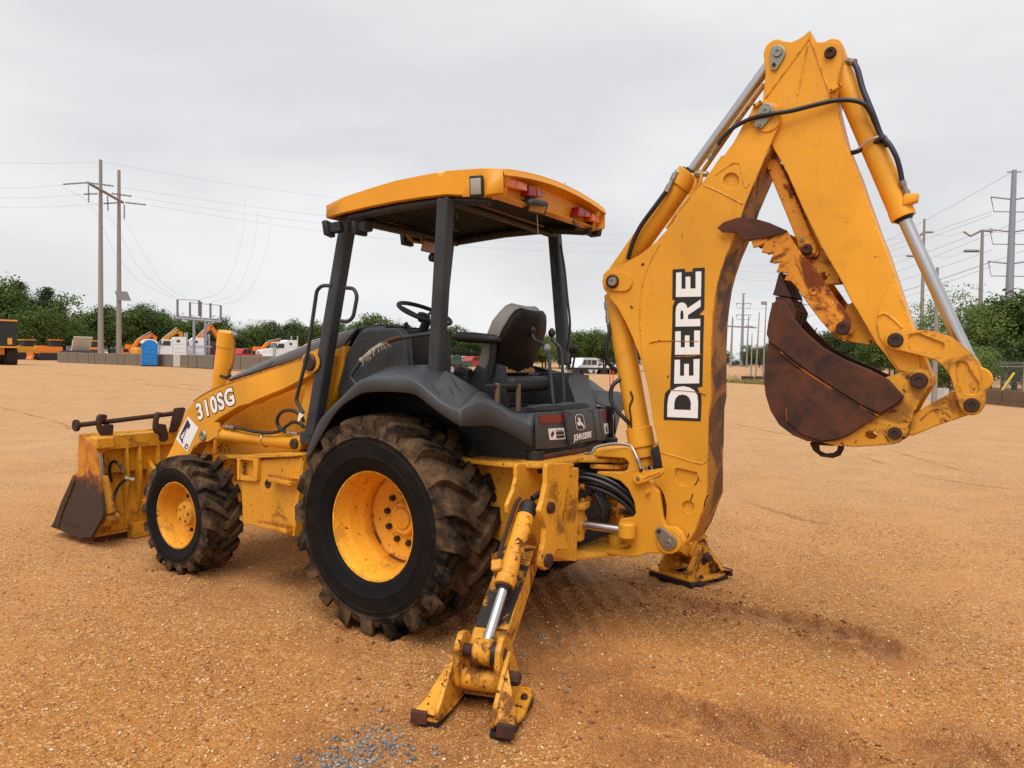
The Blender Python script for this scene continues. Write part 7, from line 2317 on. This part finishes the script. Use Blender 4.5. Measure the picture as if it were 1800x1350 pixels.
def jumper(name, px, d0, d1, label, group):
    k = len(px)
    pts = cat([tuple(PD(x, y, d0 + (d1 - d0) * i / (k - 1))) for i, (x, y) in enumerate(px)], False, 6)
    bm = bmesh.new(); tube_bm(bm, pts, .013, 5)
    return tag(from_bm(name, bm, M['wire'], None), label, 'wire', group)
for px, lab in zip(([(103, 326), (137, 343), (168, 372), (200, 440), (240, 490), (285, 516), (307, 524)], [(140, 343), (175, 365), (205, 400), (240, 465), (280, 505), (310, 523)], [(218, 385), (235, 415), (258, 455), (290, 500), (326, 524)]), ('lowest', 'middle', 'uppermost')):
    jumper('jumper_wire', px, DP, 88, lab + ' of three slack wires curving from the two-pole frame to the switch frame', 'slack wires left of the switch frame')
for px, lab in zip(([(431, 352), (428, 400), (420, 440), (405, 485), (385, 515), (352, 526)], [(454, 364), (450, 410), (440, 455), (425, 495), (405, 520), (372, 531)], [(476, 382), (472, 420), (462, 460), (445, 500), (420, 527), (392, 535)]), ('left', 'middle', 'right')):
    jumper('jumper_wire', px, 108, 88, lab + ' of three slack wires dropping from overhead lines onto the switch frame', 'slack wires right of the switch frame')
def switch_frame():
    D = 88
    v = PD(350, 640, D)
    t = empty('switch_frame', (v.x, v.y, ZB), 0, 'grey steel switch frame with upright insulators behind the white trucks', 'switch frame')
    inv = Vector((v.x, v.y, ZB))
    def loc(o): o.data.transform(Matrix.Translation(-inv)); return o
    def rod(name, a, b, r, mat='pole_steel', n=8):
        bm = bmesh.new(); cyl_bm(bm, PD(*a, D), PD(*b, D), r, n); return loc(from_bm(name, bm, M[mat], t))
    for x in (341, 361): rod('post', (x, 634), (x, 563), .15)
    rod('beam', (309, 559), (389, 566), .12); rod('beam', (313, 556), (388, 562), .09); rod('beam', (333, 609), (372, 610), .09)
    for x, y0 in ((312, 527), (334, 531), (350, 528), (353, 530), (370, 533), (388, 537)):
        p, q = PD(x, y0, D), PD(x, y0 + 28, D); L = (q - p).length
        prof = [(0, .05)]
        for i in range(9): prof += [(L * (i + .2) / 9.5, .15), (L * (i + .7) / 9.5, .08)]
        loc(lathe('insulator', p, q, prof + [(L, .08)], M['insul'], t, 8))
    rod('switch_blade', (310, 526), (351, 528), .04); rod('switch_blade', (336, 532), (390, 537), .04)
switch_frame()

def monopole(px, py_top, py_base, dist, arms, label, w=.6, mat='pole_steel', group=None, lean=None, z0=None):
    a = PD(lean if lean else px, py_base, dist)
    b = PD(px, py_top, dist)
    z0 = 0 if z0 is None else z0
    t = empty('transmission_pole', (a.x, a.y, z0), 0, label, 'power pole', group)
    inv = Vector((a.x, a.y, z0))
    Hh = b.z - z0
    o = lathe('pole', (0, 0, 0), (b.x - a.x, b.y - a.y, Hh), [(0, w), (Hh, w * .45)], M[mat], t, 12)
    for arm in arms:
        pts = [PD(x, y, dist) - inv for x, y in arm['p']]
        bm = bmesh.new(); tube_bm(bm, pts, arm.get('r', .12), 6)
        from_bm(arm.get('n', 'crossarm'), bm, M[arm.get('m', mat)], t)
    return t
# big steel pole at the right edge, with three tiers of arms and bracing lines
A = []
for (y0, xs0) in ((346, (1742, 1781, 1830)), (403, (1740, 1779, 1830)), (459, (1737, 1776, 1830))):
    A.append({'p': [(xs0[0], y0), (xs0[1] - 4, y0 + 4), (xs0[1], y0 + 5), (xs0[2], y0 - 4)], 'r': .10})
    A.append({'p': [(xs0[0], y0), (xs0[0] + 5, y0 + 26), (xs0[2], y0 + 27)], 'r': .055, 'n': 'insulator', 'm': 'insul'})
A.append({'p': [(1770, 302), (1795, 302)], 'r': .08})
monopole(1783, 299, 656, 92, A, 'tall grey steel transmission pole with three tiers of arms at the right edge', .50, lean=1768.5)
A = [{'p': [(1694, 407), (1706, 415), (1726, 405), (1745, 407)], 'r': .10}, {'p': [(1694, 441), (1722, 441)], 'r': .14, 'n': 'insulator', 'm': 'insul'}]
monopole(1727, 404, 640, 74, A, 'wooden power pole with short top arm, just left of the tall steel pole', .24, 'pole_wood', lean=1721)
A = [{'p': [(1614, 416), (1624, 408), (1640, 408)], 'r': .12}, {'p': [(1593, 449.5), (1606, 450)], 'r': .13, 'n': 'insulator', 'm': 'insul'}]
monopole(1625, 385, 650, 90, A, 'slim wooden power pole seen behind the chromed bucket rod', .25, 'pole_wood', lean=1618)
monopole(1648, 470, 706, 36, [], 'grey timber post behind the curved bucket link', .12, 'pole_wood', lean=1642)
# far towers in the gap between arm and bucket
A = [{'p': [(1304, 516), (1311, 516)], 'r': .2}]
for y in (532, 552): A += [{'p': [(1294, y + 1), (1306, y + 2), (1320, y + 1)], 'r': .2}, {'p': [(1294, y + 1), (1296, y + 10), (1318, y + 10), (1320, y + 1)], 'r': .1, 'n': 'insulator', 'm': 'insul'}]
monopole(1307, 516, 650, 300, A, 'distant steel pole with two tiers of arms, seen between boom and bucket', .75, lean=1303)
A = [{'p': [(1273, 573), (1330, 576)], 'r': .25}]
monopole(1288, 557, 648, 230, A, 'distant dark pole with one long crossarm right beside the boom', .42, 'pole_wood', lean=1284)
monopole(1316, 556, 646, 240, [{'p': [(1310, 573), (1324, 574)], 'r': .2}], 'distant thin dark pole right of the tiered steel pole', .32, 'pole_wood', lean=1312)
monopole(1335, 549, 668, 90, [], 'slim brown pole leaning slightly, left of the floodlight pole', .11, 'pole_wood', lean=1328)
monopole(1322, 586, 664, 95, [], 'short bare brown post left of the slim leaning pole', .11, 'pole_wood', lean=1320)
fl = monopole(1347, 530, 668, 84, [], 'floodlight pole with a single lamp box beside the bucket', .10, 'pole_wood', lean=1341)
v = PD(1343, 533, 84) - fl.location; lp('lamp_box', fl, 'pole_wood', [('b', v, (.5, .5, .3))]); lp('lamp_glass', fl, 'lens_clear', [('b', v + Vector((0, 0, .12)), (.52, .52, .12))])
monopole(1409, 505, 640, 210, [{'p': [(1397, 533), (1422, 536)], 'r': .15}, {'p': [(1397, 553), (1422, 557)], 'r': .15}], 'distant lattice-like pole above the bucket teeth, behind the thumb', .4, lean=1408)
gw = []
for y0, y1 in ((372, 455), (378, 470), (400, 500), (440, 520), (460, 540), (468, 560)):
    gw.append((FAR(1743, y0, 92), FAR(1300, y1 + 20, 300), 3))
wires('power_line', gw, 'fan of lines running from the tall right-hand pole to the distant pole', r=.02)
wires('power_line', [(FAR(1780, 302, 92), FAR(1310, 516, 300), 3), (FAR(1795, 302, 92), FAR(1860, 270, 80), .2), (FAR(1830, 372, 92), FAR(1318, 542, 300), 3), (FAR(1830, 430, 92), FAR(1318, 560, 300), 3)], 'topmost lines leaving the tall right-hand pole towards the distant pole', r=.02)
wires('power_line', [(FAR(1694, 441, 74), FAR(1640, 449, 90), .4), (FAR(1694, 407, 74), FAR(1640, 408, 90), .4), (FAR(1745, 407, 74), FAR(1860, 404, 60), .2), (FAR(1593, 449, 90), FAR(1100, 460, 150), 1), (FAR(1614, 416, 90), FAR(1100, 440, 150), 1)], 'lines strung between the two wooden poles on the right', r=.011)

# ---- fence, barriers, verge on the right
def right_edge():
    # dry grass strip and its mown tufts
    v0, v1, v2, v3 = PZ(1240, 672, 0), PZ(1345, 677, 0), PZ(1345, 649, 0), PZ(1240, 648, 0)
    me = bpy.data.meshes.new('grass_verge')
    me.from_pydata([up(v, .006) for v in (v0, v1, v2, v3)], [], [(0, 1, 2, 3)])
    gm, t, b = new_mat('dry verge'); vv = obj_vec(t)
    c = mixc(t, noise(t, .25, 5, .6, vv).outputs['Fac'], (.22, .19, .06), (.50, .40, .20))
    t.links.new(c, b.inputs['Base Color']); b.inputs['Roughness'].default_value = .95
    tag(link('grass_verge', me, gm), kind='structure')
    r_ = np.random.default_rng(5)
    vs_, fs = [], []
    for i in range(2600):
        a, bq = r_.random(), r_.random() ** 2
        p = v0.lerp(v1, a).lerp(v3.lerp(v2, a), bq * .5)
        h = r_.uniform(.10, .35); an = r_.random() * 3.14; d = Vector((math.cos(an), math.sin(an), 0)) * .09
        k = len(vs_)
        vs_ += [p - d, p + d, p + d * .3 + Vector((0, 0, h))]
        fs.append((k, k + 1, k + 2))
    tag(from_py('grass', vs_, fs, M['grass'], None, 0, False), kind='stuff')
    # concrete barriers
    def barrier(x0, y0, x1, y1, h, mat, label, n=1):
        a, b = PZ(x0, y0, 0), PZ(x1, y1, 0)
        d = b - a; L = d.length
        t = empty('concrete_barrier', (a.x, a.y, 0), math.atan2(d.y, d.x), label, 'barrier')
        for i in range(n):
            lp('segment', t, mat, [('p', [(L * i / n + .03, 0), (L * (i + 1) / n - .03, 0), (L * (i + 1) / n - .03, h), (L * i / n + .03, h)], -.18, .18)])
            lp('footing', t, mat, [('p', [(L * i / n + .03, 0), (L * (i + 1) / n - .03, 0), (L * (i + 1) / n - .03, .18), (L * i / n + .03, .18)], -.3, .3)])
    barrier(1600, 700, 1664, 704, .62, 'concrete_lite', 'pale concrete barrier behind the curved bucket link', 1)
    barrier(1728, 709, 1860, 722, .70, 'concrete_brown', 'stained brown concrete barrier at the right edge below the fence', 3)
    barrier(1590, 690, 1604, 691, .5, 'concrete_brown', 'short stained barrier piece behind the bucket ears', 1)
    k0 = PZ(1300, 668, 0)
    for px, w_ in ((1314, 1.2), (1334, .8)):
        v = PZ(px, 669, 0); t = empty('stacked_timber', (v.x, v.y, 0), .4, 'dark block of stacked timber at the foot of the ' + ('short brown post' if px < 1320 else 'floodlight pole'), 'timber stack')
        for j in range(2): lp('timber', t, 'tyre_far', [('b', (0, 0, .12 + .22 * j), (w_, .5, .2))])
    # chain link fence
    a, b = PZ(1560, 672, 0), PZ(1900, 706, 0)
    a = PZ(1600, 692, 0) + Vector((0, -3, 0)); b = PZ(1880, 706, 0) + Vector((0, -4, 0))
    d = b - a; L = d.length
    t = empty('chain_link_fence', (a.x, a.y, 0), math.atan2(d.y, d.x), 'galvanised chain link fence before the bright trees on the right', 'fence')
    n = max(4, int(L / 2.6))
    for i in range(n + 1):
        lp('fence_post', t, 'fence', [('c', (L * i / n, 0, 0), (L * i / n, 0, 1.85), .035, 8), ('c', (L * i / n, 0, 1.85), (L * i / n, -.22, 2.1), .02, 6)])
    lp('top_rail', t, 'fence', [('c', (0, 0, 1.82), (L, 0, 1.82), .025, 6)])
    for k in range(3): lp('barbed_wire', t, 'fence', [('c', (0, -.07 - .07 * k, 1.92 + .08 * k), (L, -.07 - .07 * k, 1.92 + .08 * k), .008, 4)])
    bm = bmesh.new()
    s = .16
    for i in range(int(L / s) + 12):
        for sg in (1, -1):
            x0 = i * s - (1.8 if sg > 0 else 0)
            p, q = (x0, .05), (x0 + 1.75, 1.8)
            if sg < 0: p, q = (x0, 1.8), (x0 + 1.75, .05)
            x_a, x_b = max(p[0], 0), min(q[0], L)
            if x_b - x_a < .05: continue
            f = lambda x: p[1] + (q[1] - p[1]) * (x - p[0]) / (q[0] - p[0])
            tube_bm(bm, [(x_a, 0, f(x_a)), (x_b, 0, f(x_b))], .005, 3)
    tag(from_bm('wire_mesh', bm, M['fence'], t, 0), kind='stuff')
    # guy wire with a yellow guard
    p, q = PD(1757, 692, 42), PD(1783, 655, 42)
    g = tag(cyl('guy_wire_guard', p, q, .05, M['guy'], None, 8), 'slanting yellow guy wire guard in front of the fence', 'guy guard')
right_edge()
# rut lines across the yard on the far left
def ruts():
    gm, t, b = new_mat('darker packed rut'); vv = obj_vec(t)
    c = mixc(t, noise(t, 2, 5, .6, vv).outputs['Fac'], (.22, .10, .035), (.40, .20, .08))
    t.links.new(c, b.inputs['Base Color']); b.inputs['Roughness'].default_value = .9
    a = math_(t, 'MULTIPLY', ramp(t, noise(t, .8, 5, .7, vv).outputs['Fac'], .42, .62).outputs[0], .45)
    t.links.new(a, b.inputs['Alpha'])
    for px, w_ in (([(40, 657), (130, 662), (260, 676), (350, 686), (420, 693)], .22), ([(100, 658), (240, 668), (380, 682)], .2), ([(165, 650), (200, 651), (232, 652)], .5), ([(0, 716), (100, 742), (130, 760)], .12),
                   ([(1290, 745), (1360, 760), (1420, 770)], .10), ([(1480, 790), (1600, 830), (1700, 850), (1800, 862)], .10), ([(1560, 790), (1700, 830), (1800, 842)], .08), ([(1300, 880), (1420, 915), (1560, 935)], .12)):
        P = []
        for a_, b_ in px:
            v = PZ(a_, b_, 0)
            for _ in range(4): v = PZ(a_, b_, gz(v.x))
            P.append(v)
        P = [Vector(p) for p in cat([tuple(p) for p in P], False, 8)]
        vs_, fs = [], []
        for i, p in enumerate(P):
            d = (P[min(i + 1, len(P) - 1)] - P[max(i - 1, 0)]); d.z = 0; d.normalize()
            n_ = Vector((-d.y, d.x, 0)) * w_ / 2
            zz = gz(p.x) + (.007 if p.x > 6 or abs(p.y) > 5 else .018)
            vs_ += [Vector((p.x, p.y, zz)) - n_, Vector((p.x, p.y, zz)) + n_]
            if i: fs.append((2 * i - 2, 2 * i - 1, 2 * i + 1, 2 * i))
        tag(from_py('wheel_rut', vs_, fs, gm, None, 0), kind='structure')
ruts()

# ---- trees
def tree_meshes(name, seed, H, Wd, nclump, leaf, kind='round', npl=46, low=.16):
    r_ = np.random.default_rng(seed)
    # clump centres in an uneven crown
    C_, S_ = [], []
    lobes = [(r_.normal(0, Wd * .23), r_.normal(0, Wd * .23), H * r_.uniform(.35, .82), Wd * r_.uniform(.22, .34)) for _ in range(7)]
    lobes.append((0, 0, H * .80, Wd * .30)); lobes.append((0, 0, H * .5, Wd * .38))
    for i in range(nclump):
        lx, ly, lz, lr = lobes[r_.integers(len(lobes))]
        d = r_.normal(0, 1, 3); d /= np.linalg.norm(d); rad = lr * r_.uniform(.45, 1.08)
        if kind == 'pine':
            z = H * (low + (1 - low) * r_.random() ** .9); rr_ = Wd * .5 * (1 - (z / H - low) / (1 - low)) ** .75 * r_.uniform(.3, 1.05) + .2
            an = r_.random() * 6.28; c = np.array([rr_ * math.cos(an), rr_ * math.sin(an), z])
        else:
            c = np.array([lx, ly, lz]) + d * rad * np.array([1, 1, .8])
            c[2] = max(c[2], H * low * r_.uniform(.7, 1.5)); c[2] = min(c[2], H)
        C_.append(c); S_.append(Wd * r_.uniform(.045, .085))
    C_ = np.array(C_); S_ = np.array(S_)
    n = nclump * npl
    cen = np.repeat(C_, npl, 0) + r_.normal(0, 1, (n, 3)) * np.repeat(S_, npl)[:, None] * np.array([1, 1, .75])
    keep = cen[:, 2] < H * 1.03
    cen = cen[keep]; n = len(cen)
    tone = np.repeat(np.clip(.5 + r_.normal(0, .28, nclump), 0, 1), npl)[keep]
    own = np.repeat(C_, npl, 0)[keep]
    nn = (cen - own); nn /= np.linalg.norm(nn, axis=1)[:, None] + 1e-6
    nn = nn * .8 + np.array([0, 0, .55]) + r_.normal(0, .45, (n, 3)); nn /= np.linalg.norm(nn, axis=1)[:, None]
    a = np.cross(nn, r_.normal(0, 1, (n, 3))); a /= np.linalg.norm(a, axis=1)[:, None]
    b = np.cross(nn, a)
    s = leaf * r_.uniform(.6, 1.35, (n, 1))
    V = np.stack([cen - a * s * .5, cen + b * s * .32, cen + a * s * .5, cen - b * s * .32], 1)
    F = np.arange(n * 4).reshape(n, 4)
    me = bpy.data.meshes.new(name)
    me.vertices.add(n * 4); me.vertices.foreach_set('co', V.ravel())
    me.loops.add(n * 4); me.loops.foreach_set('vertex_index', F.ravel().astype(np.int32))
    me.polygons.add(n)
    me.polygons.foreach_set('loop_start', (np.arange(n) * 4).astype(np.int32))
    me.polygons.foreach_set('loop_total', np.full(n, 4, np.int32))
    me.update(calc_edges=True)
    ta = me.attributes.new('tone', 'FLOAT', 'FACE'); ta.data.foreach_set('value', tone.astype(np.float32))
    # trunk with limbs
    bm = bmesh.new()
    tube_bm(bm, [(0, 0, -.3), (.05, .03, H * .25), (-.05, .04, H * .55), (0, 0, H * .85)], [H * .022, H * .017, H * .011, H * .003], 8)
    for i in range(7):
        c = C_[r_.integers(len(C_))]; z0 = H * r_.uniform(.22, .6)
        tube_bm(bm, [(0, 0, z0), tuple(np.array([c[0] * .5, c[1] * .5, (z0 + c[2]) / 2 + .2])), tuple(c)], [H * .009, H * .006, H * .002], 5)
    bmesh.ops.recalc_face_normals(bm, faces=bm.faces)
    tr = bpy.data.meshes.new(name + '_trunk'); bm.to_mesh(tr); bm.free()
    return me, tr
KINDS = {}
for nm, seed, H, Wd, ncl, leaf, kd, mat, low in (('oak', 1, 11, 10, 150, .40, 'round', 'leaf', .08), ('oak', 2, 11, 9, 140, .42, 'round', 'leaf', .10), ('maple', 3, 11, 8.5, 120, .40, 'round', 'leaf', .08), ('pine', 4, 12, 6.5, 120, .36, 'pine', 'leaf_dark', .15),
                           ('sweetgum', 5, 10, 8.5, 85, .20, 'round', 'leaf_light', .10), ('oak', 6, 11, 9.5, 260, .24, 'round', 'leaf_dark', .06), ('shrub', 7, 4, 5, 130, .11, 'round', 'leaf_light', .02), ('shrub', 8, 4.2, 6, 130, .14, 'round', 'leaf_dark', .02)):
    me, tr = tree_meshes('crown_mesh', seed, H, Wd, ncl, leaf, kd, 46 if leaf > .3 else 80, low)
    me.materials.append(M[mat]); tr.materials.append(M['bark'])
    KINDS[len(KINDS)] = (nm, me, tr, H, Wd)
NT = [0]
def tree(kind, px, py_top, dist, label, group=None, wide=1.0, z0=None):
    nm, me, tr, H, Wd = KINDS[kind]
    if px < 620: dist *= 1.45
    v = PD(px, py_top, dist)
    z0 = (ZB if px < 620 else gz(v.x)) if z0 is None else z0
    s = max(.3, (v.z - z0) / H)
    NT[0] += 1
    if group:
        ORD[group] = ORD.get(group, 0) + 1
        label = label.replace('#', ordinal(ORD[group]))
    nm_ = {'oak': 'oak_tree', 'maple': 'maple_tree', 'pine': 'pine_tree', 'sweetgum': 'sweetgum_tree', 'shrub': 'bush'}[nm]
    t = empty(nm_, (v.x, v.y, z0), random.random() * 6.28, label, 'bush' if nm == 'shrub' else 'tree', group)
    t.scale = (s * wide, s * wide, s)
    c = bpy.data.objects.new('crown', me); COL.objects.link(c); c.parent = t
    k = bpy.data.objects.new('trunk', tr); COL.objects.link(k); k.parent = t
    return t
G1 = 'trees along the far left edge of the yard'
L1 = '# broad-leaved tree from the left in the treeline behind the parked machines'
spec = [(0, 8, 486, 104), (3, 34, 498, 112), (5, 52, 512, 110), (3, 82, 508, 116), (0, 66, 540, 100), (3, 107, 536, 124), (1, 120, 560, 120), (2, 140, 556, 126), (0, 166, 540, 128), (1, 192, 537, 126), (2, 216, 548, 122), (0, 240, 536, 120), (5, 258, 532, 122), (1, 278, 546, 122),
        (2, 300, 542, 124), (0, 322, 556, 122), (1, 346, 560, 122), (4, 372, 556, 126), (0, 392, 556, 122), (2, 412, 570, 118), (4, 436, 562, 126), (0, 452, 570, 118), (1, 478, 564, 122), (5, 496, 570, 120), (0, 520, 560, 120), (2, 546, 566, 118), (0, 566, 562, 120), (1, 592, 566, 118), (4, 612, 562, 124)]
for k, px, py, d in spec: tree(k, px, py, d, L1 if KINDS[k][0] != 'pine' else '# dark pine from the left in the treeline behind the parked machines', G1 if KINDS[k][0] != 'pine' else 'pines in the left treeline')
# a lower front row hides the feet of the wood
for i in range(26):
    tree((7, 1, 6, 5)[i % 4], 4 + i * 24 + random.uniform(-8, 8), 590 + random.uniform(-14, 10), 116 + random.uniform(0, 16), '# low bush from the left along the foot of the left treeline', 'low growth along the treeline', 1.5)
for k, px, py, d in ((0, 636, 560, 110), (1, 660, 552, 108), (0, 690, 560, 110), (2, 720, 572, 115), (0, 760, 575, 120), (1, 800, 572, 120), (2, 826, 580, 118), (0, 852, 588, 122), (1, 880, 590, 120), (0, 910, 588, 122), (0, 960, 584, 110), (4, 985, 586, 104), (1, 1008, 580, 106), (5, 1030, 584, 110), (0, 1046, 576, 104), (2, 1066, 576, 104), (1, 1092, 584, 106), (0, 1115, 590, 104)):
    tree(k, px, py, d, '# tree from the left in the wood seen behind the operator station', 'trees behind the operator station', 1.15)
for i in range(14):
    tree((1, 5, 7, 0)[i % 4], 630 + i * 36, 606 + random.uniform(-8, 6), 112 + random.uniform(0, 12), '# low bush from the left below the wood behind the operator station', 'low growth behind the machine', 1.6)
for k, px, py, d in ((0, 1252, 612, 420), (1, 1275, 616, 430), (0, 1322, 612, 300), (5, 1336, 606, 260), (0, 1362, 596, 240), (1, 1390, 586, 190), (0, 1415, 578, 170), (2, 1438, 580, 165), (0, 1462, 576, 150), (1, 1490, 584, 150), (5, 1515, 590, 140), (0, 1540, 588, 130), (1, 1566, 592, 130)):
    tree(k, px, py, d, '# tree from the left in the far wood behind the bucket', 'trees behind the bucket', 1.25, 0)
for i in range(14):
    tree((5, 1, 7)[i % 3], 1236 + i * 26, (632 if i < 5 else 616) + random.uniform(-4, 4), (330 if i < 5 else 150) + 3 * i, '# low bush from the left below the far wood behind the bucket', 'low growth behind the bucket', 1.7, 0)
for k, px, py, d, lab in ((4, 1690, 503, 66, 'tall airy light green tree right of the chromed bucket rod'), (5, 1745, 532, 74, 'dark green tree between the wooden pole and the tall steel pole'), (0, 1790, 506, 70, 'dark tree at the right edge behind the tall steel pole'), (5, 1830, 512, 72, 'dark tree cut off by the right edge'), (4, 1655, 548, 64, 'pale green sapling directly behind the chromed rod'), (6, 1690, 600, 56, 'light green bush in front of the fence trees'), (6, 1668, 622, 54, 'light green bush behind the curved bucket link'), (6, 1722, 612, 55, 'light green bush left of the tall steel pole base'),
                          (5, 1765, 580, 68, 'dark undergrowth tree beside the tall steel pole'), (7, 1790, 612, 58, 'dark bush at the right edge behind the fence'), (7, 1640, 628, 60, 'dark green bush behind the bucket ears')):
    tree(k, px, py, d, lab, None, .95 if k == 4 else 1.2, 0)
